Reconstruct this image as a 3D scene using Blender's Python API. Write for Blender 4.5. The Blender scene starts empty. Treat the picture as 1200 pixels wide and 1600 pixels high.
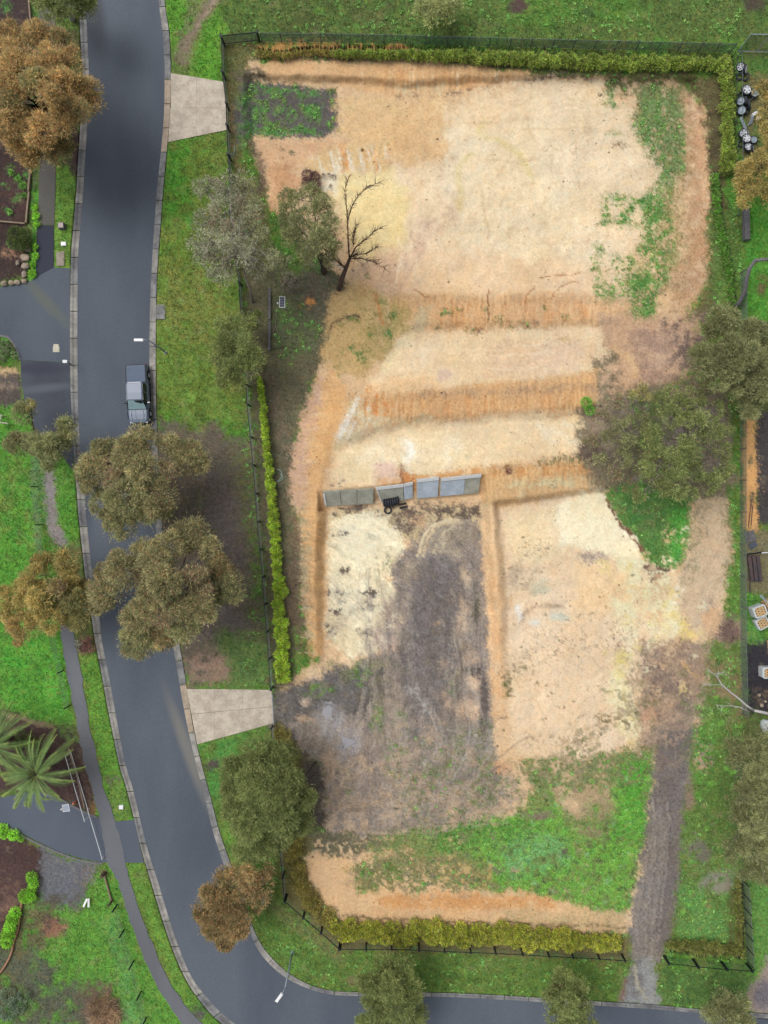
import bpy, bmesh, math, random
import numpy as np
from mathutils import Vector, Matrix

# ------------------------------------------------------------------ camera, world, sun, exposure
HC = 62.7                 # camera height in metres
S = 1 / 17.0              # metres per photo pixel on the z = 0 plane
scene = bpy.context.scene
COL = scene.collection
cam_data = bpy.data.cameras.new('camera')
cam_data.sensor_fit = 'VERTICAL'
cam_data.angle_y = 2 * math.atan(800 * S / HC)
cam_data.clip_end = 3000
cam = bpy.data.objects.new('camera', cam_data)
cam.location = (0, 0, HC)
COL.objects.link(cam)
scene.camera = cam

SUN_EL, SUN_AZ = 58.0, 300.0
world = bpy.data.worlds.new('World')
scene.world = world
world.use_nodes = True
wn, wl = world.node_tree.nodes, world.node_tree.links
bg = wn['Background']
sky = wn.new('ShaderNodeTexSky')
sky.sky_type = 'NISHITA'
sky.sun_disc = False
sky.sun_elevation = math.radians(SUN_EL)
sky.sun_rotation = math.radians(SUN_AZ)
sky.air_density = 1.0
sky.dust_density = 4.0
hs = wn.new('ShaderNodeHueSaturation')          # overcast: the cloud layer greys the sky
hs.inputs['Saturation'].default_value = 0.22
wl.new(sky.outputs[0], hs.inputs['Color'])
wl.new(hs.outputs[0], bg.inputs['Color'])
bg.inputs['Strength'].default_value = 0.15

sun_data = bpy.data.lights.new('sun', 'SUN')
sun_data.energy = 1.5
sun_data.angle = math.radians(42)
sun_data.color = (1.0, 0.965, 0.92)
sun = bpy.data.objects.new('sun', sun_data)
COL.objects.link(sun)
sun.rotation_euler = (math.radians(90 - SUN_EL), 0, math.radians(180 - SUN_AZ))

scene.view_settings.view_transform = 'Standard'
scene.view_settings.look = 'None'
scene.view_settings.exposure = 0.27
scene.view_settings.gamma = 1.0
scene.view_settings.use_curve_mapping = False

random.seed(7)
rng = np.random.default_rng(7)
K = 1.62                  # picture brightness over surface colour

# ------------------------------------------------------------------ helpers
def lin(c):
    c = np.asarray(c, float) / 255.0
    return np.where(c <= 0.04045, c / 12.92, ((c + 0.055) / 1.055) ** 2.4)

def alb(c, k=None):
    return np.clip(lin(c) / (k or K), 0.004, 0.86)

def sstep(a, b, x):
    t = np.clip((x - a) / (b - a + 1e-9), 0, 1)
    return t * t * (3 - 2 * t)

_T = rng.random((4, 257, 257))
for _t in _T:
    _t[-1, :] = _t[0, :]; _t[:, -1] = _t[:, 0]

def vnoise(x, y, k=0):
    T = _T[k % 4]
    x = x + 37.7 * k; y = y + 91.3 * k
    xi = np.floor(x); yi = np.floor(y)
    fx = x - xi; fy = y - yi
    xi = xi.astype(np.int64) & 255; yi = yi.astype(np.int64) & 255
    fx = fx * fx * (3 - 2 * fx); fy = fy * fy * (3 - 2 * fy)
    a = T[yi, xi] * (1 - fx) + T[yi, xi + 1] * fx
    b = T[yi + 1, xi] * (1 - fx) + T[yi + 1, xi + 1] * fx
    return a * (1 - fy) + b * fy

def fbm(x, y, k=0, o=4):
    r = 0; a = 1; s = 0
    for i in range(o):
        r = r + a * vnoise(x, y, k + i); s += a
        x = x * 2.03 + 5.1; y = y * 2.03 + 3.3; a *= 0.55
    return r / s

def bez(pts, n=8):
    """Catmull-Rom through pts."""
    p = [np.array(q, float) for q in pts]
    p = [2 * p[0] - p[1]] + p + [2 * p[-1] - p[-2]]
    out = []
    for i in range(1, len(p) - 2):
        for j in range(n):
            t = j / n
            out.append(0.5 * ((2 * p[i]) + (p[i + 1] - p[i - 1]) * t + (2 * p[i - 1] - 5 * p[i] + 4 * p[i + 1] - p[i + 2]) * t * t
                              + (3 * p[i] - p[i - 1] - 3 * p[i + 1] + p[i + 2]) * t ** 3))
    out.append(p[-2])
    return np.array(out)

def base_z(py):
    """the natural fall of the land towards the south"""
    return 2.4 * (1 - sstep(100, 1000, np.asarray(py, float)))

# ------------------------------------------------------------------ tagging and objects
def tag(o, label=None, cat=None, group=None, kind=None):
    if label: o['label'] = label
    if cat: o['category'] = cat
    if group: o['group'] = group
    if kind: o['kind'] = kind
    return o

def link(name, me, m=None, parent=None):
    if m is not None and len(me.materials) == 0:
        me.materials.append(m)
    o = bpy.data.objects.new(name, me)
    COL.objects.link(o)
    if parent is not None: o.parent = parent
    return o

def empty(name, loc=(0, 0, 0), rz=0, **kw):
    o = bpy.data.objects.new(name, None)
    o.empty_display_size = 0.3
    o.location = loc; o.rotation_euler = (0, 0, rz)
    COL.objects.link(o)
    return tag(o, **kw)

def children(o):
    return [c for c in bpy.data.objects if c.parent == o]

def copy_tree(o, parent=None):
    c = o.copy(); COL.objects.link(c)
    if parent is not None: c.parent = parent
    for ch in children(o):
        copy_tree(ch, c)
    return c

def np_mesh(name, V, F, colors=None, smooth=False):
    """V (n,3), F (m,3 or 4) -> mesh, fast"""
    V = np.asarray(V, np.float32); F = np.asarray(F, np.int32)
    me = bpy.data.meshes.new(name)
    k = F.shape[1]
    me.vertices.add(len(V)); me.vertices.foreach_set('co', V.ravel())
    me.loops.add(F.size); me.loops.foreach_set('vertex_index', F.ravel())
    me.polygons.add(len(F))
    me.polygons.foreach_set('loop_start', np.arange(0, F.size, k, dtype=np.int32))
    me.polygons.foreach_set('loop_total', np.full(len(F), k, np.int32))
    if smooth: me.polygons.foreach_set('use_smooth', np.ones(len(F), bool))
    me.update(calc_edges=True)
    if colors is not None:
        at = me.color_attributes.new('Col', 'FLOAT_COLOR', 'POINT')
        c4 = np.ones((len(V), 4), np.float32); c4[:, :3] = colors
        at.data.foreach_set('color', c4.ravel())
    return me

class MB:
    """collects shapes, links them as one mesh object"""
    def __init__(s): s.v = []; s.f = []
    def add(s, vs, fs):
        n = len(s.v); s.v += [tuple(v) for v in vs]; s.f += [tuple(i + n for i in f) for f in fs]
    def box(s, c, d, rz=0, taper=1.0):
        cx, cy, cz = c; dx, dy, dz = d[0] / 2, d[1] / 2, d[2] / 2
        co, si = math.cos(rz), math.sin(rz); vs = []
        for z, t in ((-dz, 1), (dz, taper)):
            for x, y in ((-dx, -dy), (dx, -dy), (dx, dy), (-dx, dy)):
                x *= t; y *= t
                vs.append((cx + x * co - y * si, cy + x * si + y * co, cz + z))
        s.add(vs, [(3, 2, 1, 0), (4, 5, 6, 7), (0, 1, 5, 4), (1, 2, 6, 5), (2, 3, 7, 6), (3, 0, 4, 7)])
    def tube(s, pts, r, n=6, cap=True):
        P = [Vector(p) for p in pts]
        R = r if hasattr(r, '__len__') else [r] * len(P)
        rings = []
        for i, p in enumerate(P):
            d = (P[min(i + 1, len(P) - 1)] - P[max(i - 1, 0)])
            d = d.normalized() if d.length > 1e-9 else Vector((0, 0, 1))
            u = d.cross(Vector((0, 0, 1)))
            if u.length < 0.05: u = d.cross(Vector((1, 0, 0)))
            u.normalize(); w = d.cross(u)
            rings.append([p + (u * math.cos(2 * math.pi * k / n) + w * math.sin(2 * math.pi * k / n)) * R[i] for k in range(n)])
        vs = [q for rg in rings for q in rg]; fs = []
        for i in range(len(P) - 1):
            for k in range(n):
                a = i * n + k; b = i * n + (k + 1) % n
                fs.append((a, b, b + n, a + n))
        if cap:
            fs.append(tuple(range(n))[::-1]); fs.append(tuple(range((len(P) - 1) * n, len(P) * n)))
        s.add(vs, fs)
    def lathe(s, prof, n=16, M=None):
        vs = []
        for r, z in prof:
            for k in range(n):
                a = 2 * math.pi * k / n
                v = Vector((r * math.cos(a), r * math.sin(a), z))
                vs.append(M @ v if M is not None else v)
        fs = []
        for i in range(len(prof) - 1):
            for k in range(n):
                a = i * n + k; b = i * n + (k + 1) % n
                fs.append((a, b, b + n, a + n))
        s.add(vs, fs)
    def build(s, name, m, parent=None, smooth=False, bevel=0):
        me = bpy.data.meshes.new(name); me.from_pydata(s.v, [], s.f); me.update()
        if smooth:
            for p in me.polygons: p.use_smooth = True
        bm = bmesh.new(); bm.from_mesh(me)
        bmesh.ops.recalc_face_normals(bm, faces=bm.faces)
        if bevel:
            bmesh.ops.bevel(bm, geom=[e for e in bm.edges if e.calc_face_angle(0) > 0.5], offset=bevel, segments=2, affect='EDGES', profile=0.6)
        bm.to_mesh(me); bm.free()
        return link(name, me, m, parent)

# ------------------------------------------------------------------ materials
def mat(name, color, rough=0.8, noise=0.0, scale=4.0, bump=0.0, bscale=None, metal=0.0, attr=None, spec=0.3, alpha=1.0, c2=None, detail=6):
    m = bpy.data.materials.new(name); m.use_nodes = True
    nt = m.node_tree; N, L = nt.nodes, nt.links
    b = N['Principled BSDF']
    b.inputs['Roughness'].default_value = rough
    b.inputs['Metallic'].default_value = metal
    b.inputs['Specular IOR Level'].default_value = spec
    b.inputs['Alpha'].default_value = alpha
    tc = N.new('ShaderNodeNewGeometry')
    nz = N.new('ShaderNodeTexNoise'); nz.inputs['Scale'].default_value = scale; nz.inputs['Detail'].default_value = detail
    L.new(tc.outputs['Position'], nz.inputs['Vector'])
    ramp = N.new('ShaderNodeMapRange')
    ramp.inputs['From Min'].default_value = 0.3; ramp.inputs['From Max'].default_value = 0.7
    ramp.inputs['To Min'].default_value = 1 - noise; ramp.inputs['To Max'].default_value = 1 + noise
    L.new(nz.outputs['Fac'], ramp.inputs['Value'])
    mul = N.new('ShaderNodeVectorMath'); mul.operation = 'SCALE'
    if attr:
        at = N.new('ShaderNodeAttribute'); at.attribute_name = attr
        L.new(at.outputs['Color'], mul.inputs[0])
    elif c2 is not None:
        mx = N.new('ShaderNodeMix'); mx.data_type = 'RGBA'
        n2 = N.new('ShaderNodeTexNoise'); n2.inputs['Scale'].default_value = scale * 0.23; n2.inputs['Detail'].default_value = 5
        L.new(tc.outputs['Position'], n2.inputs['Vector'])
        r2 = N.new('ShaderNodeMapRange'); r2.inputs['From Min'].default_value = 0.4; r2.inputs['From Max'].default_value = 0.6
        L.new(n2.outputs['Fac'], r2.inputs['Value']); L.new(r2.outputs[0], mx.inputs['Factor'])
        mx.inputs['A'].default_value = (*color, 1); mx.inputs['B'].default_value = (*c2, 1)
        L.new(mx.outputs['Result'], mul.inputs[0])
    else:
        mul.inputs[0].default_value = tuple(color)
    L.new(ramp.outputs[0], mul.inputs['Scale'])
    L.new(mul.outputs[0], b.inputs['Base Color'])
    if bump:
        bp = N.new('ShaderNodeBump'); bp.inputs['Strength'].default_value = 1.0; bp.inputs['Distance'].default_value = bump
        n3 = N.new('ShaderNodeTexNoise'); n3.inputs['Scale'].default_value = bscale or scale * 2; n3.inputs['Detail'].default_value = 5
        L.new(tc.outputs['Position'], n3.inputs['Vector'])
        L.new(n3.outputs['Fac'], bp.inputs['Height']); L.new(bp.outputs[0], b.inputs['Normal'])
    return m

def A(*c): return tuple(float(x) for x in alb(c))

M = {}
M['kerb'] = mat('kerb_concrete', A(174, 170, 163), 0.85, 0.2, 3.0, 0.006, 20, c2=A(140, 138, 134))
M['kerb_old'] = mat('kerb_concrete_worn', A(148, 148, 147), 0.85, 0.24, 3.0, 0.006, 20, c2=A(116, 116, 118))
M['kerb_pink'] = mat('kerb_concrete_tan', A(190, 172, 152), 0.85, 0.15, 3.0, 0.006, 20, c2=A(172, 156, 138))
M['slab'] = mat('slab_concrete', A(212, 200, 182), 0.85, 0.13, 5.0, 0.004, 25, c2=A(190, 178, 162))
M['pit'] = mat('pit_concrete', A(165, 152, 140), 0.85, 0.2, 6.0, 0.004, 20)
def leafy(m, f):
    nt = m.node_tree; N, L = nt.nodes, nt.links; b = N['Principled BSDF']; out = N['Material Output']
    t = N.new('ShaderNodeBsdfTranslucent'); mx = N.new('ShaderNodeMixShader'); mx.inputs[0].default_value = f
    L.new(b.inputs['Base Color'].links[0].from_socket, t.inputs['Color'])
    L.new(b.outputs[0], mx.inputs[1]); L.new(t.outputs[0], mx.inputs[2]); L.new(mx.outputs[0], out.inputs['Surface'])
    return m
M['leaf'] = mat('foliage', (0.1, 0.1, 0.05), 0.7, 0.25, 2.0, attr='Col', spec=0.2)
leafy(M['leaf'], .45)
M['blade'] = mat('grass_blades', (0.1, 0.1, 0.05), 0.8, 0.2, 3.0, attr='Col', spec=0.1)
M['bark'] = mat('bark_brown', A(96, 78, 68), 0.9, 0.35, 6.0, 0.02, 12)
M['bark_grey'] = mat('bark_grey', A(140, 130, 124), 0.9, 0.3, 6.0, 0.02, 12)
M['bark_white'] = mat('bark_pale', A(196, 190, 188), 0.8, 0.15, 6.0, 0.01, 12)
M['bark_dark'] = mat('bark_dark', A(62, 54, 54), 0.9, 0.3, 6.0, 0.02, 12)
M['black'] = mat('black_steel', A(28, 34, 40), 0.5, 0.15, 5.0)
M['wire'] = mat('grey_wire', A(120, 128, 128), 0.5, 0.1, 5.0, metal=0.3)
M['white'] = mat('white_paint', A(236, 238, 240), 0.5, 0.04, 3.0)
M['glow_white'] = mat('white_plastic', A(250, 250, 252), 0.4, 0.02, 3.0)
M['galv'] = mat('galvanised_steel', A(164, 178, 190), 0.5, 0.1, 5.0)
M['rubber'] = mat('tyre_rubber', A(50, 54, 62), 0.7, 0.2, 8.0, 0.004, 30)
M['alloy'] = mat('alloy_wheel', A(232, 236, 242), 0.45, 0.05, 8.0, metal=0.0)
M['timber'] = mat('weathered_timber', A(150, 132, 112), 0.9, 0.25, 5.0, 0.006, 20)
M['timber_grey'] = mat('grey_timber', A(112, 110, 112), 0.9, 0.25, 5.0, 0.006, 20)
M['rock'] = mat('garden_rock', A(176, 160, 138), 0.9, 0.2, 5.0, 0.02, 10, c2=A(150, 138, 124))
M['panel'] = mat('precast_concrete', A(190, 202, 214), 0.8, 0.10, 3.0, 0.004, 20, c2=A(176, 188, 198))
M['panel_green'] = mat('precast_concrete_stained', A(176, 176, 162), 0.85, 0.14, 5.0, 0.004, 20, c2=A(160, 160, 146))
M['panel_edge'] = mat('precast_concrete_edge', A(222, 224, 224), 0.8, 0.12, 5.0, 0.004, 20)
M['rust'] = mat('rusty_steel', A(96, 76, 72), 0.7, 0.35, 5.0, 0.004, 20, c2=A(70, 66, 72))
M['brick'] = mat('brick_tan', A(214, 180, 132), 0.85, 0.15, 14.0, 0.004, 30)
M['wrap'] = mat('plastic_wrap', A(205, 212, 214), 0.35, 0.12, 8.0, 0.02, 10)
M['soil_dark'] = mat('dark_soil', A(66, 60, 60), 0.95, 0.3, 6.0, 0.02, 12)

# asphalt: stretched noise paints wear and road sheen, finer gravelly grain, tone ovals
def asphalt(name, c1, c2, tone_patches=None):
    m = bpy.data.materials.new(name); m.use_nodes = True
    N, L = m.node_tree.nodes, m.node_tree.links
    b = N['Principled BSDF']; b.inputs['Roughness'].default_value = 0.8; b.inputs['Specular IOR Level'].default_value = 0.25
    g = N.new('ShaderNodeNewGeometry')
    mp = N.new('ShaderNodeMapping'); mp.inputs['Scale'].default_value = (0.14, 0.045, 0.1)
    L.new(g.outputs['Position'], mp.inputs['Vector'])
    n1 = N.new('ShaderNodeTexNoise'); n1.inputs['Scale'].default_value = 1.3; n1.inputs['Detail'].default_value = 6
    L.new(mp.outputs[0], n1.inputs['Vector'])
    mr = N.new('ShaderNodeMapRange'); mr.inputs['From Min'].default_value = 0.38; mr.inputs['From Max'].default_value = 0.62
    L.new(n1.outputs['Fac'], mr.inputs['Value'])
    mx = N.new('ShaderNodeMix'); mx.data_type = 'RGBA'; mx.inputs['A'].default_value = (*c1, 1); mx.inputs['B'].default_value = (*c2, 1)
    L.new(mr.outputs[0], mx.inputs['Factor'])
    n2 = N.new('ShaderNodeTexNoise'); n2.inputs['Scale'].default_value = 7; n2.inputs['Detail'].default_value = 8; n2.inputs['Roughness'].default_value = .75
    L.new(g.outputs['Position'], n2.inputs['Vector'])
    m2 = N.new('ShaderNodeMapRange'); m2.inputs['From Min'].default_value = 0.3; m2.inputs['From Max'].default_value = 0.7
    m2.inputs['To Min'].default_value = 0.84; m2.inputs['To Max'].default_value = 1.16
    L.new(n2.outputs['Fac'], m2.inputs['Value'])
    sc = N.new('ShaderNodeVectorMath'); sc.operation = 'SCALE'
    L.new(mx.outputs['Result'], sc.inputs[0]); L.new(m2.outputs[0], sc.inputs['Scale'])
    last = sc.outputs[0]
    for (px, py, rx, ry, c, rz) in (tone_patches or []):  # soft ovals
        x, y = (px - 600) * S, (800 - py) * S
        mp2 = N.new('ShaderNodeMapping'); mp2.vector_type = 'TEXTURE'
        mp2.inputs['Location'].default_value = (x, y, 0); mp2.inputs['Rotation'].default_value = (0, 0, rz)
        mp2.inputs['Scale'].default_value = (rx * S, ry * S, 100)
        L.new(g.outputs['Position'], mp2.inputs['Vector'])
        ln = N.new('ShaderNodeVectorMath'); ln.operation = 'LENGTH'; L.new(mp2.outputs[0], ln.inputs[0])
        r3 = N.new('ShaderNodeMapRange'); r3.interpolation_type = 'SMOOTHSTEP'
        r3.inputs['From Min'].default_value = 0.2; r3.inputs['From Max'].default_value = 1.25
        r3.inputs['To Min'].default_value = 0.85; r3.inputs['To Max'].default_value = 0
        ad = N.new('ShaderNodeMath'); ad.operation = 'MULTIPLY_ADD'; ad.inputs[1].default_value = 0.8; 
        L.new(n1.outputs['Fac'], ad.inputs[0]); 
        sb = N.new('ShaderNodeMath'); sb.operation = 'SUBTRACT'; sb.inputs[1].default_value = 0.4; L.new(ln.outputs['Value'], sb.inputs[0])
        L.new(sb.outputs[0], ad.inputs[2]); L.new(ad.outputs[0], r3.inputs['Value'])
        mx2 = N.new('ShaderNodeMix'); mx2.data_type = 'RGBA'; mx2.inputs['B'].default_value = (*c, 1)
        L.new(last, mx2.inputs['A']); L.new(r3.outputs[0], mx2.inputs['Factor']); last = mx2.outputs['Result']
    L.new(last, b.inputs['Base Color'])
    bp = N.new('ShaderNodeBump'); bp.inputs['Distance'].default_value = 0.006
    L.new(n2.outputs['Fac'], bp.inputs['Height']); L.new(bp.outputs[0], b.inputs['Normal'])
    return m

M['road'] = asphalt('road_asphalt', A(84, 92, 104), A(97, 105, 116),
                    [(166, 56, 18, 66, A(68, 72, 78), 0.1),  # dark oval is tree shade, painted into the asphalt colour
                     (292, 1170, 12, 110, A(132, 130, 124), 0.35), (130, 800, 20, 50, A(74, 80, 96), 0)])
M['drive_old'] = asphalt('driveway_asphalt', A(92, 101, 112), A(80, 88, 100), [(85, 480, 10, 60, A(104, 110, 104), 0.75), (20, 470, 40, 20, A(88, 98, 108), 0)])
M['drive_new'] = asphalt('driveway_asphalt_dark', A(62, 66, 78), A(84, 90, 100), [(70, 580, 60, 10, A(60, 64, 78), 0), (75, 610, 60, 8, A(98, 104, 114), .1)])
M['path_dark'] = asphalt('path_asphalt_dark', A(56, 60, 76), A(52, 54, 66))
M['path'] = asphalt('path_asphalt', A(120, 124, 130), A(106, 108, 114))
M['path_brown'] = asphalt('path_gravelly', A(104, 102, 96), A(92, 90, 88))
M['drive_low'] = asphalt('driveway_asphalt_low', A(94, 103, 116), A(86, 94, 108))

# ------------------------------------------------------------------ the ground: one height field with surface colours
def axis(lo, hi, a, b, step, far, n):
    core = np.arange(a, b + 1e-6, step)
    g = np.geomspace(step, far, n)
    lft = a - np.cumsum(g); rgt = b + np.cumsum(g)
    return np.concatenate([lft[::-1], core, rgt])
AX = axis(0, 0, -24, 1224, 2.0, 900, 26)
AY = axis(0, 0, -24, 1624, 2.0, 900, 26)
PX, PY = np.meshgrid(AX, AY)
NX, NY = len(AX), len(AY)
Wx = (fbm(PX / 28, PY / 28, 1, 3) - 0.5); Wy = (fbm(PX / 28, PY / 28, 2, 3) - 0.5)
wx = (fbm(PX / 7, PY / 7, 3, 2) - 0.5); wy = (fbm(PX / 7, PY / 7, 0, 2) - 0.5)
STV = fbm(PX / 3.2, PY / 34, 1, 3)       # streaks running down slopes
STH = fbm(PX / 34, PY / 3.2, 2, 3)
N4 = fbm(PX / 4, PY / 4, 0, 3); N9 = fbm(PX / 9, PY / 9, 1, 4); N20 = fbm(PX / 20, PY / 20, 2, 4)
N60 = fbm(PX / 60, PY / 60, 3, 4); NE = fbm(PX / 5, PY / 5, 2, 4)
N150 = fbm(PX / 150, PY / 150, 0, 3)

def segs(poly, closed=True):
    p = np.array(poly, float)
    q = np.roll(p, -1, axis=0)
    return (p, q) if closed else (p[:-1], q[:-1])

def sdf(poly, w=0, w2=0, pad=30, closed=True):
    p, q = segs(poly, closed)
    lo = p.min(0) - pad - w; hi = p.max(0) + pad + w
    if not closed:
        lo = np.minimum(lo, q.min(0) - pad); hi = np.maximum(hi, q.max(0) + pad)
    i0, i1 = np.searchsorted(AX, [lo[0], hi[0]]); j0, j1 = np.searchsorted(AY, [lo[1], hi[1]])
    sl = (slice(max(j0 - 1, 0), j1 + 1), slice(max(i0 - 1, 0), i1 + 1))
    x = PX[sl] + w * 2 * Wx[sl] + w2 * 2 * wx[sl]; y = PY[sl] + w * 2 * Wy[sl] + w2 * 2 * wy[sl]
    d2 = np.full(x.shape, 1e12); inside = np.zeros(x.shape, bool)
    for (ax, ay), (bx, by) in zip(p, q):
        ex, ey = bx - ax, by - ay
        t = np.clip(((x - ax) * ex + (y - ay) * ey) / (ex * ex + ey * ey + 1e-9), 0, 1)
        d2 = np.minimum(d2, (x - ax - t * ex) ** 2 + (y - ay - t * ey) ** 2)
        if closed:
            c = ((ay > y) != (by > y)) & (x < (bx - ax) * (y - ay) / (by - ay + 1e-12) + ax)
            inside ^= c
    d = np.sqrt(d2)
    return (np.where(inside, -d, d) if closed else d), sl

C = np.zeros((NY, NX, 3)); G = np.ones((NY, NX)); HARD = np.zeros((NY, NX))
gA, gB, gC = alb((84, 112, 44)), alb((72, 128, 38)), alb((112, 118, 62))
t = sstep(0.35, 0.65, N60)[..., None]; C[:] = gA * (1 - t) + gB * t
t = (sstep(0.5, 0.7, N20) * 0.5)[..., None]; C[:] = C * (1 - t) + gC * t

def brkmask(brk, sl):
    arr, lo, hi = brk
    return sstep(lo, hi, arr[sl])

def put(m, sl, col, g):
    c = alb(col); m = m[..., None]
    C[sl] = C[sl] * (1 - m) + c * m
    if g is not None: G[sl] = G[sl] * (1 - m[..., 0]) + g * m[..., 0]

def paint(poly, col, f=4, w=5, w2=2, a=1.0, brk=None, g=0.0):
    d, sl = sdf(poly, w, w2)
    f = f * .6; d = d + (NE[sl] - .5) * 2 * (5 + f * 1.6)
    m = sstep(f, -f, d) * a
    if brk: m = m * brkmask(brk, sl)
    put(m, sl, col, g)

def blob(x, y, rx, ry, col, f=0.4, w=4, w2=3, a=1.0, brk=None, g=0.0, rot=0):
    R = max(rx, ry) * 1.8 + 10
    i0, i1 = np.searchsorted(AX, [x - R, x + R]); j0, j1 = np.searchsorted(AY, [y - R, y + R])
    sl = (slice(j0, j1), slice(i0, i1))
    X = PX[sl] + w * 2 * Wx[sl] + w2 * 2 * wx[sl] - x; Y = PY[sl] + w * 2 * Wy[sl] + w2 * 2 * wy[sl] - y
    c, s = math.cos(rot), math.sin(rot)
    d = np.sqrt(((X * c + Y * s) / rx) ** 2 + ((-X * s + Y * c) / ry) ** 2)
    d = d + (NE[sl] - .5) * 1.1; f = f * .7
    m = sstep(1 + f, 1 - f, d) * a
    if brk: m = m * brkmask(brk, sl)
    put(m, sl, col, g)

def stroke(pts, wd, col, f=2, w=3, w2=1, a=1.0, brk=None, g=0.0):
    d, sl = sdf(pts, w, w2, pad=wd + 12, closed=False)
    m = sstep(wd + f, max(wd - f, 0), d) * a
    if brk: m = m * brkmask(brk, sl)
    put(m, sl, col, g)
# ---- grass and litter areas outside the site
paint([(250, -60), (1300, -60), (1300, 62), (250, 56)], (80, 104, 52), a=.8, g=.9)
paint([(500, -40), (620, -40), (640, 60), (380, 56)], (74, 88, 46), f=20, w=20, a=.7, brk=(N20, .4, .6), g=.9)
paint([(770, -60), (1000, -60), (1000, 40), (800, 50)], (74, 124, 42), f=20, w=20, a=.8, g=1)
blob(810, 8, 14, 12, (92, 74, 72), g=0); blob(1178, 6, 20, 14, (84, 78, 66), g=0); blob(918, 20, 10, 12, (70, 90, 60), a=.6, g=.5)
paint([(252, -60), (340, -60), (350, 60), (346, 128), (262, 112)], (84, 146, 40), f=12, w=10, g=1)
stroke(bez([(365, -60), (345, -10), (322, 18), (304, 50), (288, 80), (282, 104)]), 11, (128, 112, 92), f=12, w=10, a=.9, brk=(N9, .25, .5))
stroke([(330, -30), (292, 40), (278, 90)], 16, (112, 122, 78), f=15, w=10, a=.5, brk=(N9, .35, .55), g=.5)
paint([(258, 222), (352, 206), (358, 300), (372, 440), (388, 640), (330, 640), (238, 640), (240, 400)], (94, 122, 46), f=12, w=8, g=1)
paint([(256, 222), (300, 214), (300, 340), (290, 390), (246, 390)], (72, 150, 40), f=14, w=14, a=.85, brk=(N20, .3, .55), g=1)
paint([(244, 340), (300, 340), (380, 500), (385, 660), (240, 640)], (118, 126, 62), f=14, w=14, a=.7, brk=(N20, .42, .62), g=1)
paint([(244, 490), (330, 560), (380, 660), (330, 700), (242, 650)], (90, 136, 48), f=14, w=14, a=.6, brk=(N20, .4, .6), g=1)
paint([(246, 660), (340, 668), (395, 700), (412, 1000), (400, 1040), (420, 1072), (290, 1074), (270, 1000), (350, 900), (320, 800)], (112, 104, 90), f=16, w=18, g=.2)
paint([(310, 730), (360, 740), (385, 860), (385, 980), (300, 1010), (280, 980), (350, 900), (310, 810)], (114, 104, 100), f=14, w=14, brk=(N20, .3, .5), a=.9)
paint([(240, 664), (300, 690), (330, 830), (350, 900), (280, 1000), (262, 960), (246, 830)], (104, 96, 86), f=15, w=10, g=.2); paint([(360, 700), (402, 700), (420, 1072), (360, 1072), (395, 900)], (96, 104, 66), f=12, w=10, a=.8, brk=(N9, .35, .6), g=.7)
paint([(350, 990), (420, 1000), (422, 1076), (330, 1074)], (88, 122, 62), f=14, w=12, a=.9, g=1)
blob(322, 1045, 36, 28, (158, 134, 118), f=.5, w=10, brk=(N9, .25, .5))
paint([(310, 1168), (424, 1136), (440, 1200), (440, 1360), (410, 1400), (352, 1340), (328, 1250)], (84, 120, 48), f=9, w=8, g=1)
paint([(310, 1166), (400, 1146), (380, 1200), (330, 1250)], (70, 146, 66), f=14, w=12, a=.8, brk=(N20, .35, .6), g=1)
blob(330, 1196, 14, 10, (92, 84, 80), brk=(N9, .4, .5))
paint([(388, 1430), (440, 1400), (530, 1486), (980, 1502), (980, 1568), (540, 1556), (440, 1524)], (84, 118, 48), f=6, w=3, g=1)
paint([(400, 1440), (520, 1490), (560, 1540), (450, 1520)], (86, 134, 58), f=14, w=12, a=.7, brk=(N20, .4, .6), g=1)
paint([(1032, 1510), (1180, 1520), (1165, 1560), (1090, 1576), (1034, 1570)], (74, 112, 52), f=6, w=3, g=1)
blob(552, 1534, 10, 7, (128, 108, 84), a=.8); stroke([(420, 1410), (475, 1455), (530, 1496)], 8, (124, 118, 86), f=9, a=.5, g=.5)
# ---- strip inside the west fence, hedge beds
paint([(346, 66), (420, 60), (400, 120), (380, 250), (420, 330), (440, 560), (392, 660), (384, 500), (352, 200)], (102, 104, 64), f=9, w=8, g=.6)
paint([(352, 110), (375, 120), (380, 200), (374, 255), (356, 215)], (150, 128, 100), f=7.5, w=8, a=.7, brk=(N9, .4, .55))
paint([(356, 90), (392, 120), (392, 200), (372, 200)], (96, 112, 66), f=7.5, w=8, a=.8, brk=(N9, .4, .55), g=.6)
paint([(384, 420), (560, 440), (570, 470), (480, 620), (462, 760), (470, 1000), (450, 1080), (424, 1080), (392, 700)], (104, 100, 80), f=15, w=10, g=.3)
paint([(425, 440), (520, 420), (530, 480), (480, 560), (430, 600)], (100, 104, 78), f=12, w=14, a=.8, g=.5)
paint([(422, 480), (480, 470), (500, 520), (470, 560), (424, 540)], (84, 112, 66), f=12, w=14, a=.8, brk=(N9, .42, .6), g=.8)
paint([(470, 400), (560, 400), (550, 490), (480, 500)], (104, 96, 88), f=15, w=14, a=.8, brk=(N9, .3, .5), g=.1)
blob(487, 472, 9, 4.5, (232, 160, 92), f=.3, w=1)
stroke([(422, 590), (462, 770), (466, 900)], 9, (122, 108, 92), f=9, w=6, a=.8, brk=(N9, .3, .55))
paint([(424, 1140), (500, 1150), (510, 1290), (486, 1340), (520, 1430), (984, 1452), (984, 1500), (530, 1484), (444, 1408)], (118, 112, 72), f=12, w=8, g=.4)
paint([(476, 1150), (510, 1150), (512, 1300), (486, 1340), (474, 1260)], (104, 94, 86), f=9, w=10, g=.1)
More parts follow.
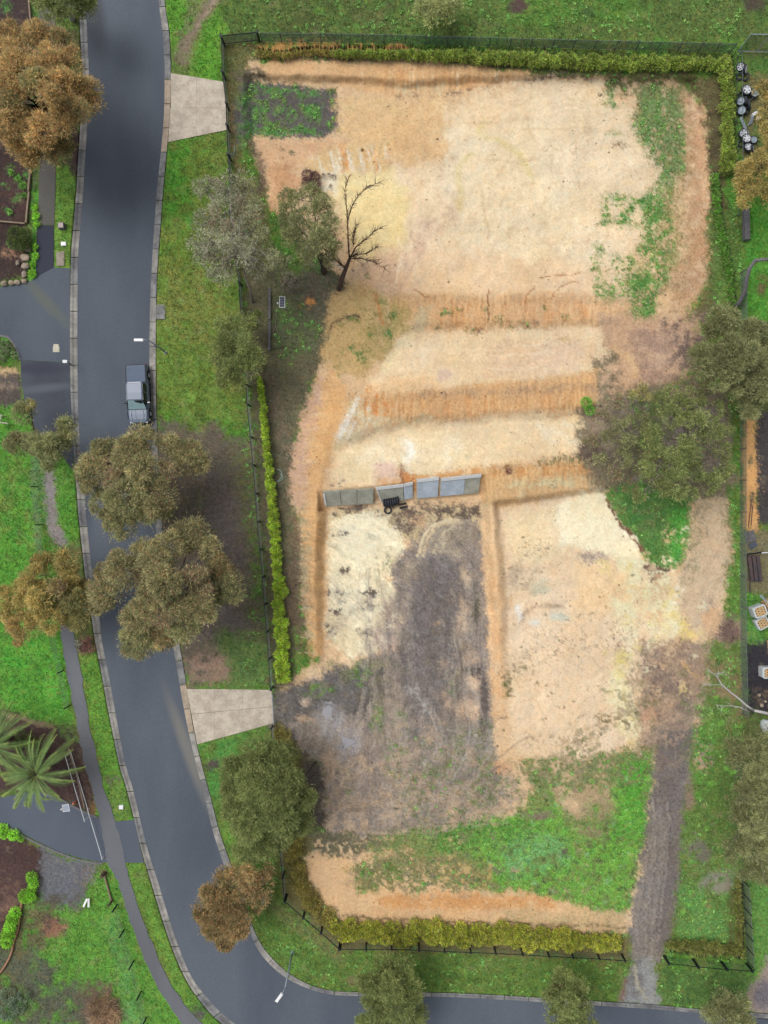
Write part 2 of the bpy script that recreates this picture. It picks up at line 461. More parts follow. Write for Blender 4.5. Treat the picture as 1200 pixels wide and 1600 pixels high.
paint([(486, 1130), (506, 1140), (508, 1200), (488, 1190)], (88, 136, 58), f=7.5, w=8, brk=(N9, .42, .5), g=1)
paint([(480, 1290), (540, 1300), (530, 1340), (485, 1340)], (96, 112, 70), f=7.5, w=8, brk=(N9, .4, .55), g=.6)
# ---- the cleared site
paint([(392, 96), (640, 90), (830, 116), (940, 118), (1060, 124), (1104, 170), (1112, 420), (1070, 500), (1086, 560), (1000, 620),
       (960, 700), (1000, 750), (1080, 780), (1144, 776), (1148, 870), (1128, 960), (1092, 1030), (1086, 1150), (1070, 1250), (1050, 1440),
       (985, 1456), (530, 1440), (486, 1376), (478, 1340), (512, 1290), (504, 1190), (440, 1140), (430, 1080), (496, 1032), (474, 960),
       (466, 820), (454, 740), (478, 640), (505, 560), (560, 470), (540, 440), (430, 330), (396, 240), (386, 110)],
      (226, 194, 158), f=4.5, w=6, w2=4)
# north banks
paint([(394, 70), (470, 66), (640, 70), (660, 84), (560, 92), (420, 88)], (222, 170, 108), f=4.5, w=5, w2=4, brk=(STV, .34, .5))
paint([(420, 84), (560, 86), (760, 96), (900, 108), (1080, 112), (1080, 122), (900, 118), (740, 104), (560, 96), (430, 94)], (96, 78, 70), f=4.5, w=3, w2=4, brk=(STV, .3, .5))
paint([(640, 98), (900, 108), (1100, 118), (1100, 130), (940, 124), (820, 114), (640, 104)], (92, 104, 58), f=4.5, w=4, w2=4, brk=(N9, .42, .55), g=.8)
paint([(390, 104), (430, 96), (640, 98), (830, 112), (740, 142), (690, 152), (600, 150), (520, 132), (420, 128)], (226, 186, 142), f=4.5, w=5, w2=3)
paint([(600, 104), (830, 112), (740, 142), (600, 148)], (222, 176, 128), f=6, w=6, w2=3, a=.9, brk=(STV, .35, .55))
paint([(620, 130), (700, 132), (690, 150), (622, 148)], (224, 212, 178), f=7.5, w=6, a=.9, brk=(STV, .42, .55))
stroke([(690, 152), (730, 143), (800, 128), (860, 121)], 3, (92, 84, 82), f=2, w=3, w2=4, brk=(N9, .46, .54))
stroke([(600, 147), (650, 150), (690, 154)], 2, (120, 108, 92), f=2, w=3, w2=4, brk=(N9, .46, .54))
stroke([(855, 118), (900, 118), (940, 128)], 3, (86, 72, 70), f=2, w=3, w2=4, brk=(N4, .45, .52))
paint([(360, 110), (400, 104), (430, 128), (380, 145)], (108, 100, 84), f=6, w=8, w2=4, brk=(N9, .35, .5))
# dark garden patch
paint([(376, 120), (404, 132), (440, 130), (524, 142), (532, 152), (528, 202), (504, 216), (400, 216), (372, 235), (366, 180)], (102, 96, 96), f=2, w=3, w2=3)
paint([(372, 130), (524, 136), (530, 205), (400, 216), (372, 235)], (84, 118, 66), f=6, w=4, brk=(N9, .50, .58), g=.9)
for x, y, rx, ry in ((405, 172, 12, 10), (440, 172, 14, 5), (430, 208, 28, 6), (470, 205, 30, 6), (486, 172, 20, 8), (384, 158, 5, 14), (410, 140, 24, 6), (460, 145, 40, 6), (392, 198, 10, 18)):
    blob(x, y, rx, ry, (74, 138, 62), f=.5, w=6, w2=5, brk=(N4, .42, .52), g=1)
# west shoulder of pad one
paint([(396, 218), (505, 218), (560, 212), (600, 228), (520, 236), (470, 256), (430, 300), (424, 330), (400, 250)], (224, 184, 146), f=6, w=5)
paint([(424, 262), (462, 255), (470, 290), (435, 335), (424, 330)], (214, 168, 128), f=9, w=6)
for x, y, r in ((440, 236, 4), (456, 238, 5), (408, 238, 4), (443, 248, 3)): blob(x, y, r, r, (112, 112, 84), brk=(N4, .35, .5))
stroke([(394, 226), (404, 244), (410, 262), (408, 300)], 6, (110, 98, 82), f=4.5, w=6, w2=4, brk=(N9, .35, .5))
paint([(528, 150), (600, 152), (700, 156), (760, 200), (740, 236), (640, 262), (560, 226), (528, 205)], (230, 194, 148), f=15, w=14, w2=3)
paint([(530, 150), (600, 152), (640, 175), (600, 190), (532, 180)], (214, 186, 142), f=15, w=14, w2=3, a=.7, brk=(N9, .4, .6))
paint([(600, 215), (690, 210), (740, 232), (640, 262)], (226, 186, 138), f=15, w=10, a=.7)
# the big pad
paint([(560, 268), (640, 262), (700, 240), (700, 170), (760, 140), (860, 124), (940, 128), (990, 170), (1000, 210), (1030, 260), (1040, 330), (990, 400), (950, 462), (780, 452), (600, 456), (570, 400), (540, 330)],
      (240, 216, 184), f=12, w=12, w2=2)
paint([(820, 140), (930, 130), (985, 170), (1000, 260), (960, 400), (860, 400), (800, 250)], (243, 222, 192), f=30, w=20, a=.8)
paint([(700, 180), (830, 190), (900, 250), (920, 420), (760, 420), (700, 300)], (244, 226, 196), f=30, w=30, a=.7)
paint([(560, 380), (640, 380), (960, 420), (960, 468), (600, 462)], (238, 206, 170), f=16, w=14, a=.8)
paint([(520, 270), (600, 262), (640, 300), (620, 380), (560, 420), (530, 340)], (244, 222, 168), f=14, w=14, a=.9)
paint([(610, 425), (640, 370), (700, 300), (724, 300), (690, 345), (650, 420)], (208, 178, 164), f=14, w=14, a=.6, brk=(N9, .3, .6))
paint([(560, 400), (610, 400), (650, 450), (610, 470), (560, 450)], (226, 190, 160), f=15, w=14, a=.8)
stroke([(756, 190), (748, 200), (750, 215), (780, 216), (812, 240), (830, 275)], 3, (228, 212, 150), f=4.5, w=6, a=.7)
stroke([(716, 325), (722, 300), (714, 262), (735, 240)], 4, (228, 208, 150), f=4.5, w=6, a=.7)
for pts in ([(900, 210), (960, 200), (1000, 215)], [(860, 260), (960, 262)], [(870, 330), (940, 322)], [(880, 370), (950, 372)], [(700, 430), (640, 330), (690, 250), (760, 200)], [(840, 440), (800, 350), (860, 250)],
            [(740, 440), (720, 360), (800, 300)], [(880, 420), (850, 350)], [(780, 150), (900, 165)], [(740, 186), (900, 180)]):
    stroke(bez(pts), 5, (216, 186, 150), f=7.5, w=14, a=.32, brk=(N9, .35, .6))
    stroke(bez([(x + 12, y + 3) for x, y in pts]), 4, (248, 230, 204), f=7.5, w=14, a=.4, brk=(N9, .35, .6))
# white and orange washed fan
paint([(474, 262), (500, 238), (545, 226), (612, 222), (604, 266), (560, 262), (520, 268), (490, 285)], (230, 196, 146), f=6, w=5)
paint([(490, 244), (545, 228), (608, 226), (600, 266), (500, 272)], (240, 232, 214), f=6, w=5, brk=(fbm((PX - PY * .25) / 4.5, PY / 60, 2, 2), .50, .60))
paint([(530, 228), (612, 226), (606, 268), (540, 266)], (228, 174, 118), f=6, w=4, brk=(fbm((PX - PY * .15) / 5, PY / 60, 3, 2), .54, .62))
paint([(500, 268), (530, 270), (528, 300), (505, 300)], (238, 226, 200), f=7.5, w=5)
# weeds along the east of the pad
paint([(936, 112), (1060, 120), (1100, 150), (1104, 290), (1080, 300), (1010, 215), (990, 150)], (150, 132, 92), f=15, w=12, a=.8, brk=(N9, .3, .55))
paint([(940, 114), (1070, 118), (1060, 160), (1010, 160), (985, 145), (950, 150)], (106, 108, 76), f=9, w=8, brk=(N9, .35, .5), g=.5)
paint([(995, 150), (1040, 140), (1075, 180), (1070, 260), (1040, 296), (1012, 240), (990, 205)], (98, 124, 76), f=12, w=12, w2=6, brk=(N9, .42, .54), g=.8)
paint([(1000, 160), (1036, 160), (1040, 215), (1000, 220)], (84, 140, 72), f=9, w=8, w2=6, brk=(N4, .42, .52), g=1)
for x, y, rx, ry, a_ in ((956, 163, 14, 5, 1), (955, 150, 8, 10, .8), (965, 308, 14, 5, 1), (1000, 315, 12, 8, 1), (945, 347, 10, 5, 1), (975, 348, 20, 5, 1), (1018, 335, 12, 36, 1), (1030, 320, 14, 24, .7),
                        (935, 392, 8, 10, .9), (1018, 392, 24, 8, 1), (1000, 445, 20, 26, 1), (1008, 480, 18, 20, 1), (1045, 420, 10, 24, 1), (975, 437, 6, 6, 1), (952, 458, 8, 7, 1), (930, 485, 5, 12, 1), (953, 490, 12, 10, 1),
                        (940, 445, 10, 5, .8), (960, 205, 12, 4, .7), (970, 228, 10, 5, .3), (1065, 455, 8, 16, .6), (1040, 290, 22, 14, .7), (1060, 360, 10, 60, .45)):
    blob(x, y, rx, ry, (72, 132, 58), f=.6, w=6, w2=7, a=a_, brk=(N4, .42, .50), g=1)
blob(970, 228, 11, 5, (140, 112, 88), brk=(N4, .4, .5))
paint([(985, 140), (1066, 130), (1082, 200), (1074, 280), (1040, 300), (1012, 250), (988, 200)], (112, 134, 86), f=8, w=12, w2=6, brk=(NE, .40, .52), g=.8)
paint([(1000, 300), (1050, 290), (1056, 400), (1046, 440), (1020, 500), (985, 500), (990, 440), (1008, 390)], (88, 138, 66), f=8, w=12, w2=6, brk=(NE, .42, .52), g=1)
paint([(936, 300), (1010, 305), (1010, 355), (936, 350)], (88, 138, 66), f=6, w=12, w2=6, brk=(NE, .52, .58), g=1); paint([(925, 400), (1000, 395), (1000, 500), (925, 500)], (88, 138, 66), f=6, w=12, w2=6, brk=(NE, .56, .62), g=1)
paint([(1072, 150), (1104, 150), (1112, 420), (1075, 500), (1050, 480), (1070, 380), (1084, 280)], (202, 164, 130), f=12, w=8, brk=(N9, .25, .5))
paint([(1030, 300), (1080, 290), (1076, 440), (1050, 490), (1030, 420)], (160, 138, 100), f=12, w=12, a=.6, brk=(N4, .4, .55))
paint([(1060, 118), (1132, 116), (1140, 480), (1080, 510), (1106, 430), (1108, 300), (1098, 160)], (104, 98, 66), f=9, w=10, w2=5, g=.5)
paint([(1100, 120), (1130, 130), (1130, 470), (1112, 470)], (86, 78, 60), f=9, w=6, brk=(N9, .4, .55))
paint([(1108, 330), (1160, 320), (1162, 520), (1110, 500)], (84, 122, 54), f=12, w=8, a=.8, g=1)
# slope between pad one and two
paint([(600, 462), (660, 458), (760, 462), (900, 458), (985, 478), (960, 512), (820, 512), (760, 516), (690, 522), (655, 514), (600, 505)], (224, 184, 142), f=6, w=5, w2=3)
paint([(665, 462), (900, 462), (930, 500), (690, 516)], (218, 160, 106), f=6, w=5, brk=(STV, .5, .64), a=.7)
paint([(640, 456), (980, 460), (980, 476), (640, 470)], (236, 202, 164), f=9, w=5, a=.6, brk=(STV, .4, .6))


paint([(658, 478), (676, 476), (664, 524), (632, 526)], (204, 186, 152), f=4.5, w=3, w2=4)
paint([(520, 455), (560, 440), (600, 460), (648, 480), (630, 526), (600, 560), (560, 592), (530, 590), (505, 560)], (204, 174, 124), f=9, w=8)
paint([(560, 470), (640, 470), (640, 520), (600, 560), (570, 575)], (176, 160, 108), f=12, w=8, brk=(N9, .42, .56))
for x, y, r in ((548, 497, 7), (557, 503, 5), (530, 510, 5), (590, 490, 5), (552, 543, 4), (560, 552, 6), (544, 570, 4), (525, 575, 5), (527, 586, 4), (535, 553, 4), (575, 545, 6), (612, 495, 7), (605, 520, 8), (615, 486, 5), (580, 520, 4), (598, 470, 4), (568, 562, 6), (572, 430, 4)):
    blob(x, y, r, r * .8, (82, 120, 66), f=.5, w=4, w2=5, brk=(N4, .36, .46), g=.9)
stroke([(515, 520), (518, 506), (530, 498), (552, 492), (560, 496)], 2, (98, 78, 66), f=1.5, w=3, w2=3); stroke([(587, 460), (592, 480), (600, 508)], 2, (190, 130, 78), f=1.5, w=4)
for x, y, rx, ry in ((718, 480, 9, 4), (702, 486, 6, 4), (692, 490, 4, 3), (760, 481, 6, 4), (820, 506, 8, 6), (800, 512, 6, 3), (778, 500, 12, 6), (740, 514, 12, 2.5), (695, 514, 14, 3), (852, 480, 4, 3), (840, 530, 8, 8), (850, 540, 8, 6), (835, 542, 6, 5), (885, 497, 5, 4), (845, 555, 8, 4), (772, 525, 4, 6)):
    blob(x, y, rx, ry, (92, 116, 66), f=.6, w=3, w2=6, brk=(N4, .40, .48), g=.8)
for x, y, rx, ry in ((745, 512, 6, 3), (806, 520, 6, 3), (838, 512, 5, 9), (818, 516, 6, 2)):
    blob(x, y, rx, ry, (128, 98, 84), f=.6, w=3, w2=6, brk=(N4, .4, .48))
# pad two
paint([(568, 612), (590, 580), (625, 530), (690, 522), (760, 518), (830, 512), (950, 510), (965, 560), (930, 588), (840, 592), (760, 598), (690, 606), (640, 612), (600, 618)], (241, 216, 182), f=6, w=6)
paint([(760, 540), (900, 530), (940, 560), (900, 580), (760, 592)], (232, 202, 174), f=15, w=12, a=.8)
paint([(570, 610), (600, 590), (680, 590), (690, 604), (600, 618)], (240, 206, 166), f=9, w=6)
stroke([(600, 578), (622, 545), (645, 522)], 6, (244, 224, 186), f=4.5, w=3); blob(692, 585, 10, 8, (214, 186, 178), f=.5, w=6, a=.7); blob(885, 533, 12, 5, (206, 180, 140), f=.5)
paint([(930, 486), (1000, 494), (1090, 500), (1100, 560), (1060, 600), (1000, 610), (940, 640), (915, 620), (950, 560)], (206, 172, 142), f=12, w=10)
paint([(990, 510), (1090, 505), (1100, 590), (1000, 610), (985, 560)], (176, 148, 130), f=14, w=14, brk=(N9, .3, .55))
paint([(1040, 500), (1110, 480), (1110, 600), (1050, 600)], (120, 104, 96), f=15, w=14, brk=(N9, .42, .58))
paint([(930, 560), (965, 540), (965, 600), (985, 610), (960, 640), (910, 640), (905, 610)], (132, 122, 100), f=12, w=8, brk=(N9, .38, .55))
blob(920, 628, 14, 16, (72, 134, 60), f=.4, w=6, w2=5, g=1); stroke([(960, 545), (985, 565), (992, 585)], 5, (222, 186, 146), f=6, w=5)
# slope two
paint([(545, 620), (600, 618), (690, 608), (760, 600), (850, 592), (935, 580), (930, 640), (840, 642), (760, 648), (690, 658), (640, 664), (560, 664), (520, 650)], (222, 180, 134), f=6, w=4, w2=2)
paint([(600, 622), (820, 608), (930, 600), (930, 636), (760, 648), (640, 660), (600, 650)], (218, 162, 108), f=4.5, w=4, brk=(STV, .44, .68), a=.6)
paint([(650, 614), (800, 606), (930, 600), (930, 610), (780, 618), (650, 622)], (188, 158, 128), f=4.5, w=4, a=.9, brk=(N9, .3, .5))

paint([(505, 660), (560, 628), (640, 655), (690, 655), (700, 664), (600, 680), (540, 705), (500, 720)], (222, 206, 172), f=12, w=10, brk=(N9, .32, .55))
paint([(520, 640), (560, 620), (580, 640), (560, 690), (520, 690)], (238, 234, 226), f=6, w=6, brk=(fbm((PX + PY * .5) / 4, PY / 40, 1, 2), .52, .6))
paint([(556, 600), (600, 612), (610, 650), (570, 650)], (220, 154, 96), f=6, w=4, brk=(STV, .5, .6))
# pad three
paint([(520, 735), (526, 705), (560, 686), (640, 668), (760, 652), (850, 646), (930, 650), (940, 680), (900, 708), (830, 714), (760, 730), (720, 744), (650, 754), (590, 758), (520, 762)], (243, 218, 182), f=7.5, w=6)
paint([(540, 700), (720, 670), (740, 720), (640, 750), (530, 750)], (246, 226, 190), f=14, w=14, a=.8)
paint([(586, 724), (620, 720), (628, 752), (586, 756)], (232, 200, 178), f=4.5, w=3); blob(640, 706, 9, 16, (250, 246, 236), f=.5, w=6)
for pts in ([(632, 690), (640, 745)], [(700, 690), (698, 745)], [(712, 690), (720, 700)], [(560, 720), (590, 700)], [(860, 670), (900, 690)], [(840, 665), (870, 690)], [(880, 660), (930, 685)]):
    stroke(pts, 4, (250, 238, 214), f=6, w=6, a=.6)
paint([(590, 752), (750, 730), (760, 742), (600, 766)], (218, 166, 110), f=4.5, w=3, brk=(STV, .35, .5))
paint([(624, 735), (650, 742), (648, 765), (632, 765)], (214, 150, 96), f=2, w=2); stroke([(628, 728), (630, 756)], 2, (120, 84, 60), f=2, w=4, w2=4)
for x, y in ((515, 760), (525, 757), (532, 753), (527, 764)): blob(x + 3, y - 2, 4, 2, (130, 114, 100), brk=(N4, .3, .5))
# bank right of the panels
paint([(750, 732), (790, 726), (900, 718), (1000, 720), (1000, 755), (945, 768), (880, 776), (780, 800), (755, 790)], (214, 176, 130), f=4.5, w=4, w2=3)
paint([(755, 730), (1000, 720), (990, 738), (760, 748)], (204, 152, 100), f=4.5, w=4, brk=(STV, .44, .56)); blob(794, 736, 5, 7, (112, 78, 66), f=.4)
paint([(790, 752), (900, 746), (1000, 742), (1000, 760), (900, 762), (790, 758)], (212, 198, 160), f=4.5, w=5, w2=3, brk=(N9, .4, .5)); stroke([(820, 748), (815, 775)], 5, (222, 198, 156), f=4.5, w=4)
paint([(840, 722), (870, 714), (930, 700), (1000, 700), (1000, 736), (900, 726)], (104, 106, 74), f=6, w=5, w2=5, brk=(STV, .36, .5), g=.6)
paint([(910, 640), (1000, 600), (1140, 600), (1150, 780), (1000, 790), (930, 760), (905, 700)], (128, 118, 98), f=12, w=14, w2=5, g=.3)
paint([(905, 690), (950, 700), (960, 720), (900, 716)], (104, 92, 84), f=7.5, w=6); paint([(980, 620), (1060, 620), (1060, 740), (985, 740)], (88, 112, 62), f=15, w=14, brk=(N9, .42, .56), g=.9)
paint([(1040, 640), (1120, 630), (1140, 740), (1060, 760)], (150, 136, 128), f=15, w=14, brk=(N9, .4, .55))
for x, y in ((935, 770), (945, 765), (928, 765)): blob(x, y, 8, 3, (196, 192, 182), brk=(N4, .4, .5))
# west bank
paint([(455, 745), (470, 660), (490, 600), (520, 575), (545, 612), (540, 640), (520, 690), (508, 745), (508, 800), (513, 960), (503, 1030), (486, 1020), (474, 900), (470, 800)], (226, 184, 138), f=6, w=4, w2=3)
paint([(478, 700), (505, 600), (545, 612), (525, 690), (502, 750), (506, 960), (502, 1026), (494, 1026), (482, 900), (480, 780)], (230, 184, 132), f=12, w=5, a=.8)
paint([(454, 760), (466, 670), (486, 610), (505, 590), (498, 640), (482, 700), (476, 790), (466, 800)], (214, 178, 154), f=7.5, w=5, w2=4, brk=(N4, .25, .5))
paint([(462, 790), (482, 790), (486, 960), (492, 1020), (474, 1000)], (186, 172, 138), f=4.5, w=4, w2=4, brk=(STH, .42, .52))
paint([(455, 810), (468, 800), (474, 1020), (462, 1060), (452, 940)], (122, 106, 88), f=7.5, w=5, g=.1); paint([(458, 980), (474, 1000), (472, 1040), (460, 1050)], (96, 128, 58), f=6, w=5, brk=(N9, .35, .5), g=1)
# lower level: pale patch and the muddy ground
paint([(508, 800), (760, 786), (770, 840), (620, 850), (520, 830)], (214, 194, 156), f=7.5, w=8, w2=3)
paint([(514, 812), (560, 800), (600, 812), (632, 838), (628, 868), (606, 900), (624, 930), (628, 970), (606, 1012), (545, 1026), (512, 1000)], (248, 236, 206), f=6, w=7, w2=3)
paint([(520, 920), (620, 930), (620, 980), (600, 1016), (540, 1030), (514, 980)], (216, 200, 172), f=12, w=12, a=.8, brk=(N20, .35, .6))
for x, y, rx, ry in ((524, 954, 9, 5), (513, 930, 3, 6), (535, 890, 10, 8), (580, 925, 14, 5), (575, 945, 20, 9), (536, 930, 12, 8), (520, 985, 8, 8), (533, 838, 8, 4), (525, 850, 3, 4), (600, 870, 14, 12), (570, 990, 14, 6)):
    blob(x, y, rx, ry, (122, 116, 110), f=.6, w=5, w2=6, brk=(N4, .44, .54))
paint([(520, 788), (760, 784), (762, 815), (700, 812), (640, 838), (600, 812), (520, 806)], (112, 102, 92), f=6, w=8, w2=6, brk=(N9, .49, .55))
paint([(628, 790), (660, 796), (672, 815), (640, 832), (610, 826)], (120, 104, 92), f=7.5, w=6, brk=(N4, .36, .5)); paint([(628, 800), (680, 800), (670, 826), (650, 826)], (220, 186, 150), f=7.5, w=5, a=.7, brk=(N9, .5, .56))
MUD = [(606, 896), (622, 868), (648, 842), (690, 812), (730, 808), (752, 830), (758, 900), (764, 1000), (770, 1100), (776, 1184), (784, 1212), (792, 1246), (770, 1288), (700, 1300), (600, 1306), (516, 1312), (506, 1200), (440, 1146), (426, 1140), (425, 1080), (500, 1058), (560, 1030), (604, 1012), (630, 980), (624, 930)]
paint(MUD, (148, 138, 131), f=6, w=7, w2=4)
paint([(622, 880), (700, 850), (730, 880), (722, 960), (710, 1060), (680, 1160), (650, 1180), (630, 1050), (640, 960)], (124, 118, 118), f=14, w=12, a=.9)
paint([(425, 1078), (500, 1058), (560, 1036), (600, 1030), (610, 1090), (560, 1110), (500, 1120), (426, 1136)], (108, 104, 102), f=12, w=8, w2=3)
paint([(630, 1000), (680, 1000), (672, 1180), (640, 1180), (630, 1080)], (128, 122, 119), f=12, w=12, brk=(N9, .32, .5)); blob(645, 1070, 20, 24, (104, 102, 110), f=.5, w=6, brk=(N9, .4, .5))
paint([(520, 1200), (620, 1180), (780, 1200), (820, 1250), (700, 1290), (520, 1300)], (150, 140, 130), f=14, w=14, a=.7)
paint([(508, 1180), (536, 1190), (575, 1250), (572, 1290), (545, 1312), (512, 1300)], (200, 176, 156), f=12, w=10, w2=4, brk=(N9, .32, .5))
for x, y, rx, ry, c in ((745, 1065, 15, 14, (214, 188, 168)), (730, 1110, 18, 18, (220, 192, 168)), (735, 1030, 14, 10, (206, 180, 160)), (723, 970, 9, 34, (206, 182, 160)), (688, 1040, 6, 14, (206, 184, 162)), (690, 1085, 8, 7, (206, 178, 158)), (612, 960, 16, 22, (190, 170, 152)), (605, 1000, 20, 20, (186, 164, 150)), (703, 1100, 4, 8, (206, 180, 160)), (738, 1235, 8, 9, (206, 182, 158)), (826, 1246, 14, 5, (200, 176, 150)), (605, 1265, 14, 16, (186, 168, 156)), (712, 860, 12, 20, (190, 172, 152)), (728, 900, 8, 18, (198, 178, 156)), (476, 1097, 9, 6, (196, 176, 160)), (476, 1124, 15, 5, (182, 160, 142)), (683, 975, 4, 5, (232, 190, 140)), (530, 1240, 18, 30, (196, 174, 156)), (580, 1200, 30, 40, (150, 136, 130))):
    blob(x, y, rx, ry, c, f=.5, w=5, w2=4, brk=(N9, .25, .45))
paint([(650, 850), (668, 830), (700, 812), (740, 816), (745, 850), (715, 870), (690, 880)], (160, 150, 138), f=7.5, w=5, brk=(N9, .3, .5), a=.9)
blob(740, 945, 7, 30, (96, 96, 80), f=.5, w=4, brk=(N9, .3, .5)); blob(742, 1048, 18, 7, (96, 90, 84), f=.5, w=4, brk=(N9, .3, .5)); blob(755, 1100, 7, 60, (106, 98, 96), f=.5, w=4)
for pts, c, a_ in (([(650, 868), (662, 838), (680, 820), (715, 814)], (226, 208, 176), .9), ([(678, 862), (690, 838), (712, 822)], (206, 192, 168), .6), ([(612, 905), (620, 930), (618, 960)], (178, 164, 152), .6), ([(638, 900), (636, 1000)], (150, 140, 136), .4), ([(665, 920), (672, 960)], (160, 148, 142), .4),
                  ([(660, 1090), (682, 1140), (676, 1180), (655, 1200)], (176, 166, 160), .7), ([(690, 1130), (700, 1180), (690, 1220)], (160, 150, 146), .5), ([(735, 1140), (726, 1180), (706, 1220)], (164, 158, 160), .7), ([(700, 1200), (660, 1222), (600, 1240)], (156, 146, 140), .5),
                  ([(620, 1040), (614, 1120), (600, 1200)], (158, 142, 134), .5), ([(590, 1060), (584, 1140), (560, 1200)], (154, 138, 130), .5), ([(640, 1080), (660, 1120), (664, 1180), (640, 1230)], (120, 112, 112), .5), ([(720, 1250), (660, 1262), (600, 1282)], (160, 146, 138), .6),
                  ([(560, 1290), (660, 1290), (760, 1268)], (156, 142, 132), .5), ([(630, 1000), (690, 990), (740, 1050)], (96, 92, 92), .5), ([(650, 990), (640, 1060), (650, 1080)], (150, 140, 136), .5), ([(510, 1190), (530, 1160), (548, 1140)], (164, 150, 144), .7), ([(700, 960), (706, 995), (690, 1000)], (180, 172, 160), .5)):
    for o_ in (0, 7):
        stroke(bez([(x + o_, y + o_ * .3) for x, y in pts]), 1.2, c, f=2.5, w=5, w2=2, a=a_)
stroke(bez([(640, 1075), (655, 1085), (668, 1110)]), 4, (196, 196, 200), f=4.5, w=6, w2=4, brk=(N4, .45, .52))
for x, y, rx, ry in ((712, 1070, 7, 20), (765, 1160, 7, 20), (768, 1200, 14, 16), (625, 1130, 10, 20), (615, 1180, 14, 20), (560, 1050, 14, 20), (500, 1080, 22, 10), (556, 1065, 10, 8), (642, 890, 10, 6), (605, 880, 8, 8), (660, 1285, 14, 6), (620, 1210, 20, 10), (710, 1150, 6, 20), (590, 1120, 10, 30), (543, 1230, 6, 20), (575, 1045, 14, 8), (690, 1210, 10, 8)):
    blob(x, y, rx, ry, (92, 132, 62), f=.7, w=6, w2=7, brk=(N4, .50, .57), g=.9)
paint([(500, 1040), (600, 1016), (640, 1050), (600, 1100), (520, 1060)], (120, 124, 96), f=15, w=10, a=.6, brk=(N9, .45, .6), g=.3)
blob(516, 1126, 21, 27, (158, 154, 156), f=.5, w=5, a=.9); blob(542, 1160, 22, 20, (156, 152, 156), f=.6, w=6, a=.9)
paint([(512, 1170), (620, 1180), (700, 1230), (830, 1230), (800, 1300), (520, 1310)], (182, 162, 142), f=14, w=16, w2=5, brk=(N9, .46, .6))
paint([(600, 1160), (770, 1130), (830, 1240), (700, 1300), (620, 1290)], (110, 122, 84), f=14, w=16, w2=5, brk=(N4, .54, .62), g=.7)
paint([(620, 880), (650, 880), (640, 1010), (600, 1010)], (166, 154, 142), f=10, w=10, brk=(N9, .38, .55))
# orange divider and the eastern flat
paint([(776, 796), (900, 770), (945, 768), (975, 820), (1006, 868), (1060, 892), (1085, 960), (1040, 1010), (1000, 1080), (994, 1150), (950, 1180), (900, 1196), (860, 1190), (800, 1170), (790, 1000)], (238, 212, 182), f=7.5, w=6)
paint([(750, 795), (775, 792), (786, 880), (788, 1000), (794, 1120), (806, 1206), (778, 1208), (770, 1120), (764, 1000), (756, 880)], (228, 194, 156), f=4.5, w=3, w2=3)
paint([(764, 900), (784, 900), (790, 1120), (772, 1120)], (226, 182, 138), f=6, w=4, a=.7, brk=(N9, .3, .5)); stroke([(776, 1125), (792, 1120)], 1, (110, 90, 76), f=1.2)
paint([(782, 806), (880, 790), (900, 850), (870, 880), (800, 880)], (246, 224, 186), f=12, w=12, a=.8)
paint([(872, 786), (935, 768), (946, 776), (972, 822), (1002, 852), (1006, 884), (975, 880), (930, 862), (880, 850), (870, 820)], (250, 238, 206), f=6, w=5)
paint([(900, 880), (1000, 890), (990, 960), (900, 960)], (246, 214, 172), f=16, w=14, a=.8)
blob(925, 872, 24, 8, (156, 144, 138), f=.6, w=8, brk=(N9, .32, .5)); blob(815, 900, 26, 16, (196, 178, 156), f=.6, w=10, brk=(N9, .35, .55)); blob(845, 920, 14, 12, (198, 194, 170), f=.6, w=8, a=.8); blob(872, 962, 14, 7, (206, 206, 190), f=.5, w=6); blob(810, 960, 7, 16, (240, 236, 232), f=.6, w=6); blob(836, 975, 9, 6, (232, 228, 220), f=.6, w=6)
stroke(bez([(812, 975), (822, 958), (845, 948), (880, 948)]), 2.5, (160, 140, 118), f=2.5, w=4, w2=2, a=.8); stroke([(798, 930), (794, 950)], 1.5, (204, 160, 110), f=1.5, w=4)
paint([(930, 840), (1000, 870), (1060, 920), (1075, 960), (1050, 1010), (1010, 980), (985, 1000), (960, 940), (980, 900)], (238, 230, 196), f=15, w=12, brk=(N20, .32, .5))
paint([(1045, 960), (1085, 950), (1100, 985), (1062, 1010)], (228, 204, 126), f=12, w=10, a=.9, brk=(N9, .32, .5)); blob(1065, 935, 14, 32, (238, 232, 216), f=.5, w=8, a=.8)
paint([(962, 1020), (985, 1010), (978, 1060), (996, 1110), (1002, 1160), (975, 1150), (950, 1090)], (242, 230, 192), f=9, w=7); blob(968, 1032, 10, 16, (222, 204, 124), f=.5, w=6, a=.8)
for x, y, rx, ry in ((800, 890, 30, 14), (790, 900, 24, 8), (836, 1030, 40, 14), (800, 1050, 30, 20), (1020, 930, 22, 30), (975, 1000, 20, 18), (985, 985, 20, 30), (925, 965, 40, 8), (840, 860, 30, 16), (800, 1075, 14, 8), (960, 1010, 30, 14), (1060, 880, 26, 8), (880, 1010, 60, 30), (1015, 910, 14, 20), (1000, 1120, 12, 30), (855, 1160, 50, 14)):
    blob(x, y, rx, ry, (124, 112, 92), f=.6, w=8, w2=8, a=.75, brk=(N4, .63, .68))
for x, y, rx, ry in ((793, 1083, 9, 7), (790, 1070, 6, 5), (798, 1052, 8, 5), (818, 1045, 8, 4), (1022, 888, 22, 5), (1028, 900, 10, 8)):
    blob(x, y, rx, ry, (112, 112, 70) if y > 1000 else (112, 92, 80), f=.6, w=4, w2=6, brk=(N4, .4, .48))
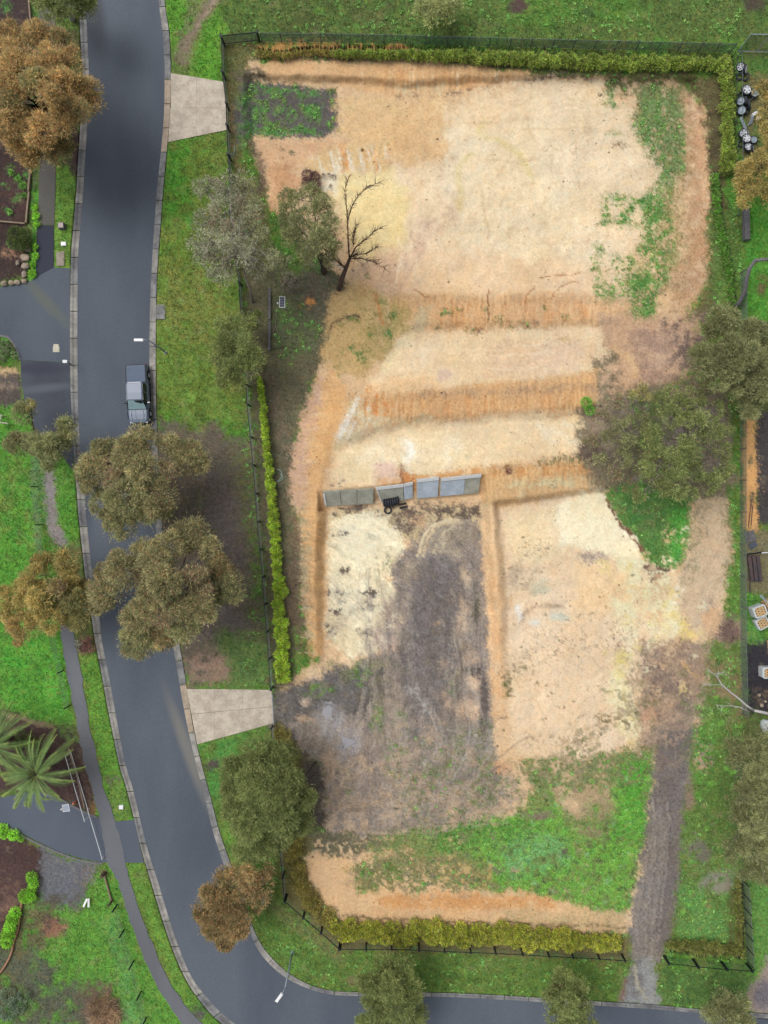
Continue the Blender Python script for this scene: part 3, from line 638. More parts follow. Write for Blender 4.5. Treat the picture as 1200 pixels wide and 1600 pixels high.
# lawn patch, sandy path, brown ground to the east
paint([(940, 772), (985, 752), (1080, 775), (1082, 830), (1064, 884), (1040, 890), (1008, 876), (984, 832), (958, 800)], (76, 128, 60), f=6, w=4, w2=3, g=1)
paint([(950, 780), (1040, 790), (1030, 840), (990, 820)], (98, 118, 74), f=12, w=10, brk=(N9, .42, .55), g=.8); paint([(1050, 800), (1078, 790), (1074, 860), (1052, 880), (1045, 850)], (78, 158, 62), f=9, w=8, g=1); stroke([(944, 778), (960, 806), (986, 834), (1006, 862)], 2.5, (130, 96, 76), f=2, w=4, w2=4)
paint([(1084, 790), (1096, 778), (1138, 780), (1146, 860), (1136, 930), (1112, 960), (1094, 1000), (1062, 960), (1062, 896), (1080, 862)], (212, 188, 160), f=7.5, w=7, w2=3)
paint([(1120, 780), (1150, 780), (1150, 900), (1136, 900), (1138, 830)], (150, 140, 108), f=7.5, w=6, brk=(N4, .42, .52), g=.3); paint([(1086, 780), (1110, 790), (1090, 900), (1060, 920)], (150, 142, 112), f=7.5, w=6, brk=(N4, .5, .58))
paint([(1138, 760), (1163, 760), (1163, 1010), (1140, 1000), (1136, 920), (1148, 860)], (86, 128, 52), f=6, w=5, w2=3, g=1)
paint([(996, 1010), (1050, 1006), (1100, 1000), (1120, 960), (1160, 970), (1160, 1110), (1100, 1160), (1040, 1200), (1000, 1160), (1006, 1100)], (168, 146, 126), f=12, w=12, w2=3)
paint([(1000, 1030), (1080, 1020), (1080, 1120), (1040, 1180), (1000, 1130)], (136, 120, 112), f=15, w=12, brk=(N9, .38, .55)); blob(1015, 1115, 12, 22, (196, 160, 134), f=.5, w=6); blob(1110, 965, 14, 24, (220, 184, 148), f=.5, w=6, brk=(N9, .25, .4)); blob(1104, 945, 10, 14, (140, 128, 128), f=.6, w=6, brk=(N4, .4, .5)); blob(1140, 985, 14, 24, (116, 96, 88), f=.5, w=8)
stroke([(1068, 1036), (1088, 1056)], 2.5, (214, 176, 122), f=2, w=3)
paint([(1100, 1000), (1165, 1000), (1165, 1120), (1160, 1380), (1160, 1480), (1050, 1480), (1060, 1340), (1072, 1230), (1082, 1150), (1100, 1080)], (92, 124, 58), f=12, w=12, w2=5, g=.9)
paint([(1090, 1040), (1165, 1020), (1165, 1130), (1100, 1150)], (128, 116, 88), f=15, w=14, brk=(N9, .48, .6), g=.4); paint([(1080, 1100), (1130, 1100), (1110, 1250), (1075, 1260)], (76, 142, 52), f=15, w=12, a=.8, brk=(N9, .35, .55), g=1)
paint([(1060, 1380), (1150, 1360), (1150, 1470), (1055, 1470)], (84, 142, 72), f=15, w=12, a=.8, brk=(N20, .35, .55), g=1); blob(1125, 1375, 32, 18, (140, 138, 124), f=.6, w=10, brk=(N9, .38, .55)); blob(1080, 1245, 6, 22, (150, 126, 110), f=.5, w=6); blob(1090, 1330, 18, 22, (120, 116, 104), f=.6, w=8, brk=(N9, .4, .55)); stroke([(1145, 1390), (1142, 1480)], 5, (88, 92, 50), f=6, w=5, g=.5)
# southern weeds and sand
paint([(560, 1326), (640, 1296), (800, 1284), (832, 1236), (820, 1190), (900, 1196), (990, 1160), (1028, 1170), (1014, 1270), (996, 1380), (984, 1432), (900, 1424), (840, 1402), (740, 1392), (650, 1370)], (116, 134, 78), f=9, w=10, w2=5, g=.9)
paint([(740, 1300), (850, 1260), (950, 1230), (1015, 1180), (1010, 1290), (985, 1420), (880, 1416), (780, 1390), (740, 1340)], (98, 158, 60), f=12, w=14, w2=5, brk=(N9, .32, .5), g=1)
paint([(680, 1296), (800, 1270), (860, 1300), (800, 1320), (680, 1330)], (76, 138, 52), f=9, w=10, w2=6, brk=(N4, .4, .5), g=1); paint([(780, 1320), (880, 1310), (890, 1350), (800, 1380)], (104, 164, 104), f=14, w=14, brk=(N9, .3, .6), g=1)
paint([(960, 1200), (1012, 1190), (1000, 1300), (960, 1320)], (74, 156, 48), f=12, w=12, w2=5, brk=(N4, .35, .5), g=1)
paint([(840, 1190), (960, 1180), (950, 1280), (900, 1300), (870, 1250)], (178, 158, 128), f=12, w=12, w2=5, brk=(N9, .36, .54)); stroke([(868, 1195), (884, 1215), (884, 1250), (900, 1262)], 6, (212, 186, 152), f=6, w=6, w2=3, brk=(N9, .28, .45)); blob(785, 1200, 14, 8, (206, 164, 128), f=.5)
blob(880, 1330, 8, 9, (92, 80, 80), brk=(N4, .4, .5)); blob(845, 1275, 24, 6, (130, 112, 104), f=.6, w=6, brk=(N9, .3, .5)); paint([(900, 1290), (950, 1250), (950, 1310), (905, 1315)], (150, 140, 108), f=12, w=10, brk=(N9, .4, .55))
paint([(478, 1346), (500, 1334), (540, 1336), (560, 1360), (600, 1380), (700, 1390), (850, 1400), (920, 1420), (975, 1430), (984, 1452), (860, 1452), (700, 1446), (540, 1440), (500, 1410)], (226, 188, 146), f=6, w=5, w2=3)
paint([(590, 1402), (700, 1396), (860, 1402), (870, 1420), (700, 1420), (600, 1416)], (214, 162, 110), f=7.5, w=5, brk=(N9, .2, .4)); paint([(780, 1420), (980, 1426), (980, 1452), (800, 1448)], (196, 172, 132), f=6, w=5, w2=4, brk=(N4, .38, .5))
paint([(565, 1338), (600, 1326), (650, 1330), (655, 1352), (690, 1350), (740, 1368), (735, 1385), (640, 1385), (580, 1372), (590, 1350)], (214, 182, 142), f=6, w=8, w2=5, brk=(N9, .36, .48)); paint([(700, 1340), (770, 1350), (765, 1380), (690, 1372)], (196, 172, 120), f=9, w=8, w2=5, brk=(N9, .42, .52))
paint([(540, 1360), (620, 1340), (640, 1370), (560, 1395)], (92, 124, 62), f=7.5, w=8, w2=6, brk=(N9, .38, .48), g=.9); paint([(500, 1300), (620, 1300), (600, 1330), (510, 1330)], (112, 114, 84), f=9, w=8, brk=(N9, .38, .52), g=.6)
stroke([(530, 1430), (700, 1440), (980, 1448)], 2, (92, 84, 62), f=2, w=3, w2=4, brk=(N9, .3, .5))
# vehicle track and gravel apron
paint([(1036, 1140), (1086, 1140), (1078, 1200), (1066, 1300), (1060, 1380), (1052, 1440), (1032, 1506), (986, 1502), (984, 1440), (998, 1370), (1008, 1290), (1020, 1210)], (122, 114, 110), f=6, w=4, w2=3)
paint([(1000, 1370), (1030, 1250), (1040, 1300), (1030, 1400), (1024, 1500), (988, 1500), (986, 1440)], (142, 134, 126), f=9, w=5, a=.8, brk=(N9, .25, .45))
for pts in () and ([(1018, 1230), (1012, 1340), (998, 1420), (996, 1495)], [(1022, 1220), (1024, 1330), (1014, 1430), (1012, 1495)], [(1035, 1340), (1024, 1420), (1020, 1500)]):
    stroke(bez(pts), 2.2, (178, 170, 158), f=2.5, w=5, w2=3, a=.8, brk=(STV, .38, .5)); stroke(bez([(x + 6, y) for x, y in pts]), 1.5, (92, 86, 84), f=2, w=5, w2=3, a=.7, brk=(STV, .4, .5))
paint([(992, 1498), (1022, 1496), (1026, 1530), (1031, 1572), (968, 1568), (978, 1530)], (148, 148, 146), f=4.5, w=2, w2=3); paint([(992, 1500), (1004, 1500), (1006, 1545), (990, 1566), (974, 1566), (984, 1520)], (114, 112, 112), f=4.5, w=4, w2=3, brk=(N9, .3, .5)); stroke([(970, 1562), (978, 1530)], 3, (130, 104, 96), f=2, w=3); stroke([(992, 1510), (996, 1540), (1008, 1560)], 2.5, (176, 170, 150), f=2, w=3)
# beyond the eastern fence
paint([(1163, 80), (1320, 80), (1320, 260), (1163, 260)], (112, 108, 74), f=6, w=6, g=.5); paint([(1165, 84), (1210, 84), (1210, 118), (1165, 114)], (74, 116, 50), f=9, w=6, g=1); paint([(1175, 190), (1320, 180), (1320, 230), (1180, 232)], (86, 118, 56), f=9, w=8, brk=(N9, .4, .5), g=.9)
paint([(1163, 320), (1320, 320), (1320, 520), (1163, 500)], (74, 146, 46), f=7.5, w=6, brk=(N20, .25, .45), g=1); blob(1188, 445, 10, 14, (112, 104, 70), f=.6, w=8, brk=(N9, .35, .5))
paint([(1163, 500), (1320, 520), (1320, 660), (1163, 660)], (92, 104, 62), f=12, w=8, g=.6)
paint([(1180, 640), (1320, 640), (1320, 820), (1182, 820)], (82, 78, 78), f=6, w=5, g=0); paint([(1164, 654), (1180, 656), (1184, 830), (1162, 830), (1160, 700)], (230, 178, 120), f=2, w=3, w2=2); blob(1172, 720, 4, 8, (120, 116, 88)); blob(1176, 780, 4, 10, (110, 104, 86))
paint([(1163, 828), (1320, 820), (1320, 930), (1163, 930)], (120, 114, 88), f=7.5, w=6, g=.4); paint([(1164, 925), (1190, 930), (1190, 1010), (1164, 1010)], (80, 142, 62), f=7.5, w=6, g=1); paint([(1164, 1005), (1320, 990), (1320, 1130), (1166, 1120)], (58, 56, 62), f=7.5, w=6, w2=3); paint([(1180, 1080), (1320, 1080), (1320, 1110), (1180, 1105)], (110, 96, 80), f=7.5, w=6, brk=(N4, .5, .56))
paint([(1164, 1120), (1320, 1120), (1320, 1390), (1164, 1390)], (96, 108, 64), f=12, w=10, brk=(N9, .25, .5), g=.7); paint([(1172, 1380), (1320, 1380), (1320, 1500), (1180, 1516)], (86, 138, 62), f=7.5, w=6, g=1)
paint([(1320, 1440), (1200, 1500), (1180, 1530), (1158, 1560), (1180, 1590), (1320, 1600)], (156, 142, 134), f=6, w=5, w2=3); blob(1192, 1560, 14, 24, (112, 110, 120), f=.6, w=6, a=.8)
# ---- west of the road
paint([(-300, -300), (48, -300), (52, 40), (50, 250), (46, 350), (46, 436), (-300, 450)], (74, 62, 60), f=4.5, w=3, w2=2)
paint([(12, 246), (50, 250), (45, 340), (0, 345), (0, 270)], (84, 66, 64), f=7.5, w=8, brk=(N9, .35, .55)); blob(30, 408, 12, 6, (104, 84, 78), w=5, brk=(N4, .4, .5)); blob(20, 396, 18, 8, (162, 128, 104), f=.4, w=5, w2=6, brk=(N4, .46, .52))
for x, y, rx, ry in ((16, 266, 6, 5), (27, 277, 6, 5), (36, 288, 6, 7), (36, 304, 5, 4), (14, 330, 5, 4), (42, 272, 4, 6), (8, 290, 6, 4), (25, 310, 6, 4), (12, 12, 8, 8)):
    blob(x, y, rx, ry, (74, 134, 60), f=.5, w=4, w2=5, brk=(N4, .38, .48), g=1)
paint([(48, -60), (62, -60), (62, 436), (50, 440), (46, 350), (50, 250)], (84, 104, 70), f=2, w=2, w2=4, brk=(N9, .3, .5), g=.6)
paint([(84, -60), (126, -60), (132, 60), (136, 130), (122, 300), (112, 420), (84, 418)], (92, 130, 52), f=4.5, w=4, g=1); paint([(86, -60), (124, -60), (128, 120), (124, 250), (90, 270)], (78, 80, 54), f=7.5, w=8, brk=(N9, .32, .5), g=.5); paint([(108, 200), (124, 180), (126, 280), (108, 270)], (84, 68, 68), f=7.5, w=5)
paint([(84, 250), (116, 280), (114, 420), (84, 418)], (98, 146, 54), f=6, w=5, brk=(N20, .3, .5), g=1); paint([(50, 300), (62, 300), (60, 436), (48, 440)], (72, 150, 48), f=2, w=3, w2=4, brk=(N9, .36, .46), g=1)
paint([(-300, 525), (10, 528), (26, 545), (30, 560), (0, 562), (-300, 562)], (72, 84, 60), f=2, w=2, w2=3, brk=(N9, .25, .45), g=.7); paint([(-300, 572), (26, 572), (34, 590), (40, 650), (-300, 640)], (96, 88, 84), f=6, w=5, w2=3); paint([(-10, 572), (28, 574), (30, 582), (8, 584), (-10, 580)], (196, 168, 132), f=4.5, w=4)
blob(12, 604, 20, 5, (132, 118, 108), f=.6, w=6, brk=(N9, .3, .5)); paint([(-300, 636), (30, 634), (48, 650), (62, 700), (66, 760), (60, 870), (98, 985), (112, 1110), (120, 1128), (70, 1130), (0, 1112), (-300, 1100)], (76, 142, 46), f=6, w=4, w2=3, g=1)
paint([(-20, 700), (60, 720), (50, 900), (-20, 900)], (104, 132, 60), f=12, w=14, a=.7, brk=(N20, .42, .6), g=1); paint([(0, 1000), (100, 1000), (110, 1110), (0, 1100)], (74, 160, 48), f=12, w=14, a=.7, brk=(N20, .38, .6), g=1)
paint([(48, 680), (60, 690), (66, 750), (62, 870), (54, 870), (52, 760)], (98, 138, 88), f=6, w=3, a=.8, g=1)
paint([(58, 640), (86, 648), (86, 690), (66, 690)], (84, 82, 88), f=4.5, w=4, w2=4); paint([(86, 690), (116, 700), (124, 830), (118, 880), (88, 850), (84, 740)], (78, 140, 46), f=4.5, w=4, g=1); paint([(88, 842), (122, 850), (132, 900), (144, 990), (148, 1030), (124, 1020), (110, 940)], (100, 104, 66), f=9, w=8, g=.5)
blob(134, 1010, 12, 14, (128, 92, 92), f=.5, w=5, brk=(N4, .35, .5)); paint([(124, 1028), (152, 1020), (172, 1100), (192, 1200), (208, 1276), (184, 1284), (160, 1200), (142, 1120)], (88, 140, 48), f=4.5, w=3, g=1)
blob(178, 1222, 12, 10, (118, 100, 96), f=.5, w=6, brk=(N9, .35, .5)); paint([(176, 1212), (200, 1240), (206, 1275), (182, 1284), (168, 1244)], (92, 130, 56), f=4.5, w=4, g=1)
paint([(-300, 1105), (20, 1116), (70, 1132), (120, 1136), (138, 1180), (150, 1250), (152, 1274), (120, 1264), (60, 1236), (-300, 1250)], (86, 68, 66), f=4.5, w=4, w2=3); stroke([(-20, 1112), (20, 1118), (60, 1130), (84, 1134)], 3, (146, 130, 106), f=2, w=3, w2=3); stroke([(0, 1108), (30, 1116)], 2, (70, 54, 50), f=2)
paint([(95, 1130), (125, 1140), (125, 1160), (100, 1165)], (86, 120, 62), f=6, w=6, brk=(N4, .4, .5), g=.9); paint([(112, 1160), (136, 1175), (148, 1262), (134, 1262), (118, 1200)], (106, 88, 78), f=2, w=3, w2=4, brk=(N4, .35, .5)); blob(146, 1265, 6, 12, (140, 106, 76), f=.4, w=4); stroke([(122, 1142), (140, 1168), (148, 1190)], 2, (150, 126, 96), f=2, w=2); stroke([(150, 1280), (156, 1300)], 4, (112, 92, 88), f=4.5, w=4)
paint([(-300, 1286), (0, 1300), (40, 1312), (95, 1340), (70, 1380), (62, 1400), (40, 1410), (30, 1480), (0, 1520), (-300, 1520)], (86, 68, 66), f=4.5, w=4, w2=3); paint([(0, 1390), (30, 1380), (20, 1430), (0, 1440)], (122, 96, 84), f=7.5, w=6, brk=(N9, .3, .5))
paint([(160, 1350), (182, 1345), (222, 1490), (290, 1600), (290, 1700), (-300, 1700), (-300, 1520), (30, 1480), (40, 1412), (120, 1412), (140, 1390)], (84, 142, 50), f=4.5, w=4, w2=3, g=1)
paint([(66, 1322), (96, 1340), (156, 1350), (150, 1370), (132, 1390), (130, 1412), (60, 1416), (62, 1380)], (112, 114, 120), f=6, w=4, w2=3); paint([(64, 1390), (130, 1390), (130, 1420), (50, 1430)], (98, 96, 90), f=9, w=8, brk=(N9, .4, .55)); paint([(128, 1350), (152, 1352), (146, 1368), (134, 1390), (128, 1380)], (122, 112, 104), f=4.5, w=4, brk=(N4, .35, .5))
paint([(30, 1420), (70, 1410), (90, 1440), (60, 1500), (40, 1560), (-20, 1600), (-300, 1600), (0, 1520)], (100, 98, 72), f=15, w=12, brk=(N9, .3, .5), g=.4); paint([(-300, 1500), (60, 1480), (110, 1530), (150, 1540), (140, 1700), (-300, 1700)], (88, 92, 78), f=12, w=14, brk=(N20, .3, .55), g=.4)  # last area: shadow on the turf, put into its colour as grey
blob(84, 1449, 19, 15, (150, 112, 92), f=.3, w=5, w2=4); blob(84, 1449, 22, 18, (92, 78, 74), f=.3, w=5, w2=4, brk=(N9, .5, .58)); blob(160, 1570, 38, 36, (108, 92, 82), f=.4, w=8, brk=(N9, .3, .5)); blob(163, 1585, 20, 22, (170, 140, 106), f=.4, w=5, brk=(N4, .3, .5)); blob(163, 1364, 6, 8, (104, 78, 70), f=.4)
paint([(160, 1440), (180, 1440), (222, 1600), (190, 1600), (184, 1520)], (88, 150, 92), f=15, w=8, a=.6, brk=(N9, .25, .5), g=1)
paint([(198, 1348), (226, 1348), (250, 1440), (300, 1545), (340, 1600), (340, 1700), (300, 1700), (272, 1545), (236, 1450), (210, 1400)], (92, 138, 50), f=4.5, w=3, g=1); blob(225, 1370, 12, 12, (124, 140, 78), f=.6, w=6, a=.6, g=1); blob(310, 1580, 14, 12, (80, 120, 60), f=.5, g=1); blob(308, 1586, 8, 8, (96, 92, 92), f=.5, w=5)

# grader and tyre marks in wide arcs, thatch in the turf
def arcs(cx_, cy_, s_): 
    X = PX - cx_ + Wx * 24; Y = PY - cy_ + Wy * 24; r = np.hypot(X, Y); return fbm(r / s_, np.arctan2(Y, X) * 5, 1, 3) - .5
sandA = sstep(520, 560, PX) * sstep(470, 430, PY) * arcs(980, 560, 4.5)
sandB = sstep(500, 540, PY) * sstep(770, 730, PY) * (fbm(PX / 60 + PY / 9, PY / 5, 2, 3) - .5)
mudA = sstep(790, 830, PY) * sstep(780, 760, PX) * sstep(1330, 1290, PY) * arcs(420, 1120, 3.6)
eastA = sstep(780, 800, PY) * sstep(770, 800, PX) * arcs(700, 700, 6)
bare_ = 1 - np.clip(G, 0, 1)
C *= (1 + bare_ * (.20 * sandA + .16 * sandB + .8 * mudA + .16 * eastA))[..., None]
C *= (1 + np.clip(G, 0, 1) * (.7 * (N9 - .5) + .5 * (NE - .5)))[..., None]
th = (sstep(.5, .68, N9) * sstep(.40, .62, N20) * np.clip(G, 0, 1) * .30)[..., None]
C = C * (1 - th) + alb((116, 118, 78)) * th
paint([(66, 734), (84, 734), (86, 790), (89, 815), (106, 848), (98, 856), (84, 842), (74, 822), (70, 790)], (146, 138, 136), f=2, w=3, w2=3); paint([(78, 842), (88, 860), (96, 960), (112, 960), (108, 900), (100, 862)], (120, 108, 98), f=4, w=4, w2=3, brk=(N9, .3, .5))
mudm, slm = sdf(MUD, 8, 3); mk = sstep(10, -20, mudm)
C[slm] *= (1 + mk * (.55 * (STV[slm] - .5) + .30 * (NE[slm] - .5)))[..., None]
# fine speckle: clods and stones on bare ground, tonal grain everywhere
bare = (1 - np.clip(G, 0, 1))
n2_ = fbm(PX / 2.4, PY / 2.4, 1, 2)
C *= (1 + bare * 0.10 * (N4 - .5) * 2 + (1 - bare) * 0.34 * (n2_ - .5) + 0.10 * (N20 - .5) * 2)[..., None]
sp = sstep(.74, .80, n2_) * sstep(.5, .62, N20) * bare
C *= (1 - .22 * sp)[..., None]
# neighbouring surfaces crumble into each other
def blur(Z, n):
    for ax_ in (0, 1):
        acc = Z.copy(); cnt = 1
        for k in range(1, n + 1):
            for s_ in (-k, k):
                acc = acc + np.roll(Z, s_, ax_); cnt += 1
        Z = acc / cnt
    return Z
jj = np.clip(np.arange(NY)[:, None] + np.round(rng.normal(0, 2.0, (NY, NX))).astype(int), 0, NY - 1)
ii = np.clip(np.arange(NX)[None, :] + np.round(rng.normal(0, 2.0, (NY, NX))).astype(int), 0, NX - 1)
C = C * .5 + blur(C, 1) * .06 + C[jj, ii] * .44
G = G * .35 + blur(G, 1) * .3 + G[jj, ii] * .35
# crisp marks over the crumbled surfaces: wheel tracks, rills, clods, cracks
trk = random.Random(11)
for i in range(64):          # tyre tracks looping over the mud
    x0 = trk.uniform(560, 740); y0 = trk.uniform(880, 1090); ln = trk.uniform(90, 230); bend = trk.uniform(-60, 45)
    pts = [(x0, y0), (x0 + bend * .1 + 4, y0 + ln * .35), (x0 + bend * .45, y0 + ln * .7), (x0 + bend * 1.1, y0 + ln)]
    lt = trk.random() < .6; cc_ = (178, 168, 160) if lt else (104, 98, 98)
    for o_ in (0, trk.choice((4, 5, 20))):
        stroke(bez([(x + o_, y) for x, y in pts]), 1.3, cc_, f=1.2, w=4, w2=1, a=trk.uniform(.25, .5), brk=(N9, .28, .48), g=None)
for i in range(16):
    y0 = trk.uniform(1180, 1300); x0 = trk.uniform(520, 600); stroke(bez([(x0, y0), (x0 + 70, y0 + trk.uniform(-12, 8)), (x0 + 160, y0 + trk.uniform(-20, 4)), (x0 + 230, y0 + trk.uniform(-50, 0))]), 1.3, trk.choice([(176, 162, 150), (112, 104, 102)]), f=1.2, w=5, w2=1, a=.5, brk=(N9, .35, .52), g=None)
for pts, c_, w_ in (([(650, 868), (660, 842), (678, 822), (700, 812), (716, 812)], (232, 216, 186), 2), ([(676, 862), (688, 838), (712, 822)], (206, 194, 172), 1.6), ([(660, 1090), (682, 1140), (676, 1180), (655, 1200)], (176, 168, 162), 1.1), ([(668, 1088), (690, 1138), (684, 1182)], (170, 162, 156), 1.0), ([(735, 1140), (726, 1180), (706, 1220)], (168, 162, 160), 1.4), ([(612, 905), (621, 935), (618, 965)], (190, 178, 166), 1.5)):
    stroke(bez(pts), w_, c_, f=1.4, w=3, w2=1.5, a=.85, brk=(N4, .3, .45), g=None)
for i in range(46):          # faint scraper marks on the upper pads
    k = trk.random()
    if k < .5: x0, y0 = trk.uniform(600, 960), trk.uniform(170, 380); pts = [(x0, y0), (x0 + trk.uniform(-8, 14), y0 + 35), (x0 + trk.uniform(-20, 30), y0 + 80)]
    elif k < .75: x0, y0 = trk.uniform(700, 900), trk.uniform(135, 440); pts = [(x0, y0), (x0 + 50, y0 + trk.uniform(-4, 4)), (x0 + 105, y0 + trk.uniform(-8, 8))]
    elif k < .9: x0, y0 = trk.uniform(560, 860), trk.uniform(675, 715); pts = [(x0, y0), (x0 + trk.uniform(10, 30), y0 + 14), (x0 + trk.uniform(20, 44), y0 + 26)]
    else: x0, y0 = trk.uniform(620, 850), trk.uniform(535, 580); pts = [(x0, y0), (x0 + 40, y0 - 3), (x0 + 90, y0 - 5)]
    stroke(bez(pts), 1.6, trk.choice([(214, 188, 156), (206, 180, 150), (252, 236, 212)]), f=1.6, w=6, w2=1, a=trk.uniform(.25, .5), brk=(N9, .32, .5), g=None)
for i in range(20):
    x0, y0 = trk.uniform(800, 980), trk.uniform(900, 1150); stroke(bez([(x0, y0), (x0 + trk.uniform(-20, 20), y0 + 30), (x0 + trk.uniform(-40, 40), y0 + 60)]), 1.4, trk.choice([(208, 184, 156), (250, 236, 210)]), f=1.4, w=6, w2=1, a=.35, brk=(N9, .35, .5), g=None)
for i in range(70):          # rills down the cut slopes
    x0 = trk.uniform(600, 930); y0, y1 = ((470, 512) if trk.random() < .4 else (616, 652)); sh = (930 - x0) * .03 if y0 > 600 else 0
    stroke([(x0, y0 + trk.uniform(-4, 8) + sh - 5), (x0 + trk.uniform(-1.5, 1.5), (y0 + y1) / 2), (x0 + trk.uniform(-2, 2), y1 + trk.uniform(-10, 2) + sh)], .9, trk.choice([(196, 142, 96), (208, 158, 110), (240, 212, 174)]), f=1, w=3, w2=2, a=.45, brk=(N4, .35, .5), g=None)
for i in range(40):
    x0 = trk.uniform(540, 820); stroke([(x0, trk.uniform(108, 116)), (x0 + trk.uniform(-2, 2), 128), (x0 + trk.uniform(-2, 2), trk.uniform(135, 146))], .9, trk.choice([(196, 146, 100), (238, 206, 160), (240, 226, 198)]), f=.9, w=1.5, w2=1.5, a=.5, brk=(N4, .35, .5), g=None)
for i in range(60):
    y0 = trk.uniform(600, 1020); x0 = 500 - (y0 < 740) * (740 - y0) * -.18 - 18; stroke([(x0 - 14, y0), (x0 + trk.uniform(-2, 12), y0 + trk.uniform(-3, 3))], .8, trk.choice([(196, 148, 104), (238, 214, 180), (212, 176, 144)]), f=.9, w=2, w2=1.5, a=.5, brk=(N4, .35, .5), g=None)
stroke([(648, 452), (655, 456), (664, 464), (676, 466)], 1, (176, 118, 76), f=.8, w=2, w2=2, a=.7); stroke([(905, 441), (888, 442), (876, 447), (866, 458), (861, 470)], .8, (172, 112, 70), f=.8, w=2, w2=2, a=.8); stroke([(845, 436), (868, 431), (885, 430), (905, 426)], .7, (178, 124, 84), f=.7, w=3, w2=2); stroke([(763, 452), (762, 470), (765, 492), (763, 505)], .8, (150, 100, 66), f=.8, w=2, w2=2); stroke([(822, 480), (824, 462), (836, 448)], .7, (178, 124, 84), f=.7, w=3, w2=2)
for y_ in (186, 192): pass
paint([(874, 788), (932, 770), (944, 776), (970, 820), (996, 846), (1004, 876), (984, 872), (930, 860), (884, 846), (870, 818)], (252, 241, 212), f=3, w=4, w2=2, a=.9)
stroke([(946, 780), (960, 806), (984, 834), (1004, 862)], 1.8, (122, 92, 74), f=1.2, w=3, w2=3, brk=(N4, .3, .42)); stroke([(1006, 886), (1024, 890), (1044, 890)], 2.4, (124, 100, 88), f=1.4, w=3, w2=3, brk=(N4, .3, .42)); stroke([(1018, 912), (1026, 902), (1034, 896)], 2.4, (128, 100, 86), f=1.4, w=3, w2=3, brk=(N4, .3, .42))
for x, y, rx, ry in ((560, 793, 9, 5), (535, 795, 8, 3), (548, 797, 5, 6), (524, 803, 6, 3), (575, 806, 10, 4), (590, 800, 4, 3), (640, 800, 14, 4), (690, 797, 10, 3), (716, 803, 16, 3), (658, 812, 9, 3), (745, 800, 6, 8), (514, 930, 3, 7), (525, 953, 10, 4), (537, 889, 9, 7), (577, 924, 13, 4), (513, 985, 3, 10), (520, 838, 4, 4), (541, 835, 7, 3)):
    blob(x, y, rx, ry, (104, 92, 84), f=.4, w=3, w2=4, a=.9, brk=(N4, .42, .48), g=None)
for pts in ([(1026, 1220), (1016, 1310), (1004, 1380), (997, 1440), (994, 1497)], [(1020, 1240), (1023, 1320), (1014, 1400), (1008, 1497)], [(1038, 1300), (1030, 1380), (1022, 1440), (1019, 1497)], [(1044, 1250), (1040, 1340), (1032, 1440), (1026, 1490)]):
    stroke(bez(pts), 1.5, (162, 153, 143), f=1.6, w=5, w2=3, a=.55, brk=(N4, .36, .5), g=None); stroke(bez([(x + 4, y) for x, y in pts]), 1.1, (98, 91, 88), f=1.4, w=4, w2=3, a=.4, brk=(N4, .38, .5), g=None)
stroke(bez([(352, -40), (340, -6), (318, 22), (298, 56), (284, 92)]), 9, (136, 122, 106), f=6, w=6, w2=4, a=.85, brk=(N9, .22, .42)); stroke(bez([(345, -6), (326, 16), (310, 40)]), 3, (170, 150, 130), f=3, w=4, w2=3, a=.8, brk=(N9, .3, .5)); stroke(bez([(318, -40), (300, 10), (282, 60), (276, 100)]), 7, (116, 116, 88), f=5, w=6, w2=4, a=.6, brk=(N9, .3, .5), g=.5)
paint([(560, 800), (600, 806), (628, 838), (612, 880), (560, 880), (524, 850)], (252, 242, 214), f=8, w=10, w2=3, a=.7, brk=(N9, .3, .5)); paint([(1050, 640), (1090, 625), (1110, 690), (1080, 745), (1050, 720)], (164, 150, 144), f=8, w=10, w2=4, a=.7, brk=(N9, .3, .5)); paint([(915, 645), (985, 620), (985, 690), (950, 705), (920, 690)], (156, 140, 126), f=8, w=10, w2=4, a=.7, brk=(N9, .32, .52))
paint([(545, 1342), (640, 1328), (720, 1340), (790, 1388), (640, 1398), (560, 1390)], (130, 128, 88), f=6, w=9, w2=6, brk=(NE, .40, .52), g=.6)
paint([(478, 1290), (560, 1300), (600, 1318), (540, 1340), (484, 1336)], (112, 108, 88), f=6, w=9, w2=5, brk=(NE, .38, .5), g=.3)
paint([(790, 1190), (870, 1186), (1000, 1170), (1010, 1230), (900, 1236), (830, 1230)], (116, 126, 84), f=8, w=12, w2=6, brk=(NE, .42, .54), g=.7)
for i in range(110):         # soil showing through the weeds, paler mud to the south
    x0, y0 = trk.uniform(540, 930), trk.uniform(1190, 1400); blob(x0, y0, trk.uniform(3, 13), trk.uniform(2, 8), trk.choice([(150, 136, 118), (176, 154, 126), (128, 118, 104), (202, 174, 140)]), f=.6, w=8, w2=6, a=.6, brk=(NE, .44, .56), g=.2)
for i in range(120):
    x0, y0 = trk.uniform(515, 760), trk.uniform(1130, 1300); blob(x0, y0, trk.uniform(4, 16), trk.uniform(3, 14), trk.choice([(166, 152, 142), (180, 162, 148), (140, 130, 124)]), f=.7, w=8, w2=5, a=.45, brk=(N9, .38, .56), g=None)
for i in range(60):
    x0, y0 = trk.gauss(672, 24), trk.uniform(880, 1130); blob(x0, y0, trk.uniform(5, 14), trk.uniform(10, 34), trk.choice([(112, 107, 108), (124, 118, 118), (102, 98, 100)]), f=.7, w=6, w2=4, a=.4, brk=(N9, .3, .5), g=None)
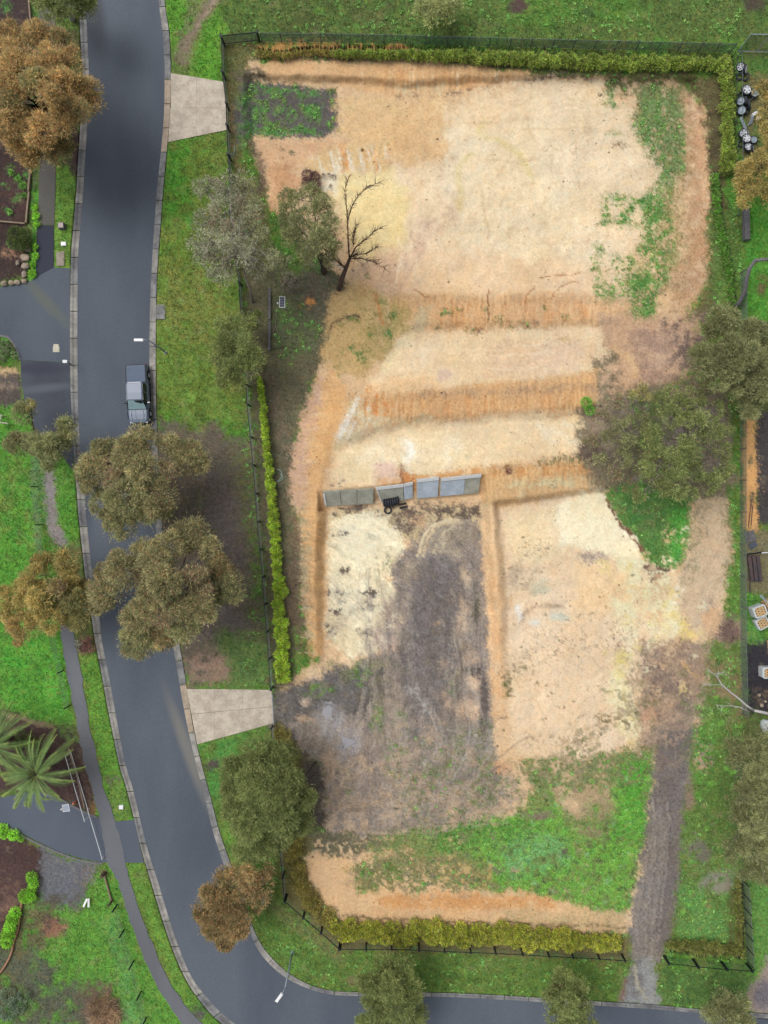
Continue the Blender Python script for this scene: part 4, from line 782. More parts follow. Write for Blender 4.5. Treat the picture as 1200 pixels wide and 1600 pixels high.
for i in range(90):          # pale and yellow crusts, dark crumbs on the eastern flat
    x0, y0 = trk.gauss(1010, 36), trk.gauss(955, 50); blob(x0, y0, trk.uniform(3, 12), trk.uniform(3, 12), trk.choice([(246, 238, 206), (232, 216, 150), (240, 214, 180), (226, 196, 160)]), f=.6, w=6, w2=5, a=.6, brk=(N4, .4, .5), g=None)
for i in range(60):
    x0, y0 = trk.gauss(980, 14), trk.uniform(1010, 1170); blob(x0 + (y0 - 1090) * .1, y0, trk.uniform(2, 9), trk.uniform(3, 14), trk.choice([(246, 234, 200), (230, 214, 150), (236, 208, 172), (214, 188, 158), (176, 160, 132)]), f=.6, w=6, w2=5, a=.6, brk=(N4, .4, .5), g=None)
for i in range(110):
    x0, y0 = trk.uniform(990, 1110), trk.uniform(1000, 1200); blob(x0, y0, trk.uniform(3, 12), trk.uniform(3, 12), trk.choice([(196, 168, 142), (134, 118, 110), (150, 136, 120), (112, 120, 84), (180, 156, 134)]), f=.6, w=7, w2=5, a=.55, brk=(N4, .42, .52), g=None)
for i in range(150):
    x0, y0 = trk.uniform(780, 1070), trk.uniform(880, 1180); blob(x0, y0, trk.uniform(1, 3), trk.uniform(1, 2.5), trk.choice([(132, 112, 92), (120, 126, 84), (150, 128, 108)]), f=.5, w=3, w2=3, a=.7, brk=(N4, .45, .52), g=None)
for i in range(240):         # bright broad leaved tufts and dark holes in the weedy south east
    x0, y0 = trk.uniform(740, 1015), trk.uniform(1200, 1425); k = trk.random(); blob(x0, y0, trk.uniform(1.5, 5), trk.uniform(1.5, 4), (118, 180, 76) if k < .5 else ((132, 176, 124) if k < .65 else (70, 88, 52)), f=.5, w=2, w2=3, a=.7, brk=(G, .4, .6), g=None)
for i in range(120):
    x0, y0 = trk.uniform(1060, 1160), trk.uniform(1020, 1470); blob(x0, y0, trk.uniform(1.5, 6), trk.uniform(1.5, 6), trk.choice([(112, 176, 70), (124, 130, 84), (66, 92, 48)]), f=.5, w=2, w2=3, a=.6, brk=(G, .4, .6), g=None)
for i in range(420):         # the same on the west and road side lawns
    x0, y0 = trk.choice([(trk.uniform(-10, 110), trk.uniform(690, 1110)), (trk.uniform(40, 240), trk.uniform(1360, 1600)), (trk.uniform(240, 390), trk.uniform(225, 660)), (trk.uniform(300, 440), trk.uniform(1150, 1340)), (trk.uniform(430, 970), trk.uniform(1495, 1560)), (trk.uniform(380, 1160), trk.uniform(-10, 50))])
    blob(x0, y0, trk.uniform(2, 9), trk.uniform(2, 8), trk.choice([(108, 168, 62), (126, 138, 76), (78, 104, 50), (122, 124, 88)]), f=.6, w=4, w2=4, a=.3, brk=(G, .4, .6), g=None)
for i in range(70):          # the flat breaks up into grey brown weedy soil at its south east corner
    t_ = trk.random(); x0, y0 = 850 + 160 * t_ + trk.gauss(0, 14), 1205 - 120 * t_ + trk.gauss(0, 16); blob(x0, y0, trk.uniform(4, 15), trk.uniform(3, 11), trk.choice([(158, 144, 116), (132, 124, 96), (176, 158, 130), (110, 124, 76), (214, 190, 158)]), f=.6, w=8, w2=6, a=.7, brk=(NE, .40, .52), g=.3)
wash = fbm(PX / 90 + Wx * .6, PY / 45 + Wy * .6, 1, 4) - .5
C *= (1 + bare * wash * .30)[..., None] * (1 + (bare * (fbm(PX / 55, PY / 55, 3, 4) - .5))[..., None] * np.array([-.02, .08, .26]))
dirt = sstep(.56, .72, N20) * sstep(.45, .7, N9) * bare * .16
C = C * (1 - dirt[..., None]) + alb((176, 160, 130)) * dirt[..., None]
C *= (1 + rng.normal(0, .045, (NY, NX)) * (1 + 1.6 * np.clip(G, 0, 1)))[..., None]
C *= 1 + .07 * np.clip(G, 0, 1)[..., None]
C += (G[..., None]) * np.array([.020, .022, .014])
tint = (N9 - .5)[..., None] * np.array([0.10, 0.0, -0.12])
C *= 1 + tint
C *= 1 + (bare * sstep(.12, .4, C.mean(-1)))[..., None] * np.array([0, .003, -.045])
C[slm] *= 1 + mk[..., None] * np.array([.03, .01, -.04])
C = np.clip(C, 0.01, 0.86)

# ---- heights
H = base_z(PY) + 0 * PX
def level(poly, z, f=12, w=4):
    d, sl = sdf(poly, w, 0, pad=f + 8)
    m = sstep(f, -f, d)
    H[sl] = H[sl] * (1 - m) + (z if np.isscalar(z) else z[sl]) * m
level([(385, 120), (640, 130), (830, 120), (1090, 125), (1112, 430), (985, 470), (650, 466), (540, 440), (420, 330), (390, 240)], 1.75, 9)
level([(560, 600), (650, 512), (960, 506), (1060, 560), (930, 590), (620, 618)], 1.0, 11)
level([(505, 770), (515, 700), (620, 662), (930, 640), (960, 720), (640, 762)], 0.25, 12)
low = -0.95 + 0.95 * sstep(900, 1130, PY) + 0.0 * PX
level([(504, 778), (755, 762), (768, 900), (780, 1210), (560, 1210), (500, 1030), (500, 850)], low, 9)
level([(774, 786), (950, 764), (1010, 880), (1090, 980), (1000, 1180), (800, 1210), (784, 900)], -0.35 + 0.4 * sstep(950, 1150, PY), 7)
soft = bare * (1 - sstep(0, 1, 0))
H += bare * (0.16 * (N20 - .5) + 0.045 * (N9 - .5) + 0.008 * (N4 - .5)) * 1.2 + (1 - bare) * (0.03 * (N20 - .5) + 0.03 * (N4 - .5))
RUN = fbm((PX + 9 * Wx) / 2.1, PY / 22 + Wy, 3, 2)
# runnels on the slopes
def runnel(poly, amp=0.05):
    d, sl = sdf(poly, 3, 0)
    H[sl] -= sstep(4, -4, d) * amp * (sstep(.5, .7, STV[sl]) + 1.2 * sstep(.55, .7, RUN[sl]) * sstep(.35, .6, N20[sl]))
runnel([(600, 462), (985, 462), (960, 512), (655, 518)]); runnel([(545, 620), (930, 586), (930, 640), (560, 664)], .06); runnel([(600, 104), (830, 112), (690, 150), (520, 132)]); runnel([(755, 730), (1000, 720), (990, 755), (760, 775)]); runnel([(490, 240), (608, 226), (600, 266), (500, 272)])
for x_, y_, rx_, ry_ in ((516, 1126, 19, 27), (542, 1160, 15, 14), (513, 1098, 10, 4)):
    H -= .16 * sstep(1.5, .2, np.sqrt(((PX + 12 * Wx + 8 * wx - x_) / rx_) ** 2 + ((PY + 12 * Wy + 8 * wy - y_) / ry_) ** 2))
d, sl = sdf([(596, 748), (750, 738), (756, 770), (590, 792)], 0)
def flat(poly, dz, f=2.0, pad=6):
    """bed for a hard surface: natural level minus dz"""
    d, sl = sdf(poly, 0, 0, pad=pad + 4)
    m = sstep(pad, pad - f * 2, d)
    H[sl] = H[sl] * (1 - m) + (base_z(PY[sl]) - dz) * m
# ---- edges of the road and its kerbs, in plan
LK_OUT = [(60, -900), (92, -400), (115, -120), (122, 0), (124, 30), (128, 100), (128.5, 130), (126, 185), (122, 250), (119, 300), (115, 350), (111, 400), (109.5, 480), (109.5, 560), (110.5, 620), (113, 660), (116, 720), (120, 770), (122, 800), (127.5, 850), (133, 900), (143, 965),
          (148, 1000), (158, 1050), (167, 1100), (177, 1150), (187.5, 1200), (197, 1230), (209, 1278), (220, 1325), (235, 1375), (250, 1425), (266.5, 1475), (287.5, 1525), (311, 1562), (342, 1596), (390, 1628), (460, 1655), (560, 1676), (720, 1690), (1000, 1712), (1400, 1740), (2200, 1790)]
LK_IN = [(74, -900), (104, -400), (127, -120), (134, 0), (135, 30), (138.5, 100), (139, 130), (137, 185), (133, 250), (130, 300), (126, 350), (122, 400), (121, 480), (121, 560), (121.5, 620), (123, 660), (127, 720), (132, 770), (134, 800), (139, 850), (144.5, 900), (155, 965),
         (159, 1000), (169, 1050), (178, 1100), (187, 1150), (197.5, 1200), (207, 1230), (218.5, 1278), (230, 1325), (246, 1375), (261, 1425), (277.5, 1475), (298.5, 1525), (321, 1556), (352, 1588), (397, 1618), (465, 1644), (563, 1665), (722, 1679), (1001, 1701), (1400, 1729), (2200, 1779)]
RK_IN = [(190, -900), (220, -400), (240, -120), (248, 0), (254, 50), (257, 100), (257, 150), (255.5, 190), (252, 230), (245, 300), (241.5, 350), (238, 400), (235.5, 450), (234, 500), (233.5, 600), (235, 660), (238, 740), (244, 830), (252, 910), (262, 970), (268.5, 1000), (277.5, 1050), (286, 1100), (297, 1155),
         (308, 1200), (321, 1250), (333, 1300), (349.5, 1350), (366, 1395), (388, 1450), (399, 1476), (415, 1500), (445, 1527), (480, 1544), (512, 1553), (550, 1556), (665, 1557), (750, 1560), (850, 1566), (930, 1571), (1030, 1577.5), (1095, 1583.5), (1180, 1590), (1260, 1596), (1500, 1615), (2200, 1668)]
RK_OUT = [(200, -900), (229, -400), (249, -120), (257, 0), (264, 50), (266.5, 100), (266.5, 150), (264.5, 190), (261, 230), (254.5, 300), (251, 350), (247, 400), (244.5, 450), (243.5, 500), (243.5, 600), (245, 660), (248, 740), (254, 830), (262, 908), (272, 968), (278.5, 998), (287.5, 1048), (295, 1098), (305, 1153),
          (316, 1198), (329.5, 1248), (342, 1297), (359, 1346), (374, 1390), (394, 1446), (406, 1472), (422, 1494), (450, 1520), (482, 1538), (513, 1547), (550, 1550), (665, 1551), (750, 1553.5), (850, 1559.5), (930, 1564.5), (1030, 1571), (1095, 1577), (1180, 1583), (1260, 1589), (1500, 1608), (2200, 1661)]
def dense(p, n=7): return bez(p, n)
LO, LI, RI, RO = dense(LK_OUT), dense(LK_IN), dense(RK_IN), dense(RK_OUT)
DRIVE_OLD = [(-400, 448), (0, 448), (20, 446), (47, 439), (62, 430), (84, 418), (109, 419), (109.8, 567), (30, 562), (27, 545), (18, 530), (8, 524), (-400, 520)]
DRIVE_NEW = [(32, 562.5), (109.8, 567.5), (111, 620), (113, 656), (115, 700), (114, 735), (104, 722), (86, 694), (60, 688), (50, 655), (38, 625), (33, 590)]
DRIVE_LOW = [(-400, 1238), (0, 1246), (55, 1236), (85, 1243), (108, 1254), (128, 1265), (152, 1277), (178, 1284), (209.5, 1281), (219, 1325), (225, 1348), (160, 1347.5), (130, 1342), (92, 1331), (55, 1313), (20, 1294), (0, 1286), (-400, 1260)]
PATH_TOP = ([(62, -400), (62, -60), (60, 100), (62, 200), (61, 280), (59, 351)], [(88, -400), (88, -60), (85, 100), (87, 200), (87, 280), (84.5, 351)])
PATH_DARK = [(57.5, 352), (84, 352), (84, 418), (62, 430), (56, 433)]
PATH_L = [(94, 955), (95, 985), (105, 1050), (114, 1100), (123, 1150), (134, 1200), (143, 1230), (152, 1262), (160, 1300), (167, 1347), (184, 1378), (200, 1428), (220, 1486), (250, 1550), (284, 1598), (330, 1650)]
PATH_R = [(112, 955), (116, 985), (127, 1050), (134, 1100), (143, 1150), (156, 1200), (162, 1230), (173, 1262), (184, 1300), (196, 1347), (205, 1378), (221, 1428), (243, 1486), (271, 1544), (298, 1580), (350, 1630)]
SLAB_N = [(266.6, 114), (300, 119), (350, 128), (353, 165), (354, 203), (310, 212), (262.5, 222)]
SLAB_S = [(296, 1076.5), (360, 1077), (424, 1078), (425.5, 1104), (427, 1130), (368, 1147), (309, 1163)]

flat([tuple(p) for p in np.vstack([LO, RO[::-1]])], 0.30, 1.0, 1.2)
for pl in (DRIVE_OLD, DRIVE_NEW, DRIVE_LOW, PATH_DARK, SLAB_N, SLAB_S): flat(pl, 0.03, 2, 5)
flat([tuple(p) for p in np.vstack([bez(PATH_L, 3), bez(PATH_R, 3)[::-1]])], 0.03, 2, 5)
flat([tuple(p) for p in np.vstack([np.array(PATH_TOP[0]), np.array(PATH_TOP[1])[::-1]])], 0.03, 2, 5)

# cut for the leaning concrete panels
d, sl = sdf([(500, 762), (756, 735), (756, 776), (500, 796)], 0, 0, pad=10)
tb = (PY[sl] - (768 - (PX[sl] - 504) * .108)) / 25
H[sl] = np.where((d < 3), np.minimum(H[sl], .24 - 1.12 * np.clip(tb, -.3, 1.2)), H[sl])

def Hat(px, py):
    i = np.clip(np.searchsorted(AX, px) - 1, 0, NX - 2); j = np.clip(np.searchsorted(AY, py) - 1, 0, NY - 2)
    fx = np.clip((px - AX[i]) / (AX[i + 1] - AX[i]), 0, 1); fy = np.clip((py - AY[j]) / (AY[j + 1] - AY[j]), 0, 1)
    return (H[j, i] * (1 - fx) + H[j, i + 1] * fx) * (1 - fy) + (H[j + 1, i] * (1 - fx) + H[j + 1, i + 1] * fx) * fy
def Cat(px, py):
    i = np.clip(np.searchsorted(AX, px), 0, NX - 1); j = np.clip(np.searchsorted(AY, py), 0, NY - 1)
    return C[j, i], G[j, i]
def plan(px, py, z):
    k = S * (HC - z) / HC
    return (px - 600) * k, (800 - py) * k
def W(px, py, dz=0.0, z=None):
    z = float(Hat(px, py)) + dz if z is None else z
    x, y = plan(px, py, z)
    return Vector((x, y, z))
def WB(px, py, dz=0.0):
    z = float(base_z(py)) + dz
    x, y = plan(px, py, z)
    return Vector((x, y, z))

X_, Y_ = plan(PX, PY, H)
V = np.stack([X_, Y_, H], -1).reshape(-1, 3)
I = np.arange(NX * NY).reshape(NY, NX)
F = np.stack([I[:-1, :-1], I[1:, :-1], I[1:, 1:], I[:-1, 1:]], -1).reshape(-1, 4)
def ground_mat():
    m = bpy.data.materials.new('ground_surface'); m.use_nodes = True
    N, L = m.node_tree.nodes, m.node_tree.links
    bs = N['Principled BSDF']; bs.inputs['Roughness'].default_value = .95; bs.inputs['Specular IOR Level'].default_value = .1
    g = N.new('ShaderNodeNewGeometry'); at = N.new('ShaderNodeAttribute'); at.attribute_name = 'Col'; ga = N.new('ShaderNodeAttribute'); ga.attribute_name = 'green'
    def noise(sc, de, ro=.6):
        n = N.new('ShaderNodeTexNoise'); n.inputs['Scale'].default_value = sc; n.inputs['Detail'].default_value = de; n.inputs['Roughness'].default_value = ro
        L.new(g.outputs['Position'], n.inputs['Vector']); return n
    def rng_(src, a0, a1, b0, b1):
        r = N.new('ShaderNodeMapRange'); r.inputs['From Min'].default_value = a0; r.inputs['From Max'].default_value = a1
        for nm, v in (('To Min', b0), ('To Max', b1)):
            if isinstance(v, float) or isinstance(v, int): r.inputs[nm].default_value = v
            else: L.new(v, r.inputs[nm])
        L.new(src, r.inputs['Value']); return r.outputs[0]
    gr = N.new('ShaderNodeAttribute'); gr.attribute_name = 'grain'
    lo = rng_(gr.outputs['Fac'], 0, 1, .90, .66); hi = rng_(gr.outputs['Fac'], 0, 1, 1.10, 1.38)
    n1 = noise(4.2, 8, .72); f1 = rng_(n1.outputs['Fac'], .32, .68, lo, hi)
    n2 = noise(13, 3); f2 = rng_(n2.outputs['Fac'], .3, .7, rng_(gr.outputs['Fac'], 0, 1, .93, .74), rng_(gr.outputs['Fac'], 0, 1, 1.07, 1.26))
    # scattered dark crumbs on bare soil
    vo = N.new('ShaderNodeTexVoronoi'); vo.inputs['Scale'].default_value = 2.6; L.new(g.outputs['Position'], vo.inputs['Vector'])
    n3 = noise(.35, 4); gate = rng_(n3.outputs['Fac'], .46, .62, 0, .16); cr = N.new('ShaderNodeMath'); cr.operation = 'LESS_THAN'; L.new(vo.outputs['Distance'], cr.inputs[0]); L.new(gate, cr.inputs[1])
    inv = rng_(ga.outputs['Fac'], .2, .5, .38, 0); dk = N.new('ShaderNodeMath'); dk.operation = 'MULTIPLY'; L.new(cr.outputs[0], dk.inputs[0]); L.new(inv, dk.inputs[1])
    f3 = N.new('ShaderNodeMath'); f3.operation = 'SUBTRACT'; f3.inputs[0].default_value = 1; L.new(dk.outputs[0], f3.inputs[1])
    mu = N.new('ShaderNodeMath'); mu.operation = 'MULTIPLY'; L.new(f1, mu.inputs[0]); L.new(f2, mu.inputs[1])
    mu2 = N.new('ShaderNodeMath'); mu2.operation = 'MULTIPLY'; L.new(mu.outputs[0], mu2.inputs[0]); L.new(f3.outputs[0], mu2.inputs[1])
    sc = N.new('ShaderNodeVectorMath'); sc.operation = 'SCALE'; L.new(at.outputs['Color'], sc.inputs[0]); L.new(mu2.outputs[0], sc.inputs['Scale'])
    # hue drift inside the turf: yellower and bluer tufts
    n4 = noise(2.1, 6, .7); hm = N.new('ShaderNodeMix'); hm.data_type = 'RGBA'; hm.inputs['A'].default_value = (1.3, 1.02, .86, 1); hm.inputs['B'].default_value = (.9, 1.04, 1.0, 1)
    L.new(rng_(n4.outputs['Fac'], .38, .62, 0, 1), hm.inputs['Factor'])
    hm2 = N.new('ShaderNodeMix'); hm2.data_type = 'RGBA'; hm2.inputs['A'].default_value = (1, 1, 1, 1); L.new(hm.outputs['Result'], hm2.inputs['B']); L.new(rng_(ga.outputs['Fac'], 0, 1, .15, 1), hm2.inputs['Factor'])
    vm = N.new('ShaderNodeVectorMath'); vm.operation = 'MULTIPLY'; L.new(sc.outputs[0], vm.inputs[0]); L.new(hm2.outputs['Result'], vm.inputs[1])
    L.new(vm.outputs[0], bs.inputs['Base Color'])
    bp = N.new('ShaderNodeBump'); bp.inputs['Distance'].default_value = .03; bp.inputs['Strength'].default_value = .8
    L.new(n1.outputs['Fac'], bp.inputs['Height']); L.new(bp.outputs[0], bs.inputs['Normal'])
    return m
gmat = ground_mat() if True else mat('ground_surface', (0, 0, 0), 0.95, 0.09, 6.0, 0.022, 5, attr='Col', spec=0.1, detail=9)
gm = np_mesh('ground', V, F, C.reshape(-1, 3), smooth=True)
gr_ = gm.attributes.new('grain', 'FLOAT', 'POINT'); gr_.data.foreach_set('value', np.maximum(np.clip(G, 0, 1) * .95, sstep(.42, .08, C.mean(-1)) * .95).astype(np.float32).ravel())
ga_ = gm.attributes.new('green', 'FLOAT', 'POINT'); ga_.data.foreach_set('value', np.clip(G, 0, 1).astype(np.float32).ravel())
ground = tag(link('ground', gm, gmat), kind='structure')

# ---- sheets laid on the natural level
def sheet(name, poly, dz, m, parent=None, step=24, kind='structure', thick=0.0):
    bm = bmesh.new()
    f = bm.faces.new([bm.verts.new((x, y, 0)) for x, y in poly])
    y0, y1 = min(p[1] for p in poly), max(p[1] for p in poly)
    k = math.ceil(y0 / step) * step
    while k < y1:
        bmesh.ops.bisect_plane(bm, geom=bm.verts[:] + bm.edges[:] + bm.faces[:], plane_co=(0, k, 0), plane_no=(0, 1, 0)); k += step
    if thick:
        r = bmesh.ops.extrude_face_region(bm, geom=bm.faces[:])
        top = [g for g in r['geom'] if isinstance(g, bmesh.types.BMVert)]
        for v in top: v.co.z = 1
    bmesh.ops.triangulate(bm, faces=bm.faces[:])
    for v in bm.verts:
        v.co = WB(v.co.x, v.co.y, dz - (thick if (thick and v.co.z < .5) else 0))
    bmesh.ops.recalc_face_normals(bm, faces=bm.faces)
    me = bpy.data.meshes.new(name); bm.to_mesh(me); bm.free()
    if not thick and me.polygons and me.polygons[0].normal.z < 0: me.flip_normals()
    o = link(name, me, m, parent)
    if kind: o['kind'] = kind
    return o
def strip(name, L_, R_, dz, m, n=4, dzf=None, kind='structure'):
    k = min(len(L_), len(R_)); vs = []; fs = []
    for i in range(k):
        for j in range(n + 1):
            t = j / n; p = np.array(L_[i]) * (1 - t) + np.array(R_[i]) * t
            vs.append(WB(p[0], p[1], dz + (dzf(t) if dzf else 0)))
    for i in range(k - 1):
        for j in range(n):
            a = i * (n + 1) + j; fs.append((a, a + n + 1, a + n + 2, a + 1))
    b = MB(); b.add(vs, fs); o = b.build(name, m)
    if kind: o['kind'] = kind
    return o
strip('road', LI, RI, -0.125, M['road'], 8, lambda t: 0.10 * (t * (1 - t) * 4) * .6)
sheet('driveway', DRIVE_OLD, 0.004, M['drive_old']); sheet('driveway', DRIVE_NEW, 0.004, M['drive_new'])
sheet('driveway', DRIVE_LOW, 0.008, M['drive_low'])
strip('footpath', bez(PATH_TOP[0], 5), bez(PATH_TOP[1], 5), 0.004, M['path_brown'], 2)
sheet('footpath', PATH_DARK, 0.012, M['path_dark'])
def ragged(p, a): 
    p = bez(p, 5); return [(x + random.uniform(-a, a), y) for x, y in p]
strip('footpath', ragged(PATH_L, 1.8), ragged(PATH_R, 1.8), 0.014, M['path'], 2)

# ---- kerbs: precast lengths with open joints
def resample(P, Q, step):
    P = np.array(P); Q = np.array(Q); mid = (P + Q) / 2
    d = np.concatenate([[0], np.cumsum(np.linalg.norm(np.diff(mid, axis=0), axis=1))])
    n = int(d[-1] / step); t = np.linspace(0, d[-1], n + 1)
    g = lambda A_: np.stack([np.interp(t, d, A_[:, 0]), np.interp(t, d, A_[:, 1])], 1)
    return g(P), g(Q)
def kerb(label, IN, OUT, prof, m, step, lo, hi, tan=None):
    """prof: list of (t from road to verge, height)"""
    root = empty('kerb', kind='structure')
    P, Q = resample(IN, OUT, step / 4)
    for i in range(0, len(P) - 4, 4):
        y = P[i][1]; x = P[i][0]
        if not (lo < y < hi and x < 1330): continue
        vs = []; fs = []; n = len(prof)
        for k in range(5):
            a = i + k; g = 0.0
            pa, qa = P[a].copy(), Q[a].copy()
            if k in (0, 4):
                nb = a + (1 if k == 0 else -1); e = 0.055
                pa = pa * (1 - e) + P[nb] * e; qa = qa * (1 - e) + Q[nb] * e
            for t, z in prof:
                p = pa * (1 - t) + qa * t; vs.append(WB(p[0], p[1], z))
            for t in (1, 0):
                p = pa * (1 - t) + qa * t; vs.append(WB(p[0], p[1], -0.3))
        w = n + 2
        for k in range(4):
            for j in range(w):
                a = k * w + j; b = k * w + (j + 1) % w
                fs.append((a, b, b + w, a + w))
        fs.append(tuple(range(w))); fs.append(tuple(range(4 * w, 5 * w))[::-1])
        b = MB(); b.add(vs, fs)
        yy = P[i + 2][1]
        mm = m[random.randrange(len(m))]
        if tan and any(lo_ < yy < hi_ for lo_, hi_ in tan): mm = M['kerb_pink']
        b.build('kerb_segment', mm, root)
    return root
kerb('l', LI, LO, [(0, -0.118), (0.45, -0.085), (0.75, 0.0), (1.0, 0.03)], [M['kerb'], M['kerb'], M['kerb_old']], 42, -220, 1720)
kerb('r', RI, RO, [(0, -0.118), (0.42, -0.112), (0.52, -0.02), (0.62, 0.02), (1.0, 0.03)], [M['kerb'], M['kerb_old'], M['kerb_old']], 38, -220, 1760, tan=[(112, 224), (1080, 1160)])

def slabs(label, polys, m):
    root = empty('driveway', kind='structure')
    for p in polys: sheet('concrete_slab', p, 0.022, m, root, kind=None, thick=0.12)
slabs('n', [[(267, 114.3), (307, 120.5), (307, 168.3), (267, 168.3)], [(307.2, 120.6), (350, 128), (352.8, 168.3), (307.2, 168.3)],
            [(266.3, 168.5), (307, 168.5), (307, 212.6), (262.8, 222)], [(307.2, 168.5), (352.9, 168.5), (354, 203), (307.2, 212.5)]], M['slab'])
slabs('s', [[(291.5, 1076.5), (334.6, 1076.8), (334.6, 1112.4), (299, 1116)], [(334.8, 1076.8), (379, 1077.3), (379, 1108.2), (334.8, 1112.4)], [(379.2, 1077.3), (424, 1078), (425.4, 1104), (379.2, 1108.2)],
            [(299.1, 1116.5), (334.6, 1112.9), (334.6, 1155.6), (308, 1163)], [(334.8, 1112.9), (379, 1108.7), (379, 1143.5), (334.8, 1155.5)], [(379.2, 1108.7), (425.4, 1104.5), (427, 1130), (379.2, 1143.4)]], M['slab'])
# narrow concrete edgings beside the driveways on the west side
def edging(name, pts, wd, h, m, n=6):
    P = bez(pts, n); b = MB(); vs = []; fs = []
    for i, p in enumerate(P):
        d = P[min(i + 1, len(P) - 1)] - P[max(i - 1, 0)]; d = d / (np.linalg.norm(d) + 1e-9); nrm = np.array([-d[1], d[0]]) * wd / 2
        for s_, z in ((-1, -0.1), (-1, h), (1, h), (1, -0.1)):
            q = p + nrm * s_; vs.append(W(q[0], q[1], 0, z=float(Hat(p[0], p[1])) + z))
    for i in range(len(P) - 1):
        for j in range(4):
            a = i * 4 + j; c = i * 4 + (j + 1) % 4; fs.append((a, c, c + 4, a + 4))
    fs.append((0, 1, 2, 3)); fs.append((len(vs) - 1, len(vs) - 2, len(vs) - 3, len(vs) - 4))
    b.add(vs, fs); return b.build(name, m)
M['edge'] = mat('edging_concrete', A(120, 118, 120), 0.9, 0.2, 5, 0.005, 20)
for lab, pts, wd, h, mm in (('grey concrete edging curving round the garden bed beside the upper west driveway', [(-40, 523), (4, 525), (16, 531), (25, 545), (31, 562)], 3.2, .07, 'edge'),
                        ('long grey concrete edging along the south side of the lower west driveway', [(-40, 1278), (5, 1290), (50, 1314), (92, 1333), (128, 1345), (160, 1350)], 3.2, .07, 'edge'),
                        ('grey concrete edging north of the lower west driveway, under the palm fronds', [(70, 1240), (95, 1249), (112, 1259), (132, 1269), (151, 1277)], 3.0, .07, 'edge')):
    tag(edging('garden_edging', pts, wd, h, M[mm]), lab, 'edging')
# puddles
def puddle(label, pts, m, dz=0.02):
    P = bez(pts + [pts[0]], 5)[:-1]; cx, cy = P.mean(0)
    ring = np.array([cx, cy]) + (P - np.array([cx, cy])) * .8; z = float(np.mean([Hat(x, y) for x, y in ring]))
    P = np.array([cx, cy]) + (P - np.array([cx, cy])) * 1.5
    b = MB(); vs = [Vector((*plan(cx, cy, z), z))]
    for r in (0.55, 1.0):
        for x, y in P:
            x2, y2 = cx + (x - cx) * r + random.uniform(-.8, .8), cy + (y - cy) * r + random.uniform(-.8, .8); vs.append(Vector((*plan(x2, y2, z), z)))
    n = len(P); fs = [(0, 1 + i, 1 + (i + 1) % n) for i in range(n)] + [(1 + i, 1 + n + i, 1 + n + (i + 1) % n, 1 + (i + 1) % n) for i in range(n)]
    b.add(vs, fs); o = b.build('puddle', m); o['kind'] = 'structure'
    for p in o.data.polygons: pass
    return o
M['puddle'] = mat('muddy_water', A(166, 164, 168), 0.06, 0.08, 0.8, spec=0.6)
# ------------------------------------------------------------------ vegetation
def leaf_soup(name, cen, outd, L, Wd, colr, tilt=0.5, parent=None, m=None, kind=None):
    """one triangle or slim quad per leaf spray, long axis along outd"""
    n = len(cen)
    d = outd / (np.linalg.norm(outd, axis=1, keepdims=True) + 1e-9)
    up = rng.normal(size=(n, 3)) * tilt; up[:, 2] += 1
    s = np.cross(d, up); s /= np.linalg.norm(s, axis=1, keepdims=True) + 1e-9
    L = L[:, None]; Wd = Wd[:, None]
    a = cen - s * Wd * .5; b = cen + s * Wd * .5; c = cen + d * L
    V = np.stack([a, b, c], 1).reshape(-1, 3)
    F = np.arange(3 * n).reshape(n, 3)
    me = np_mesh(name, V, F, np.repeat(colr, 3, axis=0))
    o = link(name, me, m or M['leaf'], parent)
    if kind: o['kind'] = kind
    return o

def pal(cols, n, w=None):
    c = np.array([alb(x) for x in cols]) * 2.35 + .022
    i = rng.choice(len(cols), n, p=w)
    return c[i] * rng.uniform(.8, 1.2, (n, 1))

PAL = {  # leaf tones per kind of tree
 'orange': ([(196, 158, 84), (176, 142, 80), (142, 130, 78), (108, 112, 66), (178, 120, 84)], [.3, .25, .2, .18, .07]),
 'brown': ([(176, 158, 100), (150, 145, 90), (120, 127, 80), (90, 100, 64), (156, 100, 78)], [.25, .27, .23, .18, .07]),
 'yellow': ([(190, 158, 70), (164, 146, 72), (136, 134, 66), (112, 120, 58)], [.3, .3, .2, .2]),
 'olive': ([(150, 146, 92), (130, 134, 78), (110, 120, 66), (92, 104, 60)], [.25, .3, .25, .2]),
 'green': ([(146, 148, 76), (124, 136, 62), (104, 122, 56), (84, 104, 50)], [.25, .3, .25, .2]),
 'grey': ([(160, 158, 136), (140, 144, 108), (126, 130, 92), (108, 112, 80)], [.3, .3, .22, .18]),
 'rust': ([(174, 134, 78), (152, 124, 72), (118, 114, 64), (92, 100, 56)], [.32, .3, .2, .18]),
 'mixed': ([(136, 100, 80), (112, 104, 76), (92, 94, 70), (150, 92, 76)], [.3, .3, .25, .15]),
 'pale': ([(176, 178, 110), (156, 166, 92), (130, 146, 76)], [.35, .35, .3]),
}

